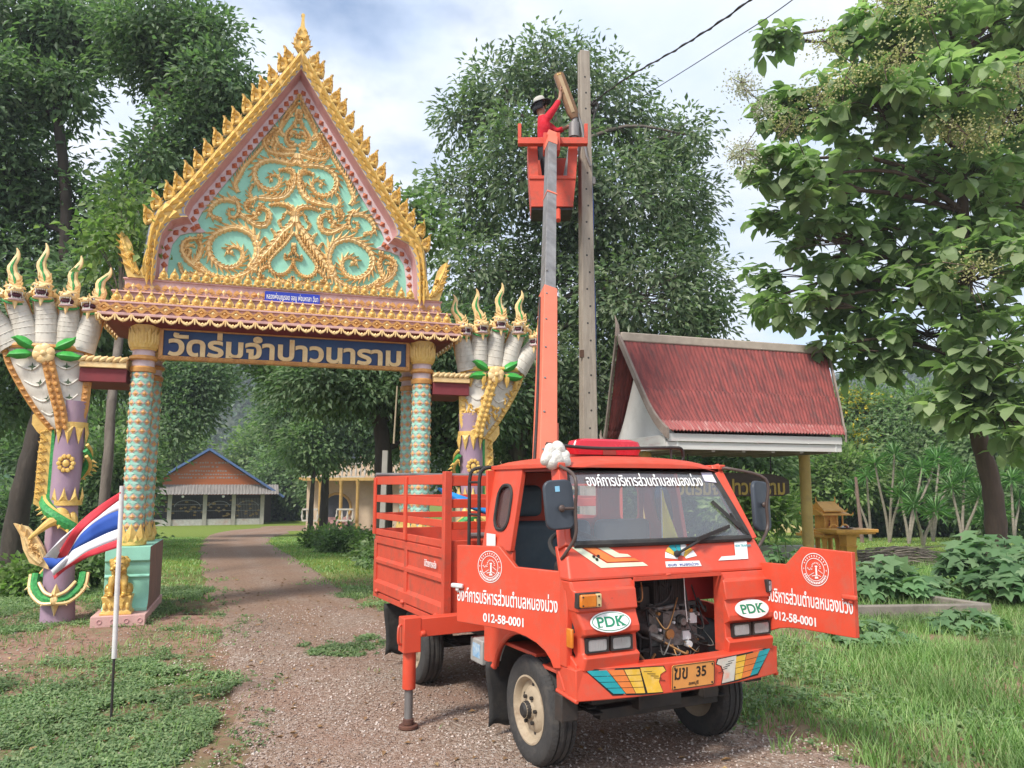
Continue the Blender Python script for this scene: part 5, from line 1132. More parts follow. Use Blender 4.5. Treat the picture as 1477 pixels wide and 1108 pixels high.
# ---- carved scrolls of the gable (traced on the left half, mirrored)
def Z1(x, y): a, b = gp(230 + x/7.385, 280 + y/7.385, .05); return (a, b)
def Z2(x, y): a, b = gp(330 + x/6.155, 120 + y/6.155, .05); return (a, b)
SC = [
 (Z1, [(1000,800),(940,770),(1010,660),(1015,560),(975,450),(900,390),(780,352),(660,375),(560,425),(500,510),(500,610),(545,700),(640,770),(740,780),(820,740),(860,660),(840,590),(770,555),(700,580),(700,620),(740,620)], 66, 1, -1),
 (Z1, [(1410,235),(1380,320),(1290,395),(1225,480),(1150,570),(1080,640),(1010,740),(900,830),(740,890),(610,880),(500,840),(420,770),(390,740)], 66, 1, 1),
 (Z1, [(430,850),(330,860),(225,845),(185,770),(178,740)], 46, .7, -1),
 (Z1, [(470,830),(360,770),(260,690),(215,600),(225,520),(290,470),(370,470),(385,440)], 56, .9, -1),
 (Z1, [(260,690),(300,600),(250,580)], 40, .6, 1), (Z1, [(330,740),(400,640),(420,560),(400,500),(420,440)], 48, .9, 1), (Z1, [(240,560),(300,540),(340,560)], 40, .6, 1),
 (Z1, [(1410,235),(1400,160),(1330,110),(1240,95),(1150,112)], 56, .8, 1), (Z1, [(1400,230),(1330,190),(1290,260)], 40, .6, -1), (Z1, [(1270,350),(1240,290),(1270,270)], 34, .5, -1),
 (Z1, [(1140,540),(1110,480),(1100,465)], 40, .3, 1), (Z1, [(1230,470),(1190,400),(1165,375)], 40, .3, 1),
 (Z1, [(830,210),(900,255),(1000,325),(1090,330),(1140,270),(1140,190),(1080,150),(1010,160),(1030,210)], 58, .9, 1),
 (Z1, [(1000,60),(930,60),(885,110),(900,160),(930,190)], 44, .8, 1), (Z1, [(960,190),(1000,230),(940,260),(870,230)], 44, .8, -1),
 (Z1, [(760,20),(810,110),(815,190),(775,245),(715,230),(715,165),(760,165)], 46, .6, 1),
 (Z1, [(780,80),(700,55),(600,70),(525,130),(505,200),(560,250),(600,250),(620,270)], 56, .9, -1),
 (Z2, [(60,970),(30,900),(75,810),(120,730),(190,660),(260,580),(330,490),(380,400)], 40, .9, 1),
 (Z2, [(240,1010),(370,1020),(470,1000),(540,920),(560,830),(530,760),(430,770)], 50, .9, 1),
 (Z2, [(570,620),(565,690),(530,710),(440,690),(340,680),(250,710),(205,780),(225,870),(300,935),(390,935),(435,870),(400,815),(345,825),(355,860)], 50, .9, -1),
 (Z2, [(540,910),(490,880),(540,860)], 34, .5, 1), (Z2, [(540,800),(480,760),(430,770)], 34, .5, 1),
 (Z2, [(230,1010),(180,1040),(130,1075),(190,1100)], 40, .8, 1), (Z2, [(190,1030),(160,970),(190,900)], 34, .8, 1), (Z2, [(1010-800+30,1060),(280,1090),(240,1100)], 30, .6, 1),
 (Z2, [(560,620),(440,630),(340,605),(305,560),(330,520)], 44, .9, -1), (Z2, [(575,590),(490,590),(420,540),(395,470),(440,400),(500,310),(550,240),(600,180)], 36, .8, 1),
 (Z2, [(590,540),(530,560),(485,510),(490,440),(540,380),(590,330)], 36, .7, -1), (Z2, [(560,520),(520,520),(515,480),(545,470)], 28, .5, 1), (Z2, [(580,400),(560,350),(600,300)], 30, .4, 1),
 (Z2, [(600,150),(590,110)], 30, .3, 1), (Z2, [(470,470),(430,420),(450,360),(480,330)], 40, 1, 1), (Z2, [(540,300),(520,240),(560,190)], 36, 1, 1), (Z2, [(520,460),(540,430),(575,440),(580,480)], 36, .8, -1), (Z2, [(600,230),(575,280),(598,330)], 34, .8, 1), (Z2, [(380,600),(400,540),(440,560)], 36, .8, 1), (Z2, [(420,500),(380,470),(400,400)], 36, .9, -1), (Z2, [(560,170),(585,140),(598,100)], 30, .7, 1), (Z2, [(350,560),(380,480),(420,430)], 34, .9, 1), (Z2, [(430,400),(470,300),(540,200),(590,130)], 26, .9, -1), (Z2, [(300,560),(290,500),(350,440)], 30, .9, -1),
 (Z1, [(1410,400),(1310,520),(1210,620),(1140,710),(1150,790),(1220,850),(1310,840),(1380,760),(1390,690),(1310,690),(1310,640)], 40, .8, -1),
 (Z1, [(1400,520),(1390,600),(1350,650)], 34, .9, 1), (Z1, [(1410,925),(1330,940),(1200,915),(1060,925),(965,890)], 44, .8, -1), (Z1, [(1120,760),(1050,800),(1030,870),(1080,880)], 40, .8, 1), (Z1, [(1410,930),(1370,900),(1390,880)], 30, .3, 1),
]
axis0 = 0.0
kn = MB()
for fn, P, w_, lf, sd in SC:
    kk = 7.385 if fn is Z1 else 6.155; ww = 1.16*w_/kk/ (F_PX/10.6)
    Q = [fn(*p) for p in P]; cx = gp(421.5, 330, .05)[0] * 0
    # the carving leans a little in the photo; refer it to the gable's own centre line
    Q = [(min(x + .035, -.012), z) for x, z in Q]
    kanok(kn, Q, ww, .05, lf=lf*1.1, side=sd, y0=.062, gap=.8, k=12, both=True); kanok(kn, [(-x, z) for x, z in Q], ww, .05, lf=lf*1.1, side=-sd, y0=.062, gap=.8, k=12, both=True)
px, pz = 0, 5.26
for s in (-1, 1): kn.add([(0,.06,pz-.11),(s*.062,.06,pz-.02),(s*.045,.06,pz+.02),(s*.03,.06,pz+.05),(0,.06,pz+.13),(0,.02,pz)], [(0,1,5),(1,2,5),(2,3,5),(3,4,5)])
kn.build('carved_scrolls', [m_goldl], tym, sharp=50)

# ---- arms reaching out to the serpent pillars
for s in (-1, 1):
    a = MB(); x0, x1 = s*1.94, s*2.46; X0, X1 = min(x0, x1), max(x0, x1)
    a.box(X0, X1, -.12, .75, 2.86, 3.03, 1); a.box(X0, X1, -.16, .79, 3.032, 3.10, 0)
    for i in range(7):
        x = X0 + (X1-X0)*(i+.5)/7; a.tube([(x-.05,-.15,3.105),(x,-.16,3.135),(x+.05,-.15,3.165)], [.02,.034,.02], 6, 0)
    a.box(X0, X1, -.13, .75, 3.102, 3.17, 0); a.build('side_beam', [m_goldl, m_soff], gate, bevel=.006)

# ================================================================ SERPENT PILLARS
m_lav = mat('lavender_plaster', (0.38, 0.26, 0.34), rough=0.75, c2=(0.30, 0.20, 0.27), scale=3, dirt=(0.42, 0.30, 0.26), dscale=4, damt=0.5, bump=0.12, stretch=(1, 1, .5))
m_belly = mat('grey_belly_plaster', (0.66, 0.62, 0.54), rough=0.6, c2=(0.54, 0.50, 0.43), scale=3, dirt=(0.26, 0.23, 0.17), dscale=7, damt=0.6, stretch=(1, 1, .4))
m_gr = mat('scale_green', (0.06, 0.36, 0.09), rough=0.45, c2=(0.03, 0.22, 0.06), scale=30, lo=.42, hi=.58, bump=.3, bscale=40)
m_mouth = mat('dark_mouth', (0.08, 0.015, 0.03), rough=0.5); m_tooth = mat('ivory', (0.70, 0.66, 0.60), rough=0.4)
def serpent(s, label, gilded):
    """s=-1 left pillar, s=+1 right one; local x grows outwards from the gate"""
    ox = s*2.53; A = thing('serpent_pillar', label, 'statue', GM @ Vector((ox, .05, 0)), GYAW)
    def q(px, py, yl=-.1): x, z = gp(px, py, yl + .05); return (-(x + 2.53), z)        # traced on the left pillar: outward x, height
    def X(p, y=0.0): return (s*p[0], y, p[1])
    # shaft
    b = MB(); pr = [(.185,0),(.18,.25),(.165,.5),(.17,1.0),(.155,1.5),(.165,2.0),(.155,2.22),(.17,2.26),(.16,2.45),(.17,2.62)]
    b.tube([(s*.03*math.sin(z*1.3), 0, z) for r, z in pr], [r for r, z in pr], 20); sh = b.build('shaft', [m_lav], A)
    b = MB()
    b.tube([(0,0,2.30),(0,0,2.36)], .178, 20); b.tube([(0,0,1.36),(0,0,1.42)], .172, 20)
    for i in range(9):
        a = 2*PI*i/9; d = Vector((math.sin(a), -math.cos(a), 0)); t = Vector((math.cos(a), math.sin(a), 0)); c0 = d*.170 + Vector((0,0,2.31))
        b.add([c0-t*.055, c0+t*.055, c0+t*.03-Vector((0,0,.11)), c0-Vector((0,0,.22)), c0-t*.03-Vector((0,0,.11)), c0+d*.03-Vector((0,0,.08))], [(0,1,5),(1,2,5),(2,3,5),(3,4,5),(4,0,5)])
        c0 = d*.168 + Vector((0,0,1.41)); b.add([c0-t*.05, c0+t*.05, c0+t*.02+Vector((0,0,.09)), c0+Vector((0,0,.17)), c0-t*.02+Vector((0,0,.09)), c0+d*.025+Vector((0,0,.06))], [(0,1,5),(1,2,5),(2,3,5),(3,4,5),(4,0,5)])
    for a in (0, PI*.9, -PI*.9):
        for i in range(10):
            th = 2*PI*i/10; b.ell((math.sin(a)*.17 + math.cos(a)*.075*math.cos(th), -math.cos(a)*.17 + math.sin(a)*.075*math.cos(th), 1.86 + .085*math.sin(th)), .03, .025, .03, 6, 4)
        b.ell((math.sin(a)*.175, -math.cos(a)*.175, 1.86), .04, .03, .045, 8, 5)
    b.build('gold_bands', [m_gold], sh)
    # tall back ribbon
    b = MB(); P = [(.20,1.30),(.34,1.38),(.335,1.5),(.33,2.0),(.315,2.20),(.36,2.24),(.42,2.33),(.42,2.44),(.35,2.50),(.34,2.40),(.25,2.40),(.19,2.32)]
    b.prism([(s*x, z) for x, z in P], lambda u, v, d: (u, d, v), -.05, .05, 0); b.box(min(s*.165,s*.20), max(s*.165,s*.20), -.06, .06, 1.45, 2.34, 1)
    for i in range(7): kanok(b, [(s*.26, 1.42+.12*i), (s*.31, 1.50+.12*i), (s*.25, 1.53+.12*i)], .05, .03, y0=-.05, lf=.6)
    b.build('back_ribbon', [m_gold, m_gr], A)
    # hood: a curved shield that spreads outwards
    L = [q(*p) for p in ((5,497),(10,520),(24,548),(40,575),(56,598),(74,618))]; R = [q(*p) for p in ((124,506),(127,520),(125,545),(122,570),(119,592),(108,622))]
    def hood(u, v):
        k = v*5; i = min(int(k), 4); f = k - i; l = Vector(L[i]).lerp(Vector(L[i+1]), f); r = Vector(R[i]).lerp(Vector(R[i+1]), f); p = l.lerp(r, u)
        return (s*p.x, -.16*math.sin(PI*u)**.7*(1-.3*v) - .03 - .035*abs(math.sin(v*5*PI))*.35, p.y)
    b = MB(); b.grid(hood, 20, 30, 0); bk = MB()
    b.grid(lambda u, v: (hood(u, v)[0], .12*math.sin(PI*u) + .02, hood(u, v)[2]), 12, 12, 0)
    for i in range(5):                                    # belly plates
        v = .06 + .175*i
        for u0, u1 in ((.10, .44), (.58, .88)):
            b.tube([(Vector(hood(u0 + (u1-u0)*t, v + .07*math.sin(PI*t))) + Vector((0, -.006, 0))) for t in [k/8 for k in range(9)]], .011, 5, 0)
    hd = b.build('hood', [m_belly], A)
    b = MB()
    for u in (0.0, 1.0):
        pts = [Vector(hood(u, k/14)) + Vector((0, -.02, 0)) for k in range(15)]; b.tube(pts, [.055 if u else .04]*15, 6, 0, flat=.6)
        for p in pts: b.ell(p + Vector((0,-.03,0)), .03, .02, .018, 6, 4)
    b.tube([Vector(hood(t, .02)) + Vector((0,-.02,.015)) for t in [k/16 for k in range(17)]], .035, 6, 0)
    for u in (0, 1): p = Vector(hood(u, 0)); b.tube([p, p + Vector((s*(.06 if u == 0 else -.0), 0, .10)), p + Vector((s*(.09 if u == 0 else -.01), 0, .19))], [.05,.035,.006], 6)
    pts = [Vector(hood(.52 - .0*k, .10 + .88*k/12)) + Vector((0,-.012,0)) for k in range(13)]
    b.tube(pts, [.070]*13, 6, 0, flat=.35)
    for p in pts:
        for sx in (-1, 1): b.ell(p + Vector((sx*.036, -.035, 0)), .028, .02, .028, 6, 4)
    if gilded:
        rr = random.Random(3)
        for k in range(90):
            u, v = rr.random(), .12 + .88*rr.random()**.8
            if v < .55 and (.16 < u < .42 or .62 < u < .86): continue
            p = Vector(hood(u, v)); a = rr.random()*6; kk = .04 + .02*rr.random()
            kanok(b, [(p.x-kk*math.cos(a), p.z-kk*math.sin(a)), (p.x, p.z+kk*.4), (p.x+kk*math.cos(a), p.z+kk*math.sin(a))], .045, .03, y0=p.y, lf=.7, k=4)
        for u in (.12, .30, .50, .70, .9):
            p = Vector(hood(u, .10)); b.tube([p + Vector((0,-.02,0)), p + Vector((0,-.035,-.10)), p + Vector((0,-.02,-.19))], [.05,.04,.008], 6)
    else:
        pass
    b.build('gold_trim', [m_gold if gilded else m_goldo], hd)
    if not gilded:
        b = MB()
        for i in range(5):
            for u, v in ((.27 + .03*i, .10 + .175*i), (.74 - .0*i, .10 + .175*i)):
                p = Vector(hood(u, v)) + Vector((0,-.012,0)); a = .055*(1-.06*i)
                for k in range(4):
                    t = k*PI/2; b.add([p, p + Vector((a*.35*math.cos(t+.7), -.002, a*.35*math.sin(t+.7))), p + Vector((a*math.cos(t), -.004, a*math.sin(t))), p + Vector((a*.35*math.cos(t-.7), -.002, a*.35*math.sin(t-.7)))], [(0,1,2,3)])
        b.build('green_rosettes', [mat('dark_green_inlay', (.05,.09,.03), rough=.4)], hd)
    # rosette and leaves
    fx, fz = q(67, 512); b = MB(); fy = -.24
    for i in range(6):
        a = 2*PI*i/6 + .3; b.ell((s*fx + .062*math.cos(a), fy, fz + .062*math.sin(a)), .062, .025, .062, 10, 6)
    b.ell((s*fx, fy-.025, fz), .035, .025, .035, 10, 6); b.ell((s*fx, fy+.02, fz), .125, .02, .125, 16, 6); b.build('flower', [m_goldl], hd)
    b = MB()
    for a, ln in ((150, .30), (185, .30), (30, .30), (-5, .32)):
        t = rad(a); d = Vector((math.cos(t), 0, math.sin(t))); nn = Vector((-d.z, 0, d.x)); c0 = Vector((s*fx, fy+.02, fz)) + d*.10
        vs = [c0]; 
        for k, wd in ((.3,.055),(.6,.06),(.85,.03)): vs += [c0 + d*ln*k + nn*wd, c0 + d*ln*k + Vector((0,-.03,0)), c0 + d*ln*k - nn*wd]
        vs.append(c0 + d*ln + nn*.03)
        b.add(vs, [(0,1,2),(0,2,3),(1,4,5,2),(2,5,6,3),(4,7,8,5),(5,8,9,6),(7,10,8),(8,10,9)])
    b.build('leaves', [mat('leaf_green_paint', (.07,.40,.07), rough=.4, c2=(.04,.28,.05), scale=20)], hd, solid=.006)
    # five necks and heads
    web = []
    for ni, (base, mid, head, tip, yaw_) in enumerate(((q(16,500), q(-3,470), q(-22,444), q(-40,375), -50), (q(38,500), q(33,470), q(19,427), q(22,357), -28), (q(66,500), q(66,465), q(62,424), q(64,350), -5), (q(96,502), q(97,475), q(101,436), q(115,368), 8), (q(116,506), q(125,480), q(137,443), q(158,385), 30))):
        yw = rad(yaw_)*(-s)*(-1); b = MB()
        P3 = catmull([X(base, -.02), X(mid, -.03), X(((mid[0]+head[0])/2, (mid[1]+head[1])/2), -.05), X(head, -.06)], 6); n = len(P3)
        b.tube(P3, [.152 - .050*(i/(n-1)) for i in range(n)], 16, 0)
        web.append([Vector(p) for p in P3])
        for i in range(2, n-1, 2):
            p = Vector(P3[i]); d = (Vector(P3[i+1]) - Vector(P3[i-1])).normalized(); r = .153 - .050*(i/(n-1)); a = Vector((d.z, 0, -d.x)); f_ = Vector((0,-1,0))
            b.tube([p + a*(r*math.cos(t)) + f_*(r*math.sin(t)) - d*.035*math.sin(t) for t in [rad(v) for v in range(20, 161, 20)]], .006, 5, 0)
        dside = Vector(P3[-1]) - Vector(P3[0])
        nk = b.build('neck', [m_belly], A)
        e = MB()
        for sx in (-1, 1):
            e.tube([Vector(P3[i]) + Vector((sx*.12, .03, 0)) for i in range(2, n)], .02, 6, 0)
        e.build('neck_edge', [m_goldo], nk)
        h = MB(); T = Matrix.Translation(Vector(X(head, -.10))) @ Matrix.Rotation(yw, 4, 'Z')
        def E(c, rx, ry, rz, mi=0, n=12, k=8):
            k0 = len(h.v); h.ell(c, rx, ry, rz, n, k, mi)
        E((0,.02,0), .125, .12, .105); E((0,-.07,.045), .105, .10, .05, 0); E((0,-.15,.055), .075, .05, .04, 0)           # skull, upper jaw, snout
        E((0,-.06,-.075), .12, .10, .035, 0); E((0,-.13,-.07), .09, .04, .022, 4)                                        # lower jaw, lip
        E((0,-.10,-.015), .085, .075, .045, 2)                                                                            # mouth
        for sx in (-1, 1):
            E((sx*.065,-.115,.075), .026, .022, .024, 3, 8, 6); E((sx*.065,-.135,.075), .013, .010, .013, 2, 8, 5); E((sx*.04,-.185,.07), .018, .018, .014, 0, 8, 5)
            h.tube([(sx*.11,.0,.0),(sx*.17,.03,-.02),(sx*.18,.03,-.10)], [.045,.03,.006], 6, 0); h.tube([(sx*.11,.0,.03),(sx*.15,.03,.09)], [.03,.005], 6, 0)
            h.cone((sx*.062,-.165,.03), (sx*.062,-.17,-.03), .012, 6, 3); h.cone((sx*.05,-.155,-.06), (sx*.05,-.155,-.015), .010, 6, 3)
            h.tube([(sx*.04,-.14,.095),(sx*.09,-.11,.105),(sx*.125,-.05,.095)], [.012,.018,.008], 6, 0)
            h.tube([(sx*.12,-.03,-.08),(sx*.08,-.09,-.115),(0,-.11,-.125)], [.02,.016,.014], 6, 1)
        for i in range(5): h.cone((-.04+.02*i,-.185,.028), (-.04+.02*i,-.186,.006), .009, 5, 3); h.cone((-.036+.018*i,-.16,-.058), (-.036+.018*i,-.16,-.038), .008, 5, 3)
        h.cone((0,-.11,-.10), (0,-.13,-.20), .035, 6, 0)
        for i in range(len(h.v)): h.v[i] = tuple(T @ (Vector(h.v[i])*.92))
        ho = h.build('head', [m_goldl, m_gr, m_mouth, m_tooth, mat('pink_lip', (.62,.42,.42), rough=.5)], nk, sharp=60)
        c = MB(); H0 = Vector(X(head, -.10)) + Vector((0,0,.05)); TP = Vector(X(tip, -.08)); dd = TP - H0; n = 14; pts = []; rr = []; rr2 = []
        lat = Vector((dd.z, 0, -dd.x)).normalized()
        for i in range(n+1):
            t = i/n; pts.append(H0 + dd*t + lat*(.045*math.sin(t*9.0)*(.3+t)*(1-.45*t))); rr.append(.082*(1-t)**.75*(1+.12*math.sin(t*26)) + .006)
        c.tube(pts, rr, 8, 0, flat=.6, up=(0, 1, 0)); c.tube([p + Vector((0,-.03*(1-i/n)-.008,0)) for i, p in enumerate(pts[2:12])], [.004,.016,.02,.012,.016,.02,.016,.012,.008,.003], 6, 1)
        for i in range(4):
            for sx in (-1, 1): kanok(c, [(pts[i].x, pts[i].z), (pts[i].x+sx*rr[i]*.8, pts[i].z+.04), (pts[i].x+sx*rr[i]*.95, pts[i].z+.08)], .028, .018, lf=0, y0=pts[i].y-.03, curl=False, k=4)
        c.build('crest', [m_goldl, m_gr], ho)
    b = MB()                                              # membrane that joins the necks into one fan
    for a_, c_ in zip(web[:-1], web[1:]):
        k_ = int(len(a_)*.72); b.grid(lambda u, v: tuple(a_[int(round(v*(k_-1)))].lerp(c_[int(round(v*(k_-1)))], u) + Vector((0, -.06 + .09*math.sin(PI*u), -.05*math.sin(PI*u)*v))), 8, k_-1)
    b.build('neck_web', [m_belly], A, solid=.02)
    # coiled small serpent round the shaft, its tail flame
    b = MB(); pts = []; 
    for i in range(61):
        t = i/60; a = -s*(rad(60) + t*rad(560)); z = 2.02 - 1.55*t; pts.append((math.sin(a)*.20*1.05, -math.cos(a)*.20, z))
    b.tube(pts, [.03 + .045*min(1, i/12) for i in range(61)], 8, 0, up=(0,0,1), flat=1.0)
    co = b.build('coil', [m_gr], A)
    b = MB()
    for k, off in ((0, .07), (1, -.07)): b.tube([Vector(p)*1.0 + Vector((p[0]*.10, p[1]*.10, off)) for p in pts], .022, 6, 0)
    for i in range(2, 60, 2):
        p = Vector(pts[i]); d = Vector((p.x, p.y, 0)).normalized(); b.cone(p + d*.05 + Vector((0,0,-.07)), p + d*.11 + Vector((0,0,-.10)), .02, 5)
    b.build('coil_edge', [m_gold], co)
    b = MB(); P = [(.10,.62),(.30,.70),(.38,.86),(.42,1.02),(.50,1.16),(.44,1.14),(.36,1.12),(.26,1.02),(.20,.92),(.14,.80)]
    b.prism([(s*x, z) for x, z in P], lambda u, v, d: (u, d, v), -.16, -.09)
    kanok(b, [(s*.18,.70),(s*.30,.82),(s*.36,.98),(s*.46,1.13)], .09, .04, y0=-.16, side=s, curl=False); kanok(b, [(s*.16,.74),(s*.22,.88),(s*.30,.90),(s*.27,.82)], .06, .04, y0=-.16, side=-s)
    b.build('tail_flame', [m_goldl], co)
    b = MB()                                              # flaming bib near the foot
    for sx in (-1, 1):
        b.tube(catmull([(sx*.02,-.24,.26),(sx*.14,-.20,.30),(sx*.24,-.12,.42),(sx*.25,-.05,.56)], 5), .045, 7, 1)
        b.tube(catmull([(sx*.02,-.27,.24),(sx*.15,-.23,.25),(sx*.28,-.14,.38),(sx*.30,-.06,.56)], 5), .022, 6, 0); b.tube(catmull([(sx*.02,-.27,.33),(sx*.11,-.23,.37),(sx*.19,-.15,.47)], 5), .020, 6, 0)
        for i in range(5): b.cone((sx*(.10+.045*i),-.24+.03*i,.25+.045*i), (sx*(.14+.05*i),-.26+.03*i,.21+.045*i), .025, 5, 0)
    b.add([(-.07,-.20,.30),(0,-.20,.08),(.07,-.20,.30),(.0,-.20,.46),(0,-.29,.29)], [(0,1,4),(1,2,4),(2,3,4),(3,0,4)]); b.ell((0,-.26,.27), .05, .03, .05, 8, 5)
    b.build('flame_bib', [m_goldl, m_gr], A)
    # projecting gold elephant-trunk bracket halfway
    b = MB(); b.tube(catmull([(s*-.05,-.14,1.20),(s*.08,-.22,1.18),(s*.20,-.26,1.08),(s*.30,-.28,.98)], 5), [.08,.08,.075,.07,.065,.06,.055,.05,.045,.04,.035,.03,.028,.025,.02,.015][:16], 8, 0); b.ell((s*.02,-.15,1.22), .10, .08, .12, 10, 7); b.ell((-s*.10,-.10,1.15), .06,.07,.14,8,6)
    b.build('gold_bracket', [m_gold], A); return A
serpent(-1, 'five-headed serpent pillar with plain grey belly and brown trim beyond the flag', False)
serpent(1, 'five-headed serpent pillar with gilded chest rising behind the orange truck', True)
# ================================================================ POLE, WIRES, LAMP, WORKER, FLAG, LION
m_wood = mat('weathered_pole_concrete', (0.36, 0.31, 0.25), rough=0.85, c2=(0.25, 0.21, 0.165), scale=4, dirt=(0.12, 0.09, 0.07), dscale=6, damt=0.5, bump=0.25, stretch=(3, 3, .35))
pb = at(849, 640, 10.42); pole = thing('utility_pole', 'tall weathered square utility pole standing beside the raised bucket', 'pole', (pb.x, 10.42, 0), rad(12))
pt = at(840, 76, 10.42); H = pt.z
g = MB(); off = pt.x - pb.x
g.hexa([(-.115,-.115,-.2),(.115,-.115,-.2),(.115,.115,-.2),(-.115,.115,-.2),(-.072,-.072,H),(.072,-.072,H),(.072,.072,H),(-.072,.072,H)]); ps = g.build('shaft', [m_wood], pole, bevel=.012)
g = MB()
for i in range(26):
    z = 1.4 + i*.24; w_ = .115 - .043*z/H; g.cyl((.02*math.sin(i*3), -w_-.002, z), (.02*math.sin(i*3), -w_+.01, z), .014, 8)
g.build('bolt_holes', [m_blk], ps)
ht = [at(848,p,10.42).z for p in (150, 178, 245, 262)]
g = MB()
for z in (ht[0], ht[0]-.12): g.ell((.13, -.02, z), .045, .045, .045, 10, 7); g.tube([(.06,0,z),(.14,-.03,z)], .018, 6)
g.tube(catmull([(.12,-.04,ht[0]+.05),(.19,-.06,ht[0]-.02),(.14,-.05,ht[0]-.15),(.10,-.08,ht[0]-.3)], 5), .012, 6); g.build('insulator', [m_blk], pole)
g = MB(); g.box(.075,.135,-.06,.06,ht[3]-.05,ht[3]+.06); g.tube([(.09,0,ht[2]+.35),(.105,0,ht[3])], .012, 6); g.box(.06,.075,-.05,.05,ht[3]-.25,ht[2]+.1); g.build('fuse_box', [m_steel], pole, bevel=.006)
g = MB(); g.box(-.125,-.08,-.10,-.04,at(848,510,10.42).z-.07,at(848,510,10.42).z+.03); g.build('rusty_bracket', [mat('rust', (.10,.05,.03), rough=.85)], pole)
g = MB(); pts = [(.075+.05*(1-z/H)+.008*math.sin(z*5), -.05, z) for z in [0, .8, 1.6, 2.4, 3.2, 4.0, 4.8, 5.4, ht[3]]]; g.tube(catmull(pts, 4), .009, 6); g.build('blue_cable', [mat('blue_cable_skin', (.02,.07,.30), rough=.5)], pole)
def wire(name, label, pts, r, twist=0):
    o = thing(name, label, 'wire', pts[0]); P = [Vector(p) - Vector(pts[0]) for p in pts]; Q = [Vector(p) for p in catmull([tuple(p) for p in P], 24)]
    g = MB(); g.tube(Q, r, 6)
    if twist: g.tube([p + Vector((r*1.6*math.sin(i*.9), 0, r*1.6*math.cos(i*.9))) for i, p in enumerate(Q)], r*.8, 5)
    g.build('cable', [m_blk], o); return o
wire('power_line', 'thick twisted overhead cable running from the pole to the top edge', [tuple(at(850,152,10.42)), tuple(at(905,112,9.0)), tuple(at(985,66,7.6)), tuple(at(1082,0,6.4)), tuple(at(1260,-150,5.0))], .0075, 1)
wire('power_line', 'thin single overhead wire right of the twisted cable', [tuple(at(880,168,17)), tuple(at(955,122,15)), tuple(at(1050,62,12.5)), tuple(at(1143,0,10.5)), tuple(at(1330,-150,8))], .008)
# street lamp being fitted
lamp = thing('street_lamp', 'long brown street lamp head held up against the pole', 'street lamp', at(829, 185, 10.30))
def LP_(px, py, Y=10.30): return at(px, py, Y) - at(829, 185, 10.30)
g = MB(); a, b_ = LP_(805,107), LP_(829,172); d = (b_-a).normalized(); sd_ = d.cross(Vector((0,1,0))).normalized(); f_ = Vector((0,-1,0))
loft(g, [[a + d*t*(b_-a).length + sd_*w2*s1 + f_*h2 for s1, h2 in ((-1,-.02),(1,-.02),(1,.03),(.5,.055),(-.5,.055),(-1,.03))] for t, w2 in ((0,.06),(.03,.075),(.85,.08),(1,.05))])
lh = g.build('lamp_housing', [mat('brown_lamp_shell', (.22,.12,.06), rough=.45, c2=(.16,.085,.04), scale=8, metal=.3)], lamp, bevel=.006)
g = MB(); g.bar(a + d*.05 + f_*.058, b_ - d*.08 + f_*.058, .05, .012, up=f_); g.build('lamp_glass', [mat('dusty_lamp_glass', (.45,.32,.18), rough=.3)], lh)
g = MB(); 
for q in (.012,.045): g.ell(a + d*.035 + sd_*(q-.03)+f_*.06, .014,.012,.014,8,5)
g.build('cap_screws', [m_gold], lh)
g = MB(); g.cyl(LP_(829,168), LP_(828,200), .045, 14); g.cyl(LP_(828,178), LP_(828,198), .075, 16); g.tube([LP_(833,165),LP_(838,178),LP_(846,225),LP_(852,240)], .018, 8); g.build('lamp_socket', [m_steel], lamp)
arm = thing('lamp_arm', 'grey steel lamp arm standing in the bucket beside the worker', 'pipe', at(817, 254, 10.34))
g = MB(); g.tube([at(815,292,10.34)-at(817,254,10.34), at(817,254,10.34)-at(817,254,10.34), at(824,212,10.30)-at(817,254,10.34), at(827,198,10.30)-at(817,254,10.34)], [.045,.045,.042,.03], 12); g.build('tube', [mat('galvanised', (.45,.46,.47), rough=.4, metal=.5)], arm)

# ---- the worker
wk = thing('person', 'worker in red long-sleeved shirt and sun hat reaching up from the bucket', 'person', at(789, 292, 10.34))
W0 = at(789, 292, 10.34)
def wp(px, py, dy=0.0): return tuple(at(px, py, 10.34 + dy) - W0)
def skin(name, verts, edges, radii, m, parent, root=0, sub=2):
    me = bpy.data.meshes.new(name); me.from_pydata(verts, edges, []); o = link(name, me, parent); md = o.modifiers.new('k', 'SKIN'); md.use_smooth_shade = True
    if not me.skin_vertices: me.attributes
    for i, r in enumerate(radii):
        sv = me.skin_vertices[0].data[i]; sv.radius = (r, r) if not isinstance(r, tuple) else r; sv.use_root = (i == root)
    s2 = o.modifiers.new('s', 'SUBSURF'); s2.levels = sub; s2.render_levels = sub; me.materials.append(m); return o
m_skin = mat('skin', (.36,.19,.12), rough=.55, c2=(.32,.16,.10)); m_redc = mat('red_shirt', (.62,.015,.03), rough=.85, c2=(.48,.01,.025), scale=14, bump=.3, bscale=30); m_trou = mat('dark_trousers', (.02,.021,.026), rough=.85, c2=(.035,.035,.04), bump=.25, bscale=25)
J = {'hip': wp(788,214), 'bel': wp(786,200), 'che': wp(785,182), 'nec': wp(781,168), 'hd0': wp(780,162), 'hd1': wp(779,152),
 'shR': wp(788,172,-.14), 'elR': wp(800,156,-.16), 'wrR': wp(808,141,-.10), 'haR': wp(808.5,133,-.08), 'shL': wp(787,178,.14), 'elL': wp(803,190,.12), 'wrL': wp(817,184,.04), 'haL': wp(822,182,.02),
 'tR': wp(785,216,-.08), 'kR': wp(788,252,-.12), 'aR': wp(786,288,-.10), 'fR': wp(793,291,-.14), 'tL': wp(791,216,.08), 'kL': wp(796,252,.06), 'aL': wp(793,288,.08), 'fL': wp(800,291,.04)}
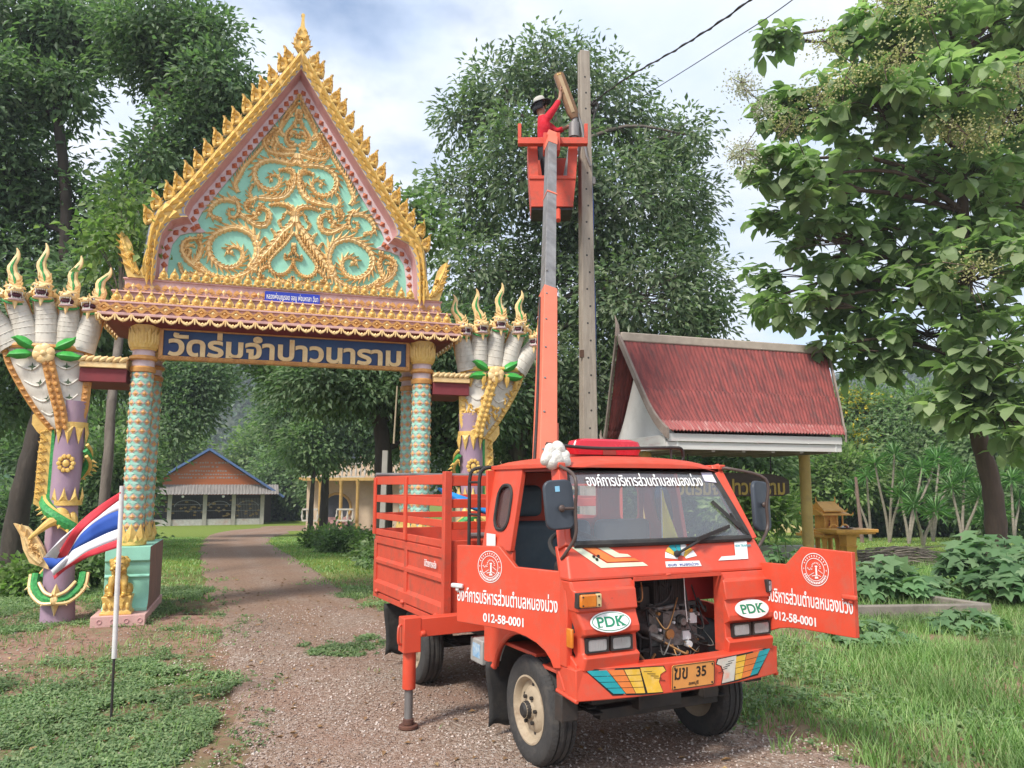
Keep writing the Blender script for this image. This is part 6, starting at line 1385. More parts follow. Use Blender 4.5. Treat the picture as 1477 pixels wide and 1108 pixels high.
names = list(J); ix = {k: i for i, k in enumerate(names)}; Vb = [J[k] for k in names]
Eb = [('hip','bel'),('bel','che'),('che','nec'),('nec','hd0'),('hd0','hd1'),('che','shR'),('shR','elR'),('elR','wrR'),('wrR','haR'),('che','shL'),('shL','elL'),('elL','wrL'),('wrL','haL'),('hip','tR'),('tR','kR'),('kR','aR'),('aR','fR'),('hip','tL'),('tL','kL'),('kL','aL'),('aL','fL')]
RB = dict(hip=.10, bel=.095, che=.11, nec=.05, hd0=.068, hd1=.078, shR=.055, elR=.038, wrR=.026, haR=.028, shL=.055, elL=.038, wrL=.026, haL=.028, tR=.075, kR=.052, aR=.036, fR=.036, tL=.075, kL=.052, aL=.036, fL=.036)
Eb = [(ix[a], ix[b]) for a, b in Eb]; Rb = [RB[k] for k in names]
for hn, up_, fwd in (('haR', Vector((.02,0,1)), Vector((1,0,.2))), ('haL', Vector((1,0,.2)), Vector((0,0,1)))):
    h0 = Vector(J[hn]); sdv = Vector((0,1,0))
    for q in range(5):                                    # four fingers and a thumb
        base = h0 + sdv*(.026*(q-1.5)/1.5) + up_*.03 if q < 4 else h0 - sdv*.03
        ln = (.030,.036,.034,.026,.026)[q]; d1 = up_ if q < 4 else (up_*.6 - sdv*.6 + fwd*.3); k = len(Vb)
        Vb += [tuple(base), tuple(base + d1*ln), tuple(base + d1*ln*1.5 + fwd*ln*.6)]; Rb += [.011, .010, .008]; Eb += [(ix[hn], k), (k, k+1), (k+1, k+2)]
body = skin('body', Vb, Eb, Rb, m_skin, wk)
def sub_skin(name, keys, edges, scale, m):
    v = [J[k] for k in keys]; e = [(keys.index(a), keys.index(b)) for a, b in edges]; return skin(name, v, e, [RB[k]*scale for k in keys], m, wk)
J['wq'] = wp(806.5,145,-.11); RB['wq'] = .034; J['wq2'] = wp(814,185.5,.06); RB['wq2'] = .034
sub_skin('shirt', ['hip','bel','che','nec','shR','elR','wq','shL','elL','wq2'], [('hip','bel'),('bel','che'),('che','nec'),('che','shR'),('shR','elR'),('elR','wq'),('che','shL'),('shL','elL'),('elL','wq2')], 1.22, m_redc)
sub_skin('trousers', ['hip','tR','kR','aR','tL','kL','aL'], [('hip','tR'),('tR','kR'),('kR','aR'),('hip','tL'),('tL','kL'),('kL','aL')], 1.25, m_trou)
g = MB(); hc = Vector(J['hd1']); T = Matrix.Translation(hc + Vector((0,0,.035))) @ Matrix.Rotation(rad(-18), 4, 'Y')
g.lathe([(.085,0),(.088,.03),(.075,.075),(.04,.09),(0,.093)], (0,0,0), 20, 0, T, cap=False); ho = g.build('sun_hat', [mat('pale_hat', (.55,.52,.46), rough=.8)], wk, sharp=60)
g = MB(); g.lathe([(.083,.0),(.15,-.028),(.153,-.022),(.084,.008)], (0,0,0), 20, 0, T, cap=False); g.build('dark_brim', [m_trou], ho, sharp=60)
g = MB(); g.lathe([(.088,.005),(.10,-.03),(.105,-.09),(.10,-.13)], (0,0,0), 16, 0, Matrix.Translation(hc + Vector((-.02,0,.03))) @ Matrix.Rotation(rad(-10), 4, 'Y'), cap=False)
k = [f for f in g.f]; g.f = [f for f in k if sum(g.v[i][0] - hc.x for i in f)/4 < .035]; g.m = [0]*len(g.f); g.build('neck_flap', [m_trou], ho, sharp=60, solid=.004)
g = MB(); f0 = hc + Vector((.055,0,-.005))
for sy in (-1, 1): g.ell(f0 + Vector((.018, sy*.03, .012)), .010,.012,.008, 8, 6, 1); g.ell(hc + Vector((-.01, sy*.08, .0)), .02,.012,.028, 8, 6, 0)
g.ell(f0 + Vector((.028,0,-.008)), .016,.013,.02,8,6,0); g.ell(f0 + Vector((.018,0,-.038)), .010,.022,.007,8,6,2); g.build('face', [m_skin, m_ink, mat('lip', (.28,.10,.08))], body)
for k_ in ('R', 'L'):
    g = MB(); a = Vector(J['a'+k_]); g.ell(a + Vector((.05, -.01, -.02)), .115, .048, .045, 12, 8); g.ell(a, .05, .05, .06, 10, 6); g.build('boot', [m_blk], wk)

# ---- flag by the drive
fp = gnd(160, 1047); flag = thing('flag', 'red white and blue striped national flag on white pole planted in the grass', 'flag', fp)
top = at(176, 701, fp.y + .02) - fp
g = MB(); g.tube([(0,0,-.1), tuple(top*.30)], .009, 8); g.build('iron_stake', [m_blk], flag)
g = MB(); g.tube([tuple(top*.27), tuple(top*.6), tuple(top)], [.0165,.0165,.015], 12); g.build('flagpole', [mat('white_pvc', (.72,.70,.68), rough=.45, c2=(.6,.58,.56), dirt=(.4,.36,.3), dscale=9)], flag)
Z4 = lambda x, y, dy=0: tuple(at(x/3.078, 560 + y/3.078, fp.y + dy) - fp)
E_ = [  # stripe borders from the pole to the fly, traced
 [(535,460),(480,495),(430,530),(380,570),(330,620),(290,680),(248,752)],
 [(535,494),(480,535),(440,568),(400,600),(360,640),(330,685),(292,755)],
 [(535,540),(480,560),(430,590),(390,620),(355,655),(325,700),(300,738)],
 [(535,622),(480,642),(430,665),(390,685),(350,705),(320,722),(298,742)],
 [(535,668),(480,688),(430,708),(380,730),(330,765),(280,800),(236,832)],
 [(535,705),(480,722),(430,738),(390,752),(340,778),(290,808),(242,850)]]
fc = MB(); dep = lambda i, j: .05*math.sin(i*1.15 + j*.35) + .012*i
for j, mi in ((0,0),(1,1),(2,2),(3,1),(4,0)):
    A_ = catmull(E_[j], 4); B_ = catmull(E_[j+1], 4); n = len(A_); nv = 3; Vv = []
    for i in range(n):
        for q in range(nv+1): u = q/nv; Vv.append(Z4(A_[i][0]*(1-u)+B_[i][0]*u, A_[i][1]*(1-u)+B_[i][1]*u, dep(i/4, j+u)))
    fc.add(Vv, [(i*(nv+1)+q, (i+1)*(nv+1)+q, (i+1)*(nv+1)+q+1, i*(nv+1)+q+1) for i in range(n-1) for q in range(nv)], mi)
def patch(P, dys, mi): fc.add([Z4(x, y, d) for (x, y), d in zip(P, dys)], [tuple(range(len(P)))], mi)
patch([(400,560),(340,610),(270,668),(196,748),(250,756),(290,682),(330,622)], [.05,.06,.07,.06,.07,.08,.07], 1)
patch([(190,752),(270,756),(300,742),(226,808)], [.05,.08,.075,.07], 2); patch([(226,808),(300,742),(298,760),(240,834)], [.07,.075,.075,.07], 1)
fl_ = fc.build('cloth', [mat('flag_red', (.62,.045,.065), rough=.75, c2=(.55,.035,.05)), mat('flag_white', (.78,.77,.80), rough=.75, c2=(.72,.70,.74)), mat('flag_blue', (.03,.10,.42), rough=.75, c2=(.025,.08,.36))], flag, sharp=80, solid=.002)

# ---- gilded lion on the plinth step
LB_ = GM @ Vector((-1.83, -.42, .125)); lion = thing('lion_statue', 'small gold guardian lion seated on a pedestal in front of the gate plinth', 'statue', LB_, GYAW)
g = MB(); g.box(-.165,.165,-.13,.14,0,.03); loft(g, [[(-w_,-d_,z),(w_,-d_,z),(w_,d_+.01,z),(-w_,d_+.01,z)] for w_, d_, z in ((.15,.12,.03),(.14,.11,.05),(.135,.105,.08),(.145,.115,.15),(.155,.125,.19),(.155,.125,.205),(.13,.11,.21))])
for i in range(5): g.ell((-.12+.06*i, -.12, .10), .022, .015, .04, 8, 6)
g.add([(-.11,-.132,.19),(.11,-.132,.19),(0,-.128,.05)], [(0,1,2)]); g.build('pedestal', [m_gold], lion, bevel=.006)
g = MB(); E2 = lambda c, a, b, d: g.ell(c, a, b, d, 14, 10)
E2((0,.06,.30),.10,.10,.11); E2((0,.0,.38),.095,.085,.13); E2((0,-.03,.47),.085,.075,.08); E2((0,-.045,.565),.105,.09,.085); E2((0,-.115,.545),.075,.05,.035); E2((0,-.112,.495),.065,.05,.022); E2((0,-.06,.635),.06,.06,.03)
for s in (-1, 1):
    g.tube([(s*.06,-.05,.42),(s*.07,-.09,.33),(s*.07,-.10,.22)], [.045,.035,.03], 10); E2((s*.072,-.125,.222),.036,.05,.024); E2((s*.105,.03,.27),.05,.09,.075); E2((s*.11,-.06,.222),.034,.055,.024); E2((s*.085,-.03,.60),.03,.03,.03); E2((s*.06,-.125,.515),.03,.03,.025)
    E2((s*.038,-.128,.578),.022,.015,.016)
    for k in range(5): E2((s*.085*math.cos(k*.5), -.0+.03*k-.03, .60-.05*k),.028,.028,.028)
for k in range(6): E2((.05*math.cos(k), .05, .62-.05*k),.035,.035,.03)
E2((0,-.16,.55),.025,.018,.018); g.tube(catmull([(0,.14,.26),(0,.19,.34),(.03,.17,.42),(0,.16,.46)],4), .025, 8)
lo_ = g.build('lion', [mat('bright_gold', (.70,.44,.10), rough=.28, metal=.35, c2=(.5,.28,.05), scale=9, dirt=(.12,.06,.02), dscale=12, damt=.6, spec=.7)], lion, sharp=80)
rm = lo_.modifiers.new('r', 'REMESH'); rm.mode = 'VOXEL'; rm.voxel_size = .009; rm.use_smooth_shade = True
g = MB()
for s in (-1, 1): g.ell((s*.036,-.142,.578), .009,.007,.009, 8, 5)
g.box(-.035,.035,-.168,-.15,.508,.515); g.build('dark_eyes', [m_ink], lo_)
# ================================================================ BUILDINGS AND SMALLER STRUCTURES
# ---- orange gabled hall at the end of the drive
hY = 57.0; hc = at(297, 757, hY); gx = gz(hc.x, hY)
hall = thing('village_hall', 'open hall with orange timber gable and arched iron gates at the drive end', 'building', (hc.x, hY, gx), rad(21))
def hp(px, py, y=0): q = at(px, py, hY + y); return ((q.x - hc.x)*.94, q.z - gx)
m_owood = mat('orange_boards', (.42,.125,.04), rough=.6, c2=(.34,.095,.03), scale=2, stretch=(.3,1,6)); m_conc = mat('grey_concrete', (.42,.40,.35), rough=.85, c2=(.33,.31,.27), scale=3, dirt=(.2,.18,.15)); m_tin = mat('grey_sheeting', (.27,.245,.22), rough=.7, c2=(.15,.135,.125), scale=2, stretch=(12,1,.5), lo=.4, hi=.6)
xe, ze = hp(404, 712); xl = -xe; zr = hp(297, 648)[1]; g = MB()
g.box(xl+.35, xe-.35, 11.8, 12, 0, ze); 
for x in (xl+.3, xe-.45): g.box(x, x+.15, 3.2, 12, 0, ze)
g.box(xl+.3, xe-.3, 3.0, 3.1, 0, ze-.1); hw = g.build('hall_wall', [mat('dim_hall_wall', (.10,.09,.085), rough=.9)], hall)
g = MB(); g.prism([(xl+.15, ze-.1),(xe-.15, ze-.1),(0, zr-.15)], lambda u, v, d: (u, d, v), .05, .2); gb = g.build('gable', [m_owood], hall)
for i in range(12):
    pass
g = MB(); rr = random.Random(5)
for row, (z, w_) in enumerate(((zr-1.05,1.5),(zr-1.35,.6),(zr-1.65,1.3),(zr-1.9,2.6),(zr-2.15,2.0))):
    x = -w_
    while x < w_:
        L = .10 + .12*rr.random(); hgt = .11 if row != 3 else .09
        g.box(x, x+L*.8, .035, .05, z, z+hgt*(.7+.5*rr.random())); x += L + (.12 if rr.random() < .15 else .02)
g.build('faded_lettering', [mat('faded_blue_letters', (.20,.24,.28), rough=.7, c2=(.34,.24,.18), scale=6)], gb)
g = MB()
for s in (-1, 1):
    g.hexa([(s*0,-.5,zr-.06),(s*(xe+.35),-.5,ze-.32),(s*(xe+.35),12,ze-.32),(0,12,zr-.06),(0,-.5,zr+.02),(s*(xe+.35),-.5,ze-.24),(s*(xe+.35),12,ze-.24),(0,12,zr+.02)])
rfh = g.build('roof', [mat('grey_roof', (.22,.22,.23), rough=.7)], hall)
g = MB()
for s in (-1, 1): g.bar((0,-.53,zr),(s*(xe+.37),-.53,ze-.28), .05, .16)
g.build('blue_verge', [mat('blue_verge_paint', (.10,.17,.36), rough=.5)], rfh)
zt, zb = hp(297, 699)[1], hp(297, 713)[1]; g = MB(); nn = 90
g.grid(lambda a, b: (xl+.05+(xe-xl-.1)*a, .0 - .85*b, zt + (zb-zt)*b + .02*math.sin(a*nn*PI)), 270, 2); g.build('awning', [m_tin], hall)
bays = [hp(p, 740)[0] for p in (184, 245.5, 295, 336.5, 379)]
for i, x in enumerate(bays):
    g = MB(); g.box(x-.14, x+.14, -.1, .18, 0, zb+.1); g.build('post', [m_conc], hall)
m_iron = mat('black_iron', (.02,.02,.022), rough=.5); m_irg = mat('gilded_iron', (.42,.30,.12), rough=.4, metal=.4); m_irw = mat('pale_iron', (.32,.33,.34), rough=.5)
for i in range(4):
    x0, x1 = bays[i]+.15, bays[i+1]-.15; g = MB(); g.box(x0, x1, .0, .12, 0, .42); g.build('low_wall', [mat('white_dado', (.58,.56,.52), rough=.8, dirt=(.4,.2,.14), dscale=1.2, damt=.6)], hall)
    g = MB(); z1 = zb-.05; n = 16
    for k in range(n+1): x = x0+(x1-x0)*k/n; g.cyl((x,.05,.42),(x,.05,z1-.25), .012, 5, 0 if i < 3 else 2)
    for z in (.45, z1-.7, z1-1.15): g.bar((x0,.05,z),(x1,.05,z), .03, mi=2)
    cx, rr_ = (x0+x1)/2, (x1-x0)/2*.85
    g.tube([(cx+rr_*math.cos(t),.05,z1-.85+rr_*.55*math.sin(t)) for t in [rad(v) for v in range(0,181,15)]], .025, 5, 2)
    for k in range(16):
        x = x0 + (x1-x0)*rr.random(); z = .6 + (z1-1.0)*rr.random(); g.tube([(x+.08*math.cos(t),.03,z+.05*math.sin(t)) for t in [rad(v) for v in range(0,360,60)]], .018, 4, 1, closed=True); g.box(x-.12,x+.12,.03,.045,z-.012,z+.012,1)
    g.build('iron_gate', [m_iron, m_irg, m_irw], hall)
for px in (265, 322):
    x, z = hp(px, 715); g = MB(); g.ell((x,-.6,z-.05), .10,.10,.10,10,7); g.build('globe_lamp', [m_white], hall)

# ---- two-storey pink and cream house behind the trees
tY = 50.0; tc0 = at(498, 758, tY); tgz = gz(tc0.x, tY)
house = thing('temple_house', 'cream two-storey temple house with balustrades and pink roofs half hidden by trees', 'building', (tc0.x, tY, tgz))
def tp(px, py, y=0): q = at(px, py, tY + y); return (q.x - tc0.x, q.z - tgz)
m_cream2 = mat('cream_wall', (.60,.47,.33), rough=.8, c2=(.52,.40,.28), scale=2, dirt=(.4,.3,.22)); m_pbal = mat('pale_balustrade', (.62,.56,.50), rough=.75); m_proof = mat('pink_roof', (.55,.20,.18), rough=.6, c2=(.45,.14,.13), scale=3); m_yel2 = mat('ochre_trim', (.58,.36,.12), rough=.6)
x0, zt = tp(438, 640); x1, _ = tp(585, 640); zf = tp(498, 690)[1]; g = MB()
g.box(x0, x1, 1.2, 8, 0, zf+.2); g.box(x0+.4, x1, 2.2, 8, zf+.2, zf+3.0); hwl = g.build('wall', [m_cream2], house)
g = MB(); g.box(x0-.2, x1, -.1, 2.3, zf-.15, zf+.05); g.build('balcony_floor', [m_yel2], house)
def balus(parent, a, b, y, z0, h, nm='balustrade'):
    g = MB(); n = max(3, int(abs(b-a)/.28)); g.box(min(a,b), max(a,b), y-.08, y+.08, z0+h-.1, z0+h); g.box(min(a,b), max(a,b), y-.08, y+.08, z0, z0+.1)
    for i in range(n+1): x = a+(b-a)*i/n; g.lathe([(.04,z0+.1),(.085,z0+h*.4),(.035,z0+h*.65),(.05,z0+h-.1)], (x,y,0), 8)
    return g.build(nm, [m_pbal], parent)
balus(house, x0-.1, tp(527,660)[0], 0, zf+.05, .95)
balus(house, tp(440,730)[0], tp(462,730)[0], -.6, .55, .8); balus(house, tp(489,730)[0], tp(512,730)[0], -.6, .55, .8); balus(house, tp(535,660)[0], x1, .3, zf+.05, .95)
dx0, dz = tp(478, 735); g = MB(); rr_ = tp(490,720)[0]-tp(469,720)[0]
cx, cz = tp(480, 733); g.tube([(cx+.9*math.cos(t),1.17,cz+.9*math.sin(t)) for t in [rad(v) for v in range(0,360,20)]], .10, 6, 0, closed=True); dr = g.build('round_door_frame', [m_yel2], house)
g = MB(); g.prism([(cx+.85*math.cos(rad(v)), cz+.85*math.sin(rad(v))) for v in range(0,360,15)], lambda u, v, d: (u, d, v), 1.12, 1.19)
g.build('round_door', [mat('dark_slate_door', (.06,.065,.08), rough=.5)], dr)
g = MB()
for i in range(5): g.box(cx-1.0, cx+.9, .9-.32*i, 1.2, 0, .75-.15*i)
g.build('steps', [mat('pink_steps', (.50,.30,.28), rough=.8)], house)
for px in (462, 492, 516): x = tp(px,700)[0]; g = MB(); g.lathe([(.16,0),(.16,.3),(.11,.35),(.11,zf-.4),(.18,zf-.15)], (x,.05,0), 10); g.build('column', [m_yel2], house)
for px in (448, 500, 545):
    x = tp(px,650)[0]; g = MB(); g.box(x-.45,x+.45,2.13,2.19,zf+.9,zf+2.3); g.build('window', [mat('dim_pane', (.10,.12,.15), rough=.2)], house)
def gable_roof(parent, cx, w_, y0, y1, z0, h, m1, mw):
    g = MB()
    for s in (-1, 1): g.hexa([(cx,y0,z0+h-.1),(cx+s*w_,y0,z0-.1),(cx+s*w_,y1,z0-.1),(cx,y1,z0+h-.1),(cx,y0,z0+h),(cx+s*w_,y0,z0),(cx+s*w_,y1,z0),(cx,y1,z0+h)])
    g.tube([(cx,y0-.02,z0+h-.05),(cx,y0-.1,z0+h+.35),(cx,y0-.3,z0+h+.6)], [.09,.06,.01], 6)
    r = g.build('roof', [m1], parent); g = MB(); g.prism([(cx-w_*.85,z0),(cx+w_*.85,z0),(cx,z0+h*.88)], lambda u, v, d: (u, d, v), y0+.25, y0+.35); g.build('gable', [mw], r)
gable_roof(house, tp(468,0)[0]*0 + tp(470,620)[0], 2.0, 1.5, 7, zf+2.7, 1.5, m_proof, m_cream2); gable_roof(house, tp(512,620)[0], 2.6, 2.2, 8, zf+3.0, 2.1, m_proof, m_cream2); gable_roof(house, tp(560,620)[0], 2.2, 1.6, 7, zf+2.8, 1.6, m_proof, m_cream2)
# ---- second temple building glimpsed between the right pillar and the boom
qY = 34.0; q0 = at(722, 690, qY); qg = gz(q0.x, qY); shr = thing('temple_hall', 'pink-roofed cream temple hall glimpsed between serpent pillar and boom', 'building', (q0.x, qY, qg), rad(-12))
zz = q0.z - qg; g = MB(); g.box(-2.6, 4.2, .6, 5, 0, zz+.35); g.build('wall', [m_cream2], shr)
g = MB(); g.box(-2.8, 4.4, .2, 5, zz+.35, zz+.55); g.build('cornice', [m_pbal], shr)
for i in range(7): g = MB(); g.lathe([(.12,0),(.12,.3),(.09,.35),(.09,zz+.1),(.15,zz+.35)], (-2.4+1.05*i,.35,0), 10); g.build('column', [m_cream2], shr)
gable_roof(shr, -.2, 1.7, -.2, 5, zz+.55, 1.15, m_proof, m_cream2); gable_roof(shr, 1.8, 2.3, .5, 5, zz+.75, 2.2, m_proof, m_cream2)
# ---- little white shrine with green roof at the left edge
kY = 22.0; k0 = at(-8, 745, kY); kg = gz(k0.x, kY); ks = thing('small_shrine', 'white round-windowed shrine with dark green roof at the left edge', 'building', (k0.x, kY, kg))
g = MB(); g.box(-1.2, .42, 0, 2, 0, 1.35); g.build('wall', [mat('white_render', (.62,.62,.60), rough=.8, dirt=(.4,.4,.38))], ks)
g = MB(); g.box(-1.4, .62, -.2, 2.2, 1.35, 1.5); e = g.build('eave', [m_pbal], ks); g = MB(); loft(g, [[(-1.4,-.2,1.5),(.62,-.2,1.5),(.62,2.2,1.5),(-1.4,2.2,1.5)], [(-.9,.3,1.95),(.2,.3,1.95),(.2,1.7,1.95),(-.9,1.7,1.95)], [(-.5,.7,2.5),(-.2,.7,2.5),(-.2,1.3,2.5),(-.5,1.3,2.5)]]); g.build('roof', [mat('dark_green_tiles', (.05,.13,.07), rough=.5)], ks)
g = MB(); g.tube([(.22+.07*math.cos(t),-.01,.85+.22*math.sin(t)) for t in [rad(v) for v in range(0,360,20)]], .02, 5, closed=True); g.ell((.22,.0,.85),.065,.02,.20); g.build('oval_window', [m_mint], ks)

# ---- roadside pavilion with the temple's name board
PYAW = rad(19); PO = Vector((2.36, 11.6, 0)); PM = Matrix.Translation(PO) @ Matrix.Rotation(PYAW, 4, 'Z'); PMI = PM.inverted()
def pp(px, py, yl=0.0):
    o = PMI @ Vector((0,0,EYE)); d = PMI.to_3x3() @ ray(px, py); p = o + d*((yl-o.y)/d.y); return (p.x, p.z)
pav = thing('pavilion', 'small sign pavilion with steep faded red corrugated roof on yellow posts', 'pavilion', PO, PYAW)
m_rroof = mat('faded_red_sheeting', (.27,.064,.056), rough=.85, c2=(.15,.042,.040), scale=5, lo=.40, hi=.56, dirt=(.085,.05,.047), dscale=2.6, damt=.95, stretch=(3.6,.6,.6), bump=.05)
m_rroof2 = mat('bleached_red_sheeting', (.36,.10,.09), rough=.75, c2=(.27,.07,.065), scale=3, dirt=(.50,.38,.34), dscale=4, damt=.8, stretch=(6,.5,.5))
m_bargeb = mat('old_grey_timber', (.30,.24,.20), rough=.85, c2=(.20,.15,.12), scale=4, dirt=(.40,.36,.32), dscale=6)
m_wht = mat('old_white_paint', (.66,.64,.60), rough=.75, c2=(.58,.56,.52), scale=3, dirt=(.48,.25,.25), dscale=4, damt=.45, stretch=(.4,1,5))
xr = pp(1212, 655)[0]; zf0 = pp(962, 648)[1]; zf1 = pp(962, 625)[1]; zrg = pp(1000, 492, 1.0)[1]; xl_ = pp(893, 487, 1.0)[0]; xr_ = pp(1190, 505, 1.0)[0]
prof = [(-.06, zf1+.02), (.12, zf1+.18), (.30, zf1+.42), (.52, zf1+.80), (.75, zf1+1.22), (.97, zrg-.04)]
def pr_at(t):
    k = t*(len(prof)-1); i = min(int(k), len(prof)-2); f = k-i; return (prof[i][0]*(1-f)+prof[i+1][0]*f, prof[i][1]*(1-f)+prof[i+1][1]*f)
pcat = catmull(prof, 8)
def pr_s(t): k = t*(len(pcat)-1); i = min(int(k), len(pcat)-2); f = k-i; return (pcat[i][0]*(1-f)+pcat[i+1][0]*f, pcat[i][1]*(1-f)+pcat[i+1][1]*f)
def roofsheet(t0, t1, lift, mt, back=False):
    g = MB(); nx = 330
    def fn(a, b):
        t = t0+(t1-t0)*b; y, z = pr_s(t); x0 = xl_*t + (-.02)*(1-t); x1 = xr_*t + (xr+.02)*(1-t); y = 2.0-y if back else y
        return (x0+(x1-x0)*a, y - (0 if back else lift), z + lift*.5 + .011*math.sin(a*54*2*PI))
    g.grid(fn, nx, 7); return g
for bk_ in (False, True):
    r1 = roofsheet(.0, .20, .044, None, bk_).build('roof_sheet', [m_rroof2], pav, sharp=80, solid=.012); roofsheet(.17, .56, .022, None, bk_).build('roof_sheet', [m_rroof], pav, sharp=80, solid=.012); roofsheet(.53, 1.0, .0, None, bk_).build('roof_sheet', [m_rroof], pav, sharp=80)
for t_, lf_ in ((.165, .026), (.525, .012)):
    g = MB(); nx = 330
    def sf(a, b):
        y, z = pr_s(t_ - .012*b); x0 = xl_*t_ - .02*(1-t_); x1 = xr_*t_ + (xr+.02)*(1-t_); return (x0+(x1-x0)*a, y - lf_ - .012, z + lf_*.5 + .006 + .011*math.sin(a*54*2*PI))
    g.grid(sf, nx, 1); g.build('sheet_edge', [mat('dark_sheet_edge', (.10,.035,.03), rough=.9, c2=(.20,.10,.085), scale=9)], pav, sharp=80, solid=.006)  # darker strip laid along each sheet overlap to draw the seam line
g = MB(); g.bar((xl_,1.0,zrg-.02),(xr_,1.0,zrg-.02), .16, .15); g.build('ridge_cap', [mat('ridge_mortar', (.46,.39,.31), rough=.9, c2=(.36,.30,.24), dirt=(.2,.17,.13))], pav, bevel=.02)
for x_t, x_b, s in ((xl_-.03, -.06, -1), (xr_+.03, xr+.05, 1)):
    g = MB(); n = len(pcat)
    for fb in (0, 1):
        ring = []
        for i, (y, z) in enumerate(pcat):
            t = i/(n-1); x = x_t*t + x_b*(1-t); yy = y-.03 if not fb else 2.03-y; ring.append([(x-.02,yy,z-.10),(x+.02,yy,z-.10),(x+.02,yy,z+.06),(x-.02,yy,z+.06)])
        loft(g, ring)
    g.tube([(x_t,1.0,zrg),(x_t+s*.02,.96,zrg+.16),(x_t+s*.04,1.0,zrg+.34)], [.05,.035,.006], 6)
    for fb in (1,):
        y0, z0 = (-.08, zf1-.02) if not fb else (2.08, zf1-.02); sg_ = -1 if not fb else 1; g.tube([(x_b,y0,z0),(x_b,y0+sg_*.10,z0+.02),(x_b,y0+sg_*.15,z0+.12),(x_b,y0+sg_*.13,z0+.22)], [.04,.035,.025,.005], 6)
    g.build('bargeboard', [m_bargeb], pav)
    g = MB(); P = [(y+.03, z-.09) for y, z in pcat]; P = [(P[0][0], zf0)] + P + [(2.0-y, z) for y, z in reversed(P)] + [(2.0-P[0][0], zf0)]
    xw = .12 if s < 0 else xr-.12; g.prism(P, lambda u, v, d: (d, u, v), xw, xw+.03); g.build('gable_wall', [mat('white_gable', (.70,.69,.66), rough=.8, c2=(.62,.61,.58), scale=2, dirt=(.45,.43,.40), dscale=3)], pav)
g = MB(); zm = (zf0+zf1)/2
g.box(-.04, xr+.02, -.02, .02, zf0, zm-.006); g.box(-.03, xr+.01, -.05, -.01, zm, zf1); g.box(-.04, xr+.02, 1.98, 2.02, zf0, zf1); g.box(-.06, -.02, .02, 1.98, zf0, zf1-.02); g.box(xr-.0, xr+.04, .02, 1.98, zf0, zf1-.02); g.build('fascia', [m_wht], pav, bevel=.004)
g = MB(); g.box(-.02, xr, .0, 2.0, zf0+.03, zf0+.06)
for i in range(6): g.box(.2+i*.55, .26+i*.55, .0, 2.0, zf0-.03, zf0+.03)
g.build('ceiling', [mat('dim_ceiling', (.32,.28,.23), rough=.9)], pav)
m_ypost = mat('mustard_post_paint', (.52,.36,.11), rough=.55, c2=(.43,.29,.08), scale=3, dirt=(.25,.18,.08), dscale=5)
for px in (932, 1162):
    x, _ = pp(px, 700, 1.0); g = MB(); g.cyl((x,1.0,-.2),(x,1.0,zf0+.04), .095, 20); g.build('post', [m_ypost], pav)
xs0, zs0 = pp(968, 716, .82); xs1, zs1 = pp(1138, 680, .82); zs0 = pp(1100,716,.82)[1]; zs1 = pp(1100,686,.82)[1]
g = MB(); hh = zs1-zs0; g.prism([(xs0,zs0+.04),(xs0+.1,zs0),(xs1-.15,zs0),(xs1,zs0+.05),(xs1,zs1-.08),(xs1-.12,zs1-.02),(xs1-.3,zs1+.02),((xs0+xs1)/2,zs1+.05),(xs0+.2,zs1+.02),(xs0,zs1-.05)], lambda u, v, d: (u, d, v), .82, .88)
nb2 = g.build('name_board', [mat('dark_carved_wood', (.075,.05,.038), rough=.7, c2=(.05,.033,.025), scale=4, stretch=(1,1,6), dirt=(.14,.10,.08))], pav, bevel=.01)
t = text_mb('วัดร่มจำปาวนาราม', width=(xs1-xs0)*.9, height=hh*.82, fat=.022, depth=.012); placed(t, frame(((xs0+xs1)/2, .818, (zs0+zs1)/2), (1,0,0), (0,0,1))); t.build('lettering', [mat('tarnished_gold', (.50,.34,.06), rough=.5)], nb2)
g = MB()
for f in (.15, .85): x = xs0+(xs1-xs0)*f; g.cyl((x,.85,zs1),(x,.85,zf0+.05), .012, 6)
g.build('hanger', [m_blk], nb2)

# ---- spirit house and its offering table
m_sh = mat('ochre_shrine_paint', (.80,.42,.09), rough=.5, c2=(.66,.32,.06), scale=5, dirt=(.25,.11,.03), dscale=7)
s0 = at(1193, 770, 15.2); SH = thing('spirit_house', 'little orange-gold spirit house on its legs beside the yellow post', 'shrine', (s0.x, 15.2, gz(s0.x, 15.2)), rad(18)); zb_ = s0.z - gz(s0.x, 15.2)
g = MB(); g.box(-.42,.42,-.40,.40,zb_-.05,zb_+.01); g.box(-.36,.36,-.34,.34,zb_+.01,zb_+.05); pf = g.build('platform', [m_sh], SH, bevel=.01)
for x in (-.3, .0, .3):
    for y in (-.28, .28): g = MB(); g.lathe([(.075,0),(.075,.05),(.05,.10),(.045,zb_-.15),(.065,zb_-.05)], (x,y,0), 10); g.build('leg', [m_sh], SH)
g = MB(); zz = zb_+.05; g.box(-.26,.26,-.24,.24,zz,zz+.05); g.box(-.16,.16,-.14,.14,zz+.05,zz+.30)
for x in (-.21, -.07, .07, .21):
    for y in (-.2, .2): g.cyl((x,y,zz+.05),(x,y,zz+.31), .016, 8)
for k in range(9): x = -.38+.095*k; g.cyl((x,-.37,zz-.04),(x,-.37,zz+.04), .012, 6)
g.bar((-.40,-.37,zz+.05),(.40,-.37,zz+.05), .025)
for s in (-1, 1): g.tube([(s*.13+.11*math.cos(t),-.34,zz+.03+.11*math.sin(t)) for t in [rad(v) for v in range(0,181,20)]], .018, 6)
hs = g.build('shrine_house', [m_sh], SH)
g = MB()
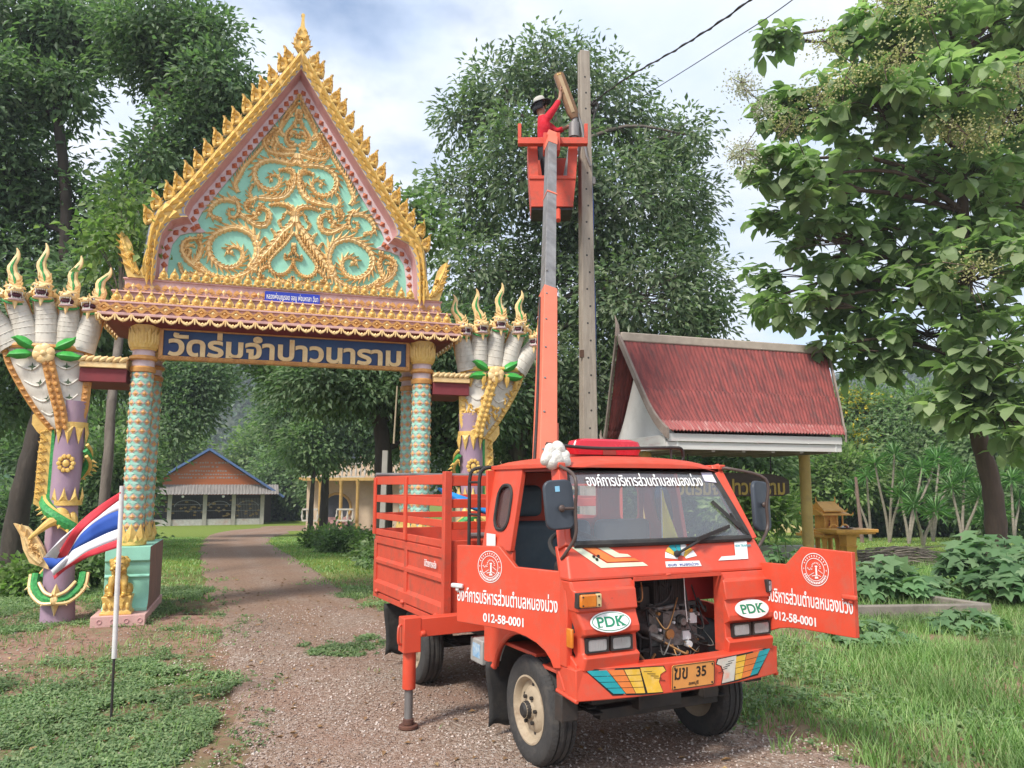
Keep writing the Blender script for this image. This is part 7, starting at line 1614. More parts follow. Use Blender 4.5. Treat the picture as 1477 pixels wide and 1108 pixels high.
for w_, d_, z0, hh_ in ((.32,.30,zz+.31,.11),(.24,.24,zz+.38,.17)):
    for s in (-1, 1): loft(g, [[(-w_,s*d_,z0),(w_,s*d_,z0),(w_,s*d_,z0+.02),(-w_,s*d_,z0+.02)],[(-w_*.92,s*d_*.45,z0+hh_*.5),(w_*.92,s*d_*.45,z0+hh_*.5),(w_*.92,s*d_*.45,z0+hh_*.5+.02),(-w_*.92,s*d_*.45,z0+hh_*.5+.02)],[(-w_*.88,0,z0+hh_),(w_*.88,0,z0+hh_),(w_*.88,0,z0+hh_+.02),(-w_*.88,0,z0+hh_+.02)]])
    for s in (-1, 1): g.prism([(-d_*.9,z0),(d_*.9,z0),(0,z0+hh_)], lambda u, v, d: (d, u, v), s*w_*.85-.01, s*w_*.85+.01); g.tube([(s*w_*.88,0,z0+hh_),(s*w_*.95,0,z0+hh_+.06),(s*w_*.93,0,z0+hh_+.12)], [.02,.014,.003], 6)
    for sx in (-1, 1):
        for sy in (-1, 1): g.tube([(sx*w_,sy*d_,z0),(sx*(w_+.04),sy*(d_+.02),z0+.03),(sx*(w_+.04),sy*(d_+.02),z0+.07)], [.015,.012,.003], 5)
g.build('tiered_roof', [m_sh], hs)
g = MB(); g.ell((-.05,-.16,zz+.12),.03,.03,.06,8,6); g.ell((-.05,-.16,zz+.20),.02,.02,.02,8,6); g.build('figurine', [m_dred], hs)
o0 = at(1222, 764, 14.6); OT = thing('offering_table', 'orange-gold pedestal table with offerings right of the spirit house', 'table', (o0.x, 14.6, gz(o0.x,14.6)), rad(14)); zt_ = o0.z - gz(o0.x,14.6)
g = MB(); g.box(-.44,.46,-.28,.28,zt_-.045,zt_+.015); g.box(-.40,.42,-.25,.25,zt_-.075,zt_-.045); g.build('table_top', [m_sh], OT, bevel=.008)
g = MB(); loft(g, [[(-w_,-w_,z),(w_,-w_,z),(w_,w_,z),(-w_,w_,z)] for w_, z in ((.22,0),(.21,.05),(.14,.10),(.115,.16),(.10,.45),(.12,.50),(.10,.52),(.12,zt_-.075))]); g.build('pedestal', [m_sh], OT, bevel=.006)
tr_ = thing('offering_tray', 'shallow tray with small jars lying on the offering table', 'tray', (o0.x-.08, 14.5, gz(o0.x,14.6)+zt_+.017), rad(14)); g = MB(); g.lathe([(.05,0),(.13,.012),(.15,.03),(.14,.03),(.12,.018),(0,.014)], (0,0,0), 18); g.build('dish', [m_steel], tr_)
for k in range(4): g = MB(); g.lathe([(.018,.014),(.024,.03),(.018,.055),(.012,.06)], (.05*math.cos(k*1.6),.05*math.sin(k*1.6),0), 10); g.build('jar', [m_dred if k % 2 else m_white], tr_)
ld = thing('ladder', 'tiny wooden ladder leaning under the spirit house', 'ladder', (s0.x+.42, 14.85, gz(s0.x,15)), rad(18)); g = MB()
for s in (-1, 1): g.bar((s*.07,0,0),(s*.05,.28,zb_-.04), .02, .03)
for k in range(6): g.bar((-.065,.04+.04*k,.12+.11*k*(zb_/.8)),( .065,.04+.04*k,.12+.11*k*(zb_/.8)), .015)
g.build('rails_and_rungs', [m_bargeb], ld)

# ---- pale yellow balustrade wall far right, thin pole, post, kerb
yY = 44.0; a0, b0 = at(1118, 775, yY), at(1345, 775, yY); yw = thing('balustrade_wall', 'long pale yellow balustrade wall behind the palm-like plants', 'wall', (a0.x, yY, gz(a0.x, yY))); Lw = b0.x-a0.x; zt2 = at(1200,742,yY).z - gz(a0.x,yY)
m_yw = mat('pale_yellow_wall', (.62,.50,.26), rough=.75, c2=(.54,.43,.22)); g = MB(); g.box(0,Lw,0,.2,0,zt2*.45); g.box(0,Lw,-.05,.25,zt2-.12,zt2)
for i in range(60): x = Lw*i/59; g.lathe([(.04,zt2*.45),(.09,zt2*.62),(.04,zt2*.8),(.05,zt2-.12)], (x,.1,0), 7)
g.build('balustrade', [m_yw], yw)
g = MB()
for x in (.2, 1.9): g.box(x-.12,x+.12,.0,.25,zt2,zt2+1.2)
g.prism([(-.3,zt2+1.2),(2.4,zt2+1.2),(1.05,zt2+1.9)], lambda u, v, d: (u, d, v), -.3, .6); g.build('gateway', [m_yw], yw)
tp_ = at(1243, 768, 27.0); po2 = thing('thin_pole', 'thin brown pole standing among the palm-like plants', 'pole', (tp_.x, 27, gz(tp_.x,27))); g = MB(); g.tube([(0,0,0),(-.1,0,at(1240,688,27).z-gz(tp_.x,27))], [.07,.05], 8); g.build('post', [mat('brown_post', (.26,.17,.14), rough=.8)], po2)
lp = at(550, 760, 15.0); po3 = thing('leaning_post', 'grey leaning concrete post behind the truck bed', 'post', (lp.x, 15, gz(lp.x,15))); g = MB(); tpz = at(556,650,15)-Vector((lp.x,15,gz(lp.x,15))); g.bar((0,0,-.1), tuple(tpz), .10, .10); g.build('shaft', [m_conc], po3)
bs_ = at(569, 630, 15.6); po4 = thing('bamboo_pole', 'pale bamboo pole hanging upright in front of the bent tree', 'pole', at(570,625,15.6)); g = MB(); g.tube([tuple(at(568,640,15.6)-at(570,625,15.6)), tuple(at(573,557,15.6)-at(570,625,15.6))], [.02,.016], 8); g.build('cane', [mat('bamboo', (.45,.36,.24), rough=.6)], po4)
ka, kb, kc = gnd(1150, 893), gnd(1428, 889), gnd(1290, 868); kerb = thing('planter_kerb', 'low weathered concrete planter edging in the right-hand grass', 'kerb', ka); g = MB(); m_kerb = mat('mossy_concrete', (.28,.24,.20), rough=.9, c2=(.19,.165,.14), scale=5, dirt=(.08,.085,.05), dscale=6, bump=.2)
for A_, B_ in ((ka,kb),(kb,kc)): q0, q1 = A_-ka, B_-ka; g.bar(q0+Vector((0,0,.02)), q1+Vector((0,0,.02)), .10, .26)
g.build('edging', [m_kerb], kerb, bevel=.015)
lw0 = gnd(1085, 806); lw = thing('low_wall', 'low grey concrete wall behind the folded right door', 'wall', lw0, rad(12)); g = MB(); g.box(-.6,1.7,0,.15,-.1,.28); g.build('wall_block', [m_conc], lw, bevel=.02); g = MB(); g.cyl((-.28,-.1,0),(-.28,-.1,.45), .03, 10); g.build('stub_pipe', [m_conc], lw)
# ================================================================ TREES, SHRUBS, GRASS
m_bark = mat('dark_bark', (.060,.046,.036), rough=.95, c2=(.038,.030,.024), scale=7, dirt=(.12,.10,.08), dscale=5, bump=.6, bscale=18, stretch=(1,1,.3)); m_bark2 = mat('grey_bark', (.17,.14,.115), rough=.95, c2=(.10,.08,.065), scale=7, dirt=(.25,.22,.18), dscale=5, bump=.6, bscale=18, stretch=(1,1,.3)); m_bark3 = mat('brown_bark', (.15,.10,.075), rough=.95, c2=(.09,.062,.048), scale=9, bump=.6, bscale=22, stretch=(1,1,.25))
m_dark = leafmat('dark_leaf', [(0.076,0.127,0.066),(0.103,0.166,0.079),(0.138,0.206,0.100),(0.186,0.248,0.129)], transl=.42)
m_mid = leafmat('mid_leaf', [(0.097,0.158,0.069),(0.131,0.206,0.086),(0.179,0.262,0.113),(0.235,0.304,0.147)], transl=.42)
m_grey = leafmat('greyish_leaf', [(0.076,0.121,0.062),(0.108,0.161,0.080),(0.155,0.207,0.105),(0.230,0.270,0.165)], transl=.36, rough=.38)
m_light = leafmat('light_leaf', [(0.099,0.165,0.053),(0.143,0.220,0.068),(0.187,0.264,0.090),(0.242,0.308,0.120)], transl=.45)
m_teakl = leafmat('teak_leaf', [(0.155,0.217,0.104),(0.203,0.273,0.133),(0.252,0.329,0.162),(0.323,0.379,0.209)], transl=.48, rough=.55)
m_yflow = leafmat('yellow_flower', [(.45,.33,.02),(.55,.42,.04),(.30,.28,.05)], transl=.3); m_cflow = leafmat('cream_panicle', [(.40,.36,.17),(.30,.31,.12),(.50,.45,.26)], transl=.3); m_wflow = leafmat('pale_panicle', [(.50,.48,.40),(.40,.36,.28),(.60,.58,.5)], transl=.3)
def foliage(blobs, total, L, W, rc, per, droop=.25, flat=.75, shell=.5, fold=.25, minz=None):
    """blobs (c, rx, ry, rz): leaf clumps spread through each blob, thicker towards its outside"""
    wts = np.array([b[1]*b[2] + b[1]*b[3] for b in blobs]); wts = wts/wts.sum(); Cs = []; Cb = []
    for bi, (b, q) in enumerate(zip(blobs, wts)):
        k = max(3, int(total*q/per)); d = rdir(k); r = (shell + (1.08-shell)*RNG.random(k)**.7)[:,None]; Cs.append(np.array(b[0])[None] + d*r*np.array(b[1:4])[None]); Cb += [bi]*k
    Cs = np.concatenate(Cs); n = len(Cs); C = np.repeat(Cs, per, 0); off = RNG.normal(size=(n*per,3))*rc*np.array([1,1,flat]); Cb = np.array(Cb)
    bc = np.array([b[0] for b in blobs])[Cb]; out = unit(Cs - bc); out = np.repeat(out, per, 0)
    D = unit(unit(off + 1e-6)*.8 + out*.45 + RNG.normal(size=(n*per,3))*.35 + np.array([0,0,-droop])); N = unit(rdir(n*per)*.55 + np.array([0,-.35,.6]) + out*.75)
    ln = L*(.65+.6*RNG.random(n*per)); V, F = leaves(C + off, D, N, ln, W*(ln/L), fold); return V, F, Cs, Cb
def crown_trunk(name, root, blobs, Cs, Cb, trunk, r0, r1, m, twig=.35, limb=None):
    g = MB(); tr = catmull(trunk, 5); n = len(tr); g.tube(tr, [(r0 + (r1-r0)*(i/(n-1))**.8)*(1.25 if i == 0 else 1)*(1+.06*math.sin(i*2.3)) for i in range(n)], 10)
    T = [Vector(p) for p in tr]; lr = limb or r1*.8
    for bi, b in enumerate(blobs):
        c = Vector(b[0]); cand = [p for p in T[n//3:]]; best = min(cand, key=lambda p: (p-c).length + (2.0 if p.z > c.z else 0)); mid = (best + c)/2 + Vector((random.uniform(-.2,.2), random.uniform(-.2,.2), .12*(c-best).length)); 
        P = catmull([tuple(best), tuple(mid), tuple(c)], 4); k = len(P); g.tube(P, [lr*(1-.75*i/(k-1)) for i in range(k)], 6)
        ids = np.nonzero(Cb == bi)[0]; ids = ids[:int(len(ids)*twig)]
        for j in ids:
            e = Vector(Cs[j]); mm = (c+e)/2 + Vector((random.uniform(-.1,.1), random.uniform(-.1,.1), random.uniform(.0,.15)))*(e-c).length; st = c.lerp(best, .35*random.random()); g.tube([st, mm, e], [lr*.22, lr*.12, lr*.05], 4, cap=False)
    return g.build('trunk', [m], root, sharp=70)
def tree(name, label, base, trunk, r0, r1, blobs_px, Y, total, L, W, m, bark, rc=.25, per=14, droop=.3, depth=1.0, group=None, twig=.35, fold=.25, shell=.5, spread=.35, cat='tree', limb=None, seed=0):
    B = Vector(base); R = thing(name, label, cat, B, 0, group); bl = []; rs = random.Random(seed + int(abs(B.x*100)))
    for (px, py, rx, ry) in blobs_px:
        yy = Y + rs.uniform(-spread, spread)*depth*3; c = at(px, py, yy) - B; k = yy/F_PX*1.02; bl.append((tuple(c), rx*k, max(rx, ry)*k*.95*depth, ry*k))
    V, F, Cs, Cb = foliage(bl, total, L, W, rc, per, droop, shell=shell, fold=fold); npmesh('crown', V, F, m, R)
    T = [tuple(at(px, py, yy) - B) if yy else (px, py, 0) for px, py, yy in trunk]; T = [(0, 0, -.15)] + T
    crown_trunk(name, R, bl, Cs, Cb, T, r0, r1, bark, twig, limb); return R, bl
def gpos(x, y): return (x, y, gz(x, y))
TG = 'big shade trees around the gate'
# the big greyish tree behind the pole
p = at(742, 700, 19); tree('shade_tree', 'tall grey-green tree with drooping narrow leaves right behind the utility pole', gpos(p.x, 19), [(745,665,19),(757,610,19),(775,520,19.3),(790,420,19.3),(800,300,19.3),(805,180,19.3)], .26, .10,
 [(795,95,62,50),(728,140,62,55),(862,150,75,56),(945,215,60,56),(672,175,40,40),(672,285,60,62),(775,240,95,80),(885,300,110,85),(985,300,42,70),(690,400,70,80),(800,400,105,95),(930,430,100,85),(1000,420,45,75),(760,545,90,80),(870,555,100,80),(660,500,45,62),(962,530,70,56),(1020,470,35,40),(990,195,30,35),(830,640,110,60),(720,640,60,60)], 19.3, 60000, .20, .085, m_grey, m_bark2, rc=.24, per=24, droop=.4, twig=.3, shell=.45, limb=.07)
# left trees
p = at(14, 822, 15.5); tree('shade_tree', 'dark leaning-trunk tree filling the upper left corner', gpos(p.x, 15.5), [(28,730,15.5),(46,650,15.6),(66,560,16),(90,420,16.3),(95,280,16.5),(80,150,16.5)], .24, .10,
 [(20,30,110,70),(115,45,80,60),(-50,150,100,90),(45,140,75,56),(100,130,40,40),(15,250,85,56),(-50,330,90,90),(105,310,66,50),(40,400,95,60),(130,430,70,60),(-20,480,90,70),(70,500,80,55),(150,520,70,50),(10,580,60,40)], 16.5, 44000, .19, .085, m_dark, m_bark, rc=.24, per=24, droop=.3, shell=.45, limb=.08)
p = at(144, 842, 12.6); tree('shade_tree', 'feathery tree behind the gate peak with straight slim grey trunk', gpos(p.x, 13.2), [(150,760,13.2),(157,650,13.2),(163,560,13.6),(185,400,15),(210,260,16),(230,150,16)], .10, .06,
 [(232,30,75,42),(300,50,44,36),(190,55,50,40),(250,110,80,40),(318,115,56,40),(345,150,34,26),(280,180,50,34),(222,225,34,28),(320,185,40,30),(250,250,60,36),(180,290,45,36),(215,350,66,50),(195,440,44,55)], 16.0, 26000, .16, .075, m_dark, m_bark2, rc=.22, per=22, droop=.15, shell=.35, twig=.5, limb=.05)
# canopy seen through the gate opening
p = at(552, 770, 17); tree('shade_tree', 'dark tree with bent trunk seen through the gate beside its right column', gpos(p.x, 17), [(553,690,17),(552,640,17),(545,600,17),(528,562,17),(500,530,17)], .23, .12,
 [(470,548,85,40),(560,548,80,46),(640,560,50,55),(420,535,45,22),(665,640,42,60),(600,610,48,40),(640,500,80,50),(430,500,80,30),(700,560,50,70)], 17.5, 42000, .15, .065, m_dark, m_bark, rc=.24, per=16, droop=.3, shell=.35, limb=.09)
p = at(466, 762, 40); tree('shade_tree', 'round-headed tree on a stout dark trunk in front of the cream house', gpos(p.x, 40), [(468,720,40),(470,680,40),(474,640,40)], .26, .16,
 [(440,598,56,38),(500,605,62,40),(560,618,50,46),(428,625,30,24),(452,630,30,22),(412,600,20,26),(548,640,30,24),(455,565,60,36)], 40, 30000, .27, .125, m_dark, m_bark, rc=.5, per=14, limb=.13)
p = at(447, 768, 38); tree('shade_tree', 'slim dark-trunked tree just left of the stout one', gpos(p.x, 38), [(449,730,38),(451,700,38),(455,670,38)], .15, .08, [(446,640,30,24),(462,655,26,18)], 38, 6000, .27, .13, m_mid, m_bark, rc=.45, per=12)
p = at(204, 745, 33); tree('shade_tree', 'drooping dark tree left of the orange gable seen through the gate', gpos(p.x, 33), [(206,690,33),(214,630,33),(240,585,33)], .16, .10, [(262,552,55,30),(296,560,26,24),(235,585,26,32),(275,596,30,26),(240,625,14,24),(285,540,40,24)], 33, 15000, .24, .11, m_dark, m_bark, rc=.4, per=14)
BG = 'bright green trees behind the orange hall'
for i, (bl, Y, m) in enumerate([([(378,650,34,36),(352,690,34,20),(398,672,34,26)], 72, m_light), ([(412,690,40,36),(400,720,36,26),(430,730,30,26)], 66, m_mid), ([(245,655,36,28),(225,690,28,32)], 68, m_light), ([(420,652,30,26),(408,628,30,26)], 80, m_mid), ([(480,690,40,40),(520,700,40,36)], 62, m_mid)]):
    p = at(bl[0][0], 740, Y); tree('background_tree', ['light green tree rising right of the orange gable','bushy green tree at the right corner of the orange hall','light green tree left of the orange gable','small tree top between hall and hill','green tree behind the cream house'][i], gpos(p.x, Y), [(bl[0][0], 690, Y), (bl[0][0], bl[0][1]+10, Y)], .3, .15, bl, Y, 14000, .40, .23, m, m_bark, rc=.7, per=14, droop=.1, group=BG)
# understorey along the left edge
LS = 'dark undergrowth trees along the left edge'
for i, (bl, Y, lab) in enumerate([([(15,640,60,50),(60,670,46,44),(20,700,50,40)], 24, 'dark undergrowth tree at the left edge above the small shrine'), ([(125,640,50,56),(165,660,36,56),(110,700,46,46)], 26, 'dark undergrowth tree left of the first gate column'), ([(55,745,56,36),(110,760,50,36),(20,770,36,26)], 21, 'low dark thicket behind the serpent pillar foot'), ([(150,740,30,50),(165,690,24,50),(160,790,28,26)], 23, 'dark thicket between serpent pillar and gate column')]):
    p = at(bl[0][0], 790, Y); tree('undergrowth_tree', lab, gpos(p.x, Y), [(bl[0][0], 760, Y), (bl[0][0], bl[0][1], Y)], .10, .05, bl, Y, 16000, .21, .10, m_dark if i % 2 == 0 else m_mid, m_bark, rc=.35, per=14, droop=.3, group=LS, cat='tree')
# right-hand background
RS = 'mixed trees behind the right-hand lawn'
for i, (bl, Y, m, lab) in enumerate([([(1238,602,30,36),(1272,625,38,40),(1228,655,34,26)], 36, m_mid, 'yellow-flowering tree at the right end of the pavilion roof'), ([(1325,610,56,50),(1375,640,60,50),(1330,665,60,32)], 34, m_mid, 'leafy tree behind the teak trunk on its left'), ([(1445,640,60,60),(1480,690,50,50),(1450,720,60,40)], 30, m_mid, 'leafy tree behind the teak trunk at the right edge'), ([(1215,690,46,32),(1160,700,36,32),(1120,660,50,26)], 33, m_light, 'bright bushy tree seen under the pavilion eave'), ([(1060,665,60,26),(1000,690,50,40),(1040,730,50,30)], 24, m_mid, 'green tree behind the pavilion name board'), ([(1290,740,70,26),(1370,745,60,26),(1230,745,30,26)], 36, m_dark, 'dark hedge-like tree mass behind the palm-like plants'), ([(940,700,40,50),(900,740,50,40)], 26, m_dark, 'dark tree behind the truck windscreen')]):
    p = at(bl[0][0], 770, Y); R, B_ = tree('background_tree', lab, gpos(p.x, Y), [(bl[0][0]+4, 730, Y), (bl[0][0], bl[0][1]+6, Y)], .16, .08, bl, Y, 17000, .25, .13, m, m_bark, rc=.42, per=14, droop=.15, group=RS)
    if i == 0:
        V, F, _, _ = foliage([(c, a*1.02, b*1.02, d*1.02) for c, a, b, d in B_], 5200, .19, .16, .25, 14, 0, shell=.97); npmesh('blossom', V, F, m_yflow, R)
# crooked frangipani behind the pavilion
p = at(1085, 768, 18); tree('frangipani', 'small crooked-branched tree standing under the pavilion name board', gpos(p.x, 18), [(1078,750,18),(1088,735,18),(1075,722,18)], .09, .05, [(1055,722,30,18),(1095,722,30,20),(1125,738,24,18),(1072,740,20,12)], 18, 2200, .24, .08, m_light, m_bark2, rc=.2, per=10, droop=.0, limb=.045)

# ---- palm-like dracaenas: bare pale stems with tufts of sword leaves
DG = 'dracaenas in the grove on the right'; m_sword = leafmat('sword_leaf', [(0.065,0.156,0.053),(0.104,0.221,0.075),(0.156,0.299,0.105),(0.221,0.364,0.150)], transl=.3, rough=.4); m_dstem = mat('pale_stem', (.32,.28,.225), rough=.9, c2=(.20,.17,.135), scale=6, stretch=(1,1,3))
def dracaena(px, py0, tufts, Y, label):
    p = at(px, py0, Y); B = Vector(gpos(p.x, Y)); R = thing('dracaena', label, 'plant', B, 0, DG); g = MB(); CC = []; DD = []; NN = []; LL = []
    for tx, ty in tufts:
        yy = Y + random.uniform(-.5,.5); e = at(tx, ty, yy) - B; m1 = Vector((e.x*.25, e.y*.3, e.z*.35)); m2 = Vector((e.x*.7, e.y*.7, e.z*.7)); g.tube(catmull([(0,0,0), tuple(m1), tuple(m2), tuple(e)], 4), [.055-.002*i for i in range(13)], 7)
        for lv in range(2):
            k = 34; a = RNG.random(k)*6.28; el = RNG.uniform(-.6, 1.25, k); d = np.stack([np.cos(a)*np.cos(el), np.sin(a)*np.cos(el), np.sin(el)], -1); CC.append(np.repeat(np.array(e)[None] - np.array([0,0,.12*lv]), k, 0)); DD.append(d); NN.append(np.cross(np.cross(d, [0,0,1.0]), d)); LL.append(.55+.25*RNG.random(k))
    g.build('stem', [m_dstem], R, sharp=70); C = np.concatenate(CC); D = np.concatenate(DD); N = unit(np.concatenate(NN)); L = np.concatenate(LL)
    V, F = leaves(C, D, N, L*.85, .045, .2); npmesh('leaf_tuft', V, F, m_sword, R)
for px, py, tf_, Y, lab in [(1282,765,[(1262,668),(1290,655),(1305,690)],27,'tall dracaena just right of the thin brown pole'),(1310,768,[(1330,675),(1350,662),(1298,712)],26,'dracaena with slanting white stem in the middle of the grove'),(1345,766,[(1372,672),(1355,655),(1332,715)],28,'dracaena with three tufts right of the slanting stem'),(1388,768,[(1390,690),(1412,715),(1372,700)],25,'dracaena nearest the teak trunk'),(1425,766,[(1440,735),(1418,745)],26,'low dracaena behind the teak trunk base'),(1330,770,[(1318,728),(1350,735)],24,'short dracaena tufts low at the lawn edge'),(1462,765,[(1458,690),(1470,720)],27,'dracaena right of the teak trunk'),(1255,762,[(1250,685),(1232,705)],29,'small dracaena left of the thin brown pole')]: dracaena(px, py, tf_, Y, lab)

# ---- the teak on the right: big leaves in tufts, pale flower sprays
p = at(1436, 830, 13.6); TB = Vector(gpos(p.x, 13.6)); TK = thing('teak_tree', 'large-leaved teak with pale flower sprays rising at the right edge', 'tree', TB)
tb = [(1330,20,110,60),(1430,30,110,70),(1250,60,55,40),(1120,165,36,34),(1180,140,56,40),(1260,150,80,60),(1370,130,100,70),(1460,170,90,80),(1110,235,36,34),(1170,255,60,50),(1270,260,90,60),(1390,270,100,80),(1480,300,70,90),(1190,350,64,46),(1290,370,90,66),(1400,400,100,80),(1110,310,30,24),(1100,400,26,18),(1160,440,60,26),(1230,450,66,40),(1330,480,90,56),(1440,510,90,66),(1260,530,44,26),(1200,500,36,22),(1380,580,80,40),(1460,600,70,50),(1090,440,22,12),(1120,55,30,24),(1500,60,80,80)]
bl = []; rs = random.Random(3)
for px, py, rx, ry in tb: yy = 13.6 + rs.uniform(-1.5, 1.3); k = yy/F_PX; bl.append((tuple(at(px,py,yy)-TB), rx*k, max(rx,ry)*k*.9, ry*k))
wts = np.array([b[1]*b[3] + .05 for b in bl]); wts /= wts.sum(); CC=[];DD=[];NN=[];LL=[];tuft=[];tb_i=[]
for bi, (b, q) in enumerate(zip(bl, wts)):
    k = max(6, int(1250*q)); d = rdir(k); r = (.35+.72*RNG.random(k)**.6)[:,None]; c = np.array(b[0]) + d*r*np.array(b[1:4]); tuft.append(c); tb_i += [bi]*k
tuft = np.concatenate(tuft); tb_i = np.array(tb_i); nt_ = len(tuft); per = 8
C = np.repeat(tuft, per, 0); a = np.tile(np.arange(per)*6.28/per, nt_) + np.repeat(RNG.random(nt_)*6.28, per) + RNG.normal(size=nt_*per)*.25; el = RNG.uniform(-1.05, .25, nt_*per); D = np.stack([np.cos(a)*np.cos(el), np.sin(a)*np.cos(el), np.sin(el)], -1)
C = C + np.stack([0*a, 0*a, RNG.normal(size=nt_*per)*.05], -1) + D*.03; N = unit(np.cross(np.cross(D, [0,0,1.0]), D) + RNG.normal(size=(nt_*per,3))*.25); L = .19+.22*RNG.random(nt_*per); Wd = L*.62
Dn = unit(D); Sd = unit(np.cross(Dn, N)); N2 = np.cross(Sd, Dn); Lc = L[:,None]; Wc = Wd[:,None]           # broad leaf: eight points, drooping tip
P0 = C; P1 = C + Dn*Lc*.35 + N2*Lc*.05; P2 = C + Dn*Lc*.72 + N2*Lc*.0; P3 = C + Dn*Lc - N2*Lc*.13
V = np.stack([P0, P1-Sd*Wc*.46+N2*Wc*.10, P1, P1+Sd*Wc*.46+N2*Wc*.10, P2-Sd*Wc*.40+N2*Wc*.05, P2, P2+Sd*Wc*.40+N2*Wc*.05, P3], 1); m_ = len(C); b8 = (np.arange(m_)*8)[:,None]
F = np.concatenate([b8+np.array(t) for t in ([0,2,1],[0,3,2],[1,2,5],[1,5,4],[2,3,6],[2,6,5],[4,5,7],[5,6,7])]); npmesh('crown', V.reshape(-1,3), F, m_teakl, TK, smooth=False)
crown_trunk('teak', TK, bl, tuft, tb_i, [(0,0,-.2)] + [tuple(at(px,py,13.6)-TB) for px, py in ((1437,770),(1430,700),(1412,630),(1400,560),(1395,450),(1390,330),(1385,200),(1380,80))], .20, .07, m_bark3, twig=.8, limb=.06)
ST = []
for nm, pts, mm in (('flower_spray', [(1395,195),(1455,175),(1370,185),(1300,75),(1180,140),(1275,95),(1330,10),(1280,5),(1190,60),(1220,110),(1408,385),(1140,180),(1470,115),(1420,200)], m_cflow), ('pale_flower_spray', [(1075,130),(1072,215),(1080,245),(1065,225),(1100,160),(1105,225),(1068,120),(1280,180)], m_wflow)):
    CC = []
    for px, py in pts: c = np.array(at(px, py, (11.4 if mm is m_cflow else 12.9) + random.uniform(-.3,.4)) - TB); CC.append(c + RNG.normal(size=(260,3))*np.array([.19,.16,.12])*(1 if mm is m_cflow else .75)); j_ = int(np.argmin(np.linalg.norm(tuft - c, axis=1))); ST.append((tuple(tuft[j_]), tuple(c))); ST += [(tuple(c), tuple(c + RNG.normal(size=3)*.15)) for q in range(5)]
    C = np.concatenate(CC); V, F = leaves(C, rdir(len(C)), rdir(len(C)), .042, .036, .3); npmesh(nm, V, F, mm, TK)
for q_ in range(0, len(ST), 6):
    g = MB()
    for a_, b_ in ST[q_:q_+6]: g.tube([a_, b_], .008, 4, cap=False)
    g.build('spray_stalk', [m_bark3], TK)

# ---- plants rooted on the gate itself
def sprig(name, label, base_px, tips, Y, n, L, W, m, rc=.14):
    b = at(*base_px, Y); R = thing(name, label, 'plant', b); g = MB(); bl = []
    for px, py, r in tips:
        e = at(px, py, Y + random.uniform(-.15,.15)) - b; g.tube(catmull([(0,0,0), (e.x*.3,e.y*.3,e.z*.5), tuple(e)], 4), [.014-.0012*i for i in range(9)], 5); k = Y/F_PX; bl.append((tuple(e), r*k, r*k, r*k))
    V, F, _, _ = foliage(bl, n, L, W, rc, 8, .25, shell=.3); npmesh('leaves', V, F, m, R); g.build('stem', [m_bark2], R); return R
sprig('sapling', 'leafy sapling growing out of the gate roof at its left corner', (172,440), [(185,285,22),(165,310,24),(140,345,24),(195,320,20),(150,400,16),(205,350,16),(178,350,20),(125,335,12),(175,270,10)], 9.75, 900, .12, .075, m_light)
sprig('vine', 'green vine hanging over the right shoulder of the gate', (605,330), [(590,290,14),(610,310,18),(625,335,16),(600,345,14),(635,365,12),(585,310,10),(615,285,10),(640,330,8)], 10.9, 600, .12, .085, m_mid)

# ---- shrubs with broad lobed leaves at right, low shrubs beyond the road
m_squash = leafmat('broad_lobed_leaf', [(0.085,0.169,0.072),(0.117,0.215,0.093),(0.156,0.260,0.120),(0.208,0.305,0.160)], transl=.3, rough=.6)
def broadleaf(C, D, N, L):
    """five-lobed leaf, flat and wide"""
    D = unit(D); S_ = unit(np.cross(D, N)); N2 = np.cross(S_, D); k = 11; ang = np.linspace(-2.5, 2.5, k); rad_ = np.array([.35,.75,.48,.95,.6,1.15,.6,.95,.48,.75,.35])
    P = [C + D*(L*0.0)[:,None]]
    for a_, r_ in zip(ang, rad_): P.append(C + (D*math.cos(a_) + S_*math.sin(a_))*(L*r_*.62)[:,None] + N2*(L*.10*(1-r_))[:,None] - np.array([0,0,1.0])*(L*.12*r_)[:,None])
    V = np.stack(P, 1); b = (np.arange(len(C))*(k+1))[:,None]; F = np.concatenate([b+np.array([0,i+1,i+2]) for i in range(k-1)]); return V.reshape(-1,3), F
def squash(label, cen, rx, ry, h, n, L0):
    B = Vector((cen[0], cen[1], gz(*cen))); R = thing('broadleaf_shrub', label, 'shrub', B, 0, 'broad-leaved shrubs in the right-hand grass'); a = RNG.random(n)*6.28; r = RNG.random(n)**.5; x = np.cos(a)*r*rx; y = np.sin(a)*r*ry; z = h*(1-.55*r**2)*(.45+.6*RNG.random(n)) ; C = np.stack([x,y,z],-1)
    D = unit(np.stack([np.cos(a)+RNG.normal(size=n)*.6, np.sin(a)+RNG.normal(size=n)*.6, RNG.normal(size=n)*.25], -1)); N = unit(np.stack([np.cos(a)*r*.5, np.sin(a)*r*.5 - .35, np.ones(n)], -1) + RNG.normal(size=(n,3))*.25); V, F = broadleaf(C, D, N, L0*(.6+.7*RNG.random(n))); npmesh('leaves', V, F, m_squash, R)
    g = MB()
    for i in range(min(n, 60)): g.tube([(x[i]*.4,y[i]*.4,0),(x[i]*.8,y[i]*.8,z[i]*.6),(x[i],y[i],z[i])], [.012,.010,.006], 4, cap=False)
    g.build('stems', [mat('green_stem', (.10,.16,.05), rough=.8)], R)
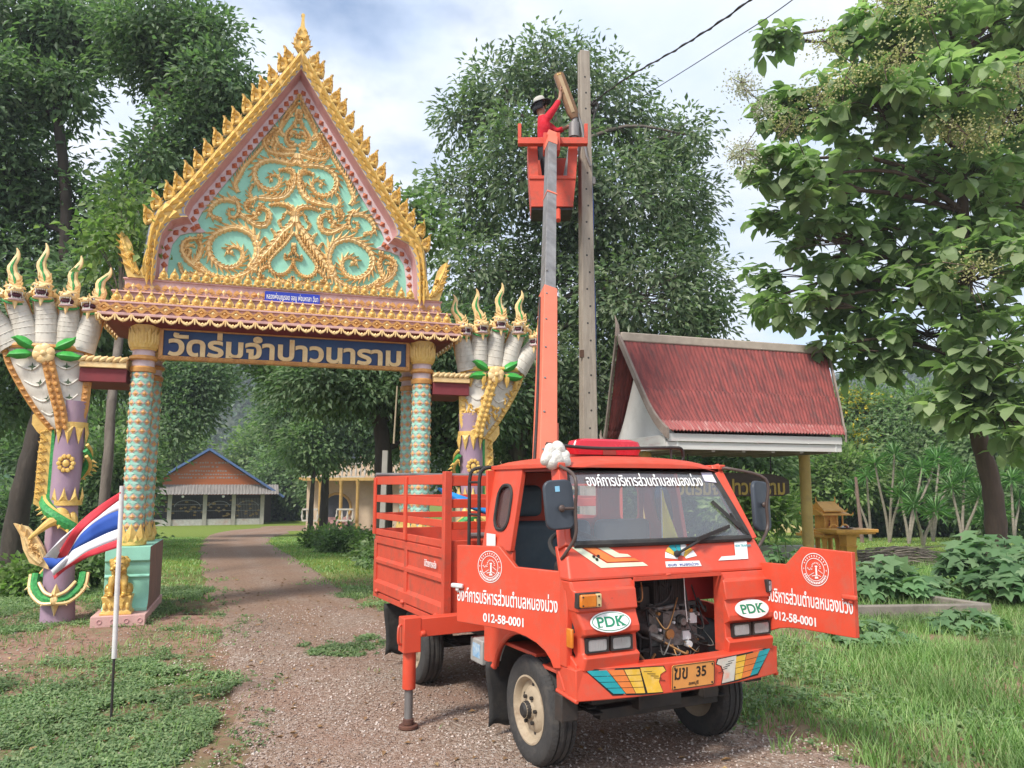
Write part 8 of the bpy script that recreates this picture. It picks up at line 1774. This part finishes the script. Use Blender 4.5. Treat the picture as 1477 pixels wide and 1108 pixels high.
for lab, px, py, Y, rx, ry, h, n, L0 in [('broad-leaved shrub beside the folded right door',1275,850,10.8,.62,.5,.62,120,.28),('broad-leaved shrub in the middle behind the concrete edging',1330,850,11.2,.5,.45,.34,60,.26),('tall broad-leaved shrub at the foot of the teak',1432,850,11.6,.72,.6,.92,170,.32),('broad-leaved shrub at the right edge',1485,860,10.6,.75,.6,.75,150,.30),('low broad-leaved shrub left behind the door top',1135,812,12.3,.45,.4,.75,60,.28),('broad-leaved clump creeping over the grass near the edging corner',1255,945,8.1,.42,.34,.22,60,.20),('broad-leaved weed in front of the concrete edging',1395,915,8.8,.4,.3,.24,50,.18)]:
    p = at(px, py, Y); squash(lab, (p.x, Y), rx, ry, h, n, L0)
p = at(1340, 800, 13.5)
bp_ = thing('brush_pile', 'heap of dry grey branches lying behind the offering table', 'brush pile', gpos(at(1300,790,16).x, 16)); g = MB()
for i in range(90):
    a = random.uniform(-.4, .5); L = random.uniform(.6, 1.7); x = random.uniform(-.9,.9); y = random.uniform(-.4,.4); z = random.uniform(.02,.34)*(1-abs(x)/1.6); g.tube([(x-L/2*math.cos(a),y,z+L*.16*math.sin(a)+.03),(x,y+random.uniform(-.1,.1),z+.10),(x+L/2*math.cos(a),y,max(.02,z-L*.3*math.sin(a)))], [.012,.010,.004], 4, cap=False)
g.build('branches', [mat('dead_wood', (.27,.23,.19), rough=.95, c2=(.17,.14,.11))], bp_)
for i, (px, py, Y, lab) in enumerate([(460,772,23,'low green shrub under the slim trunks left of the truck'),(500,775,21,'round low shrub left of the truck bed'),(528,782,19,'leafy shrub touching the rear of the truck bed'),(545,800,16,'weedy shrub beside the rear truck wheel'),(40,845,11.5,'dark weedy shrub at the left edge'),(115,835,12.5,'leafy weeds behind the serpent pillar foot')]):
    p = at(px, py, Y); B = Vector(gpos(p.x, Y)); R = thing('low_shrub', lab, 'shrub', B, 0, 'low shrubs at the lawn edge'); s_ = (.55,.6,.6,.45,.5,.55)[i]; bl = [((random.uniform(-.5,.5)*s_, random.uniform(-.4,.4)*s_, .3*s_+random.uniform(0,.25)*s_), .55*s_, .5*s_, .38*s_) for k in range(4)]
    V, F, Cs, Cb = foliage(bl, 2600, .12, .07, .16, 12, .1, shell=.3); npmesh('leaves', V, F, m_mid if i % 2 else m_light, R); g = MB()
    for k in range(12): g.tube([(0,0,0), tuple(Vector(Cs[k])*.5+Vector((0,0,.1))), tuple(Cs[k])], [.02,.012,.005], 4, cap=False)
    g.build('stems', [m_bark], R)

# ---- grass and ground cover
m_blade = leafmat('grass_blade', [(0.109,0.210,0.057),(0.160,0.275,0.080),(0.225,0.348,0.110),(0.362,0.435,0.209)], transl=.35, rough=.6); m_weed = leafmat('weed_leaf', [(0.098,0.163,0.068),(0.130,0.208,0.087),(0.182,0.260,0.112),(0.247,0.312,0.150)], transl=.3, rough=.6)
def scatter(n, x0, x1, y0, y1, keep, pw=1.5):
    x = RNG.uniform(x0, x1, n); y = y0 + (y1-y0)*RNG.random(n)**pw; k = keep(x, y); return x[k], y[k]
def blades(name, x, y, h, w_, m):
    n = len(x); a = RNG.random(n)*6.28; tl = .25+.55*RNG.random(n); D = unit(np.stack([np.cos(a)*tl, np.sin(a)*tl, np.ones(n)], -1)); h = h*(.45+.8*RNG.random(n)); C = np.stack([x, y, gza(x,y)-.01], -1); Sd = np.stack([-np.sin(a), np.cos(a), 0*a], -1)*w_/2
    T1 = C + D*(h*.55)[:,None]; T2 = C + D*h[:,None] + np.stack([np.cos(a), np.sin(a), -.35+0*a], -1)*(h*.35*tl)[:,None]; V = np.stack([C-Sd, C+Sd, T1+Sd*.8, T1-Sd*.8, T2], 1); b = (np.arange(n)*5)[:,None]; F = np.concatenate([b+np.array(t) for t in ([0,1,2],[0,2,3],[3,2,4])])
    return setp(npmesh(name, V.reshape(-1,3), F, m), kind='stuff')
def offroad(x, y): return ~on_road(x, y)
x, y = scatter(190000, .2, 9.5, 4.0, 15, lambda x, y: offroad(x, y) & (x < 1.2+y*.72) & (fbm(x,y,1.3,3)*1.7-.25 > RNG.random(len(x))), 1.7)
hgt = np.clip(.03 + .25*fbm(x, y, .9, 6)**2 + .09*np.clip((x-1.5-(y-4.5)*.4), 0, 1), .035, .28)
blades('tall_grass', x, y, hgt, .0075, m_blade)
x, y = scatter(60000, -16, 2, 11, 34, lambda x, y: offroad(x, y) & (np.abs(x) < 2+y*.75), 1.3); blades('lawn_grass', x, y, .07, .02, m_blade)
x, y = scatter(26000, 3, 24, 14, 36, lambda x, y: offroad(x, y), 1.2); blades('lawn_grass', x, y, .07, .022, m_blade)
def weeds(name, x, y, L, m, hz=.06):
    per = 5; n = len(x); C = np.repeat(np.stack([x, y, gza(x,y) + hz*RNG.random(n)*vnoise(x,y,2,2)*1.6], -1), per, 0) + RNG.normal(size=(n*per,3))*np.array([.018,.018,.008]); d = rdir(n*per); d[:,2] = np.abs(d[:,2])*.35; N = unit(rdir(n*per)*.4+np.array([0,-.25,1])); V, F = leaves(C, d, N, L*(.6+.7*RNG.random(n*per)), L*.62, .15); return setp(npmesh(name, V, F, m), kind='stuff')
x, y = scatter(170000, -7.5, -1.2, 3.8, 12.5, lambda x, y: offroad(x+.15, y) & (np.abs(x) < 1.4+y*.72) & (np.clip(fbm(x, y, .8, 12)*2.4 + fbm(x, y, 3.5, 15)*1.8 - 1.75 - 1.1*np.exp(-((y-8.1)/.8)**2)*(x < -2.4) + .35*(y < 6.5), .03, 1)**1.3*np.clip(vnoise(x, y, 7, 41)*2.2-.25, .05, 1) > RNG.random(len(x))), 1.25)
weeds('ground_cover', x, y, .030, m_weed, .035)
x, y = scatter(16000, -7.5, -1.2, 3.8, 12.5, lambda x, y: offroad(x+.1, y) & (np.abs(x) < 1.4+y*.72) & (fbm(x, y, .8, 12) > .42), 1.2); blades('grass_tufts', x, y, .09, .008, m_blade)
x, y = scatter(9000, -2.4, -.8, 7.0, 9.2, lambda x, y: (((x+1.55)/.62)**2 + ((y-8.0)/.75)**2 < 1.0*vnoise(x,y,5,2)) & (vnoise(x,y,9,7) > .35), 1.0); weeds('grass_patch', x[:700], y[:700], .035, m_weed, .02); blades('grass_patch', x[:1400], y[:1400], .05, .007, m_blade)
x, y = scatter(60000, -6, 4.5, 3.9, 14, lambda x, y: (~offroad(x, y)) & (offroad(x+.30*RNG.random(len(x)), y) | offroad(x-.30*RNG.random(len(x)), y)) & (RNG.random(len(x)) < .55), 1.4); blades('verge_weeds', x, y, .05, .008, m_blade); weeds('verge_weeds', x[::3], y[::3], .035, m_weed, .03)
x, y = scatter(5000, -4.2, 1.6, 4.6, 12, lambda x, y: (~offroad(x, y)) & (vnoise(x, y, 2.6, 21) > .80) & (~((x > -.2) & (y < 8) & (x < 1.6))), 1.3); blades('stray_weeds', x, y, .05, .008, m_blade)
x, y = scatter(16000, .8, 8.5, 4.0, 11, lambda x, y: offroad(x, y) & (x < 1.2+y*.72) & (fbm(x, y, 1.6, 33) > .5), 1.5); weeds('ground_cover', x, y, .04, m_weed)

# dry fallen leaves on the drive and soil
m_dry = leafmat('dry_leaf', [(.22,.12,.05),(.32,.19,.09),(.16,.09,.05),(.40,.28,.13)], transl=.1, rough=.8)
x, y = scatter(900, -6, 4, 3.9, 14, lambda x, y: np.abs(x) < 1.4+y*.7, 1.4); n = len(x); C = np.stack([x, y, gza(x, y) + .018], -1); d = rdir(n); d[:,2] *= .15
V, F = leaves(C, d, unit(np.array([0,0,1.0]) + rdir(n)*.35), .03+.05*RNG.random(n), .03, .25); setp(npmesh('fallen_leaves', V, F, m_dry), kind='stuff')
# ---- the air: thin even haze round the whole place
hz = MB(); hz.box(-420, 420, -14, 470, -3.5, 125)
hm = bpy.data.materials.new('haze_air'); hm.use_nodes = True; ht_ = hm.node_tree; ht_.nodes.remove(ht_.nodes['Principled BSDF'])
pv = ht_.nodes.new('ShaderNodeVolumePrincipled'); pv.inputs['Color'].default_value = (.86, .92, 1.0, 1); pv.inputs['Density'].default_value = 0.0010; pv.inputs['Anisotropy'].default_value = 0.2
ht_.links.new(pv.outputs[0], ht_.nodes['Material Output'].inputs['Volume'])
setp(hz.build('haze', [hm]), kind='stuff')
S.cycles.volume_bounces = 0
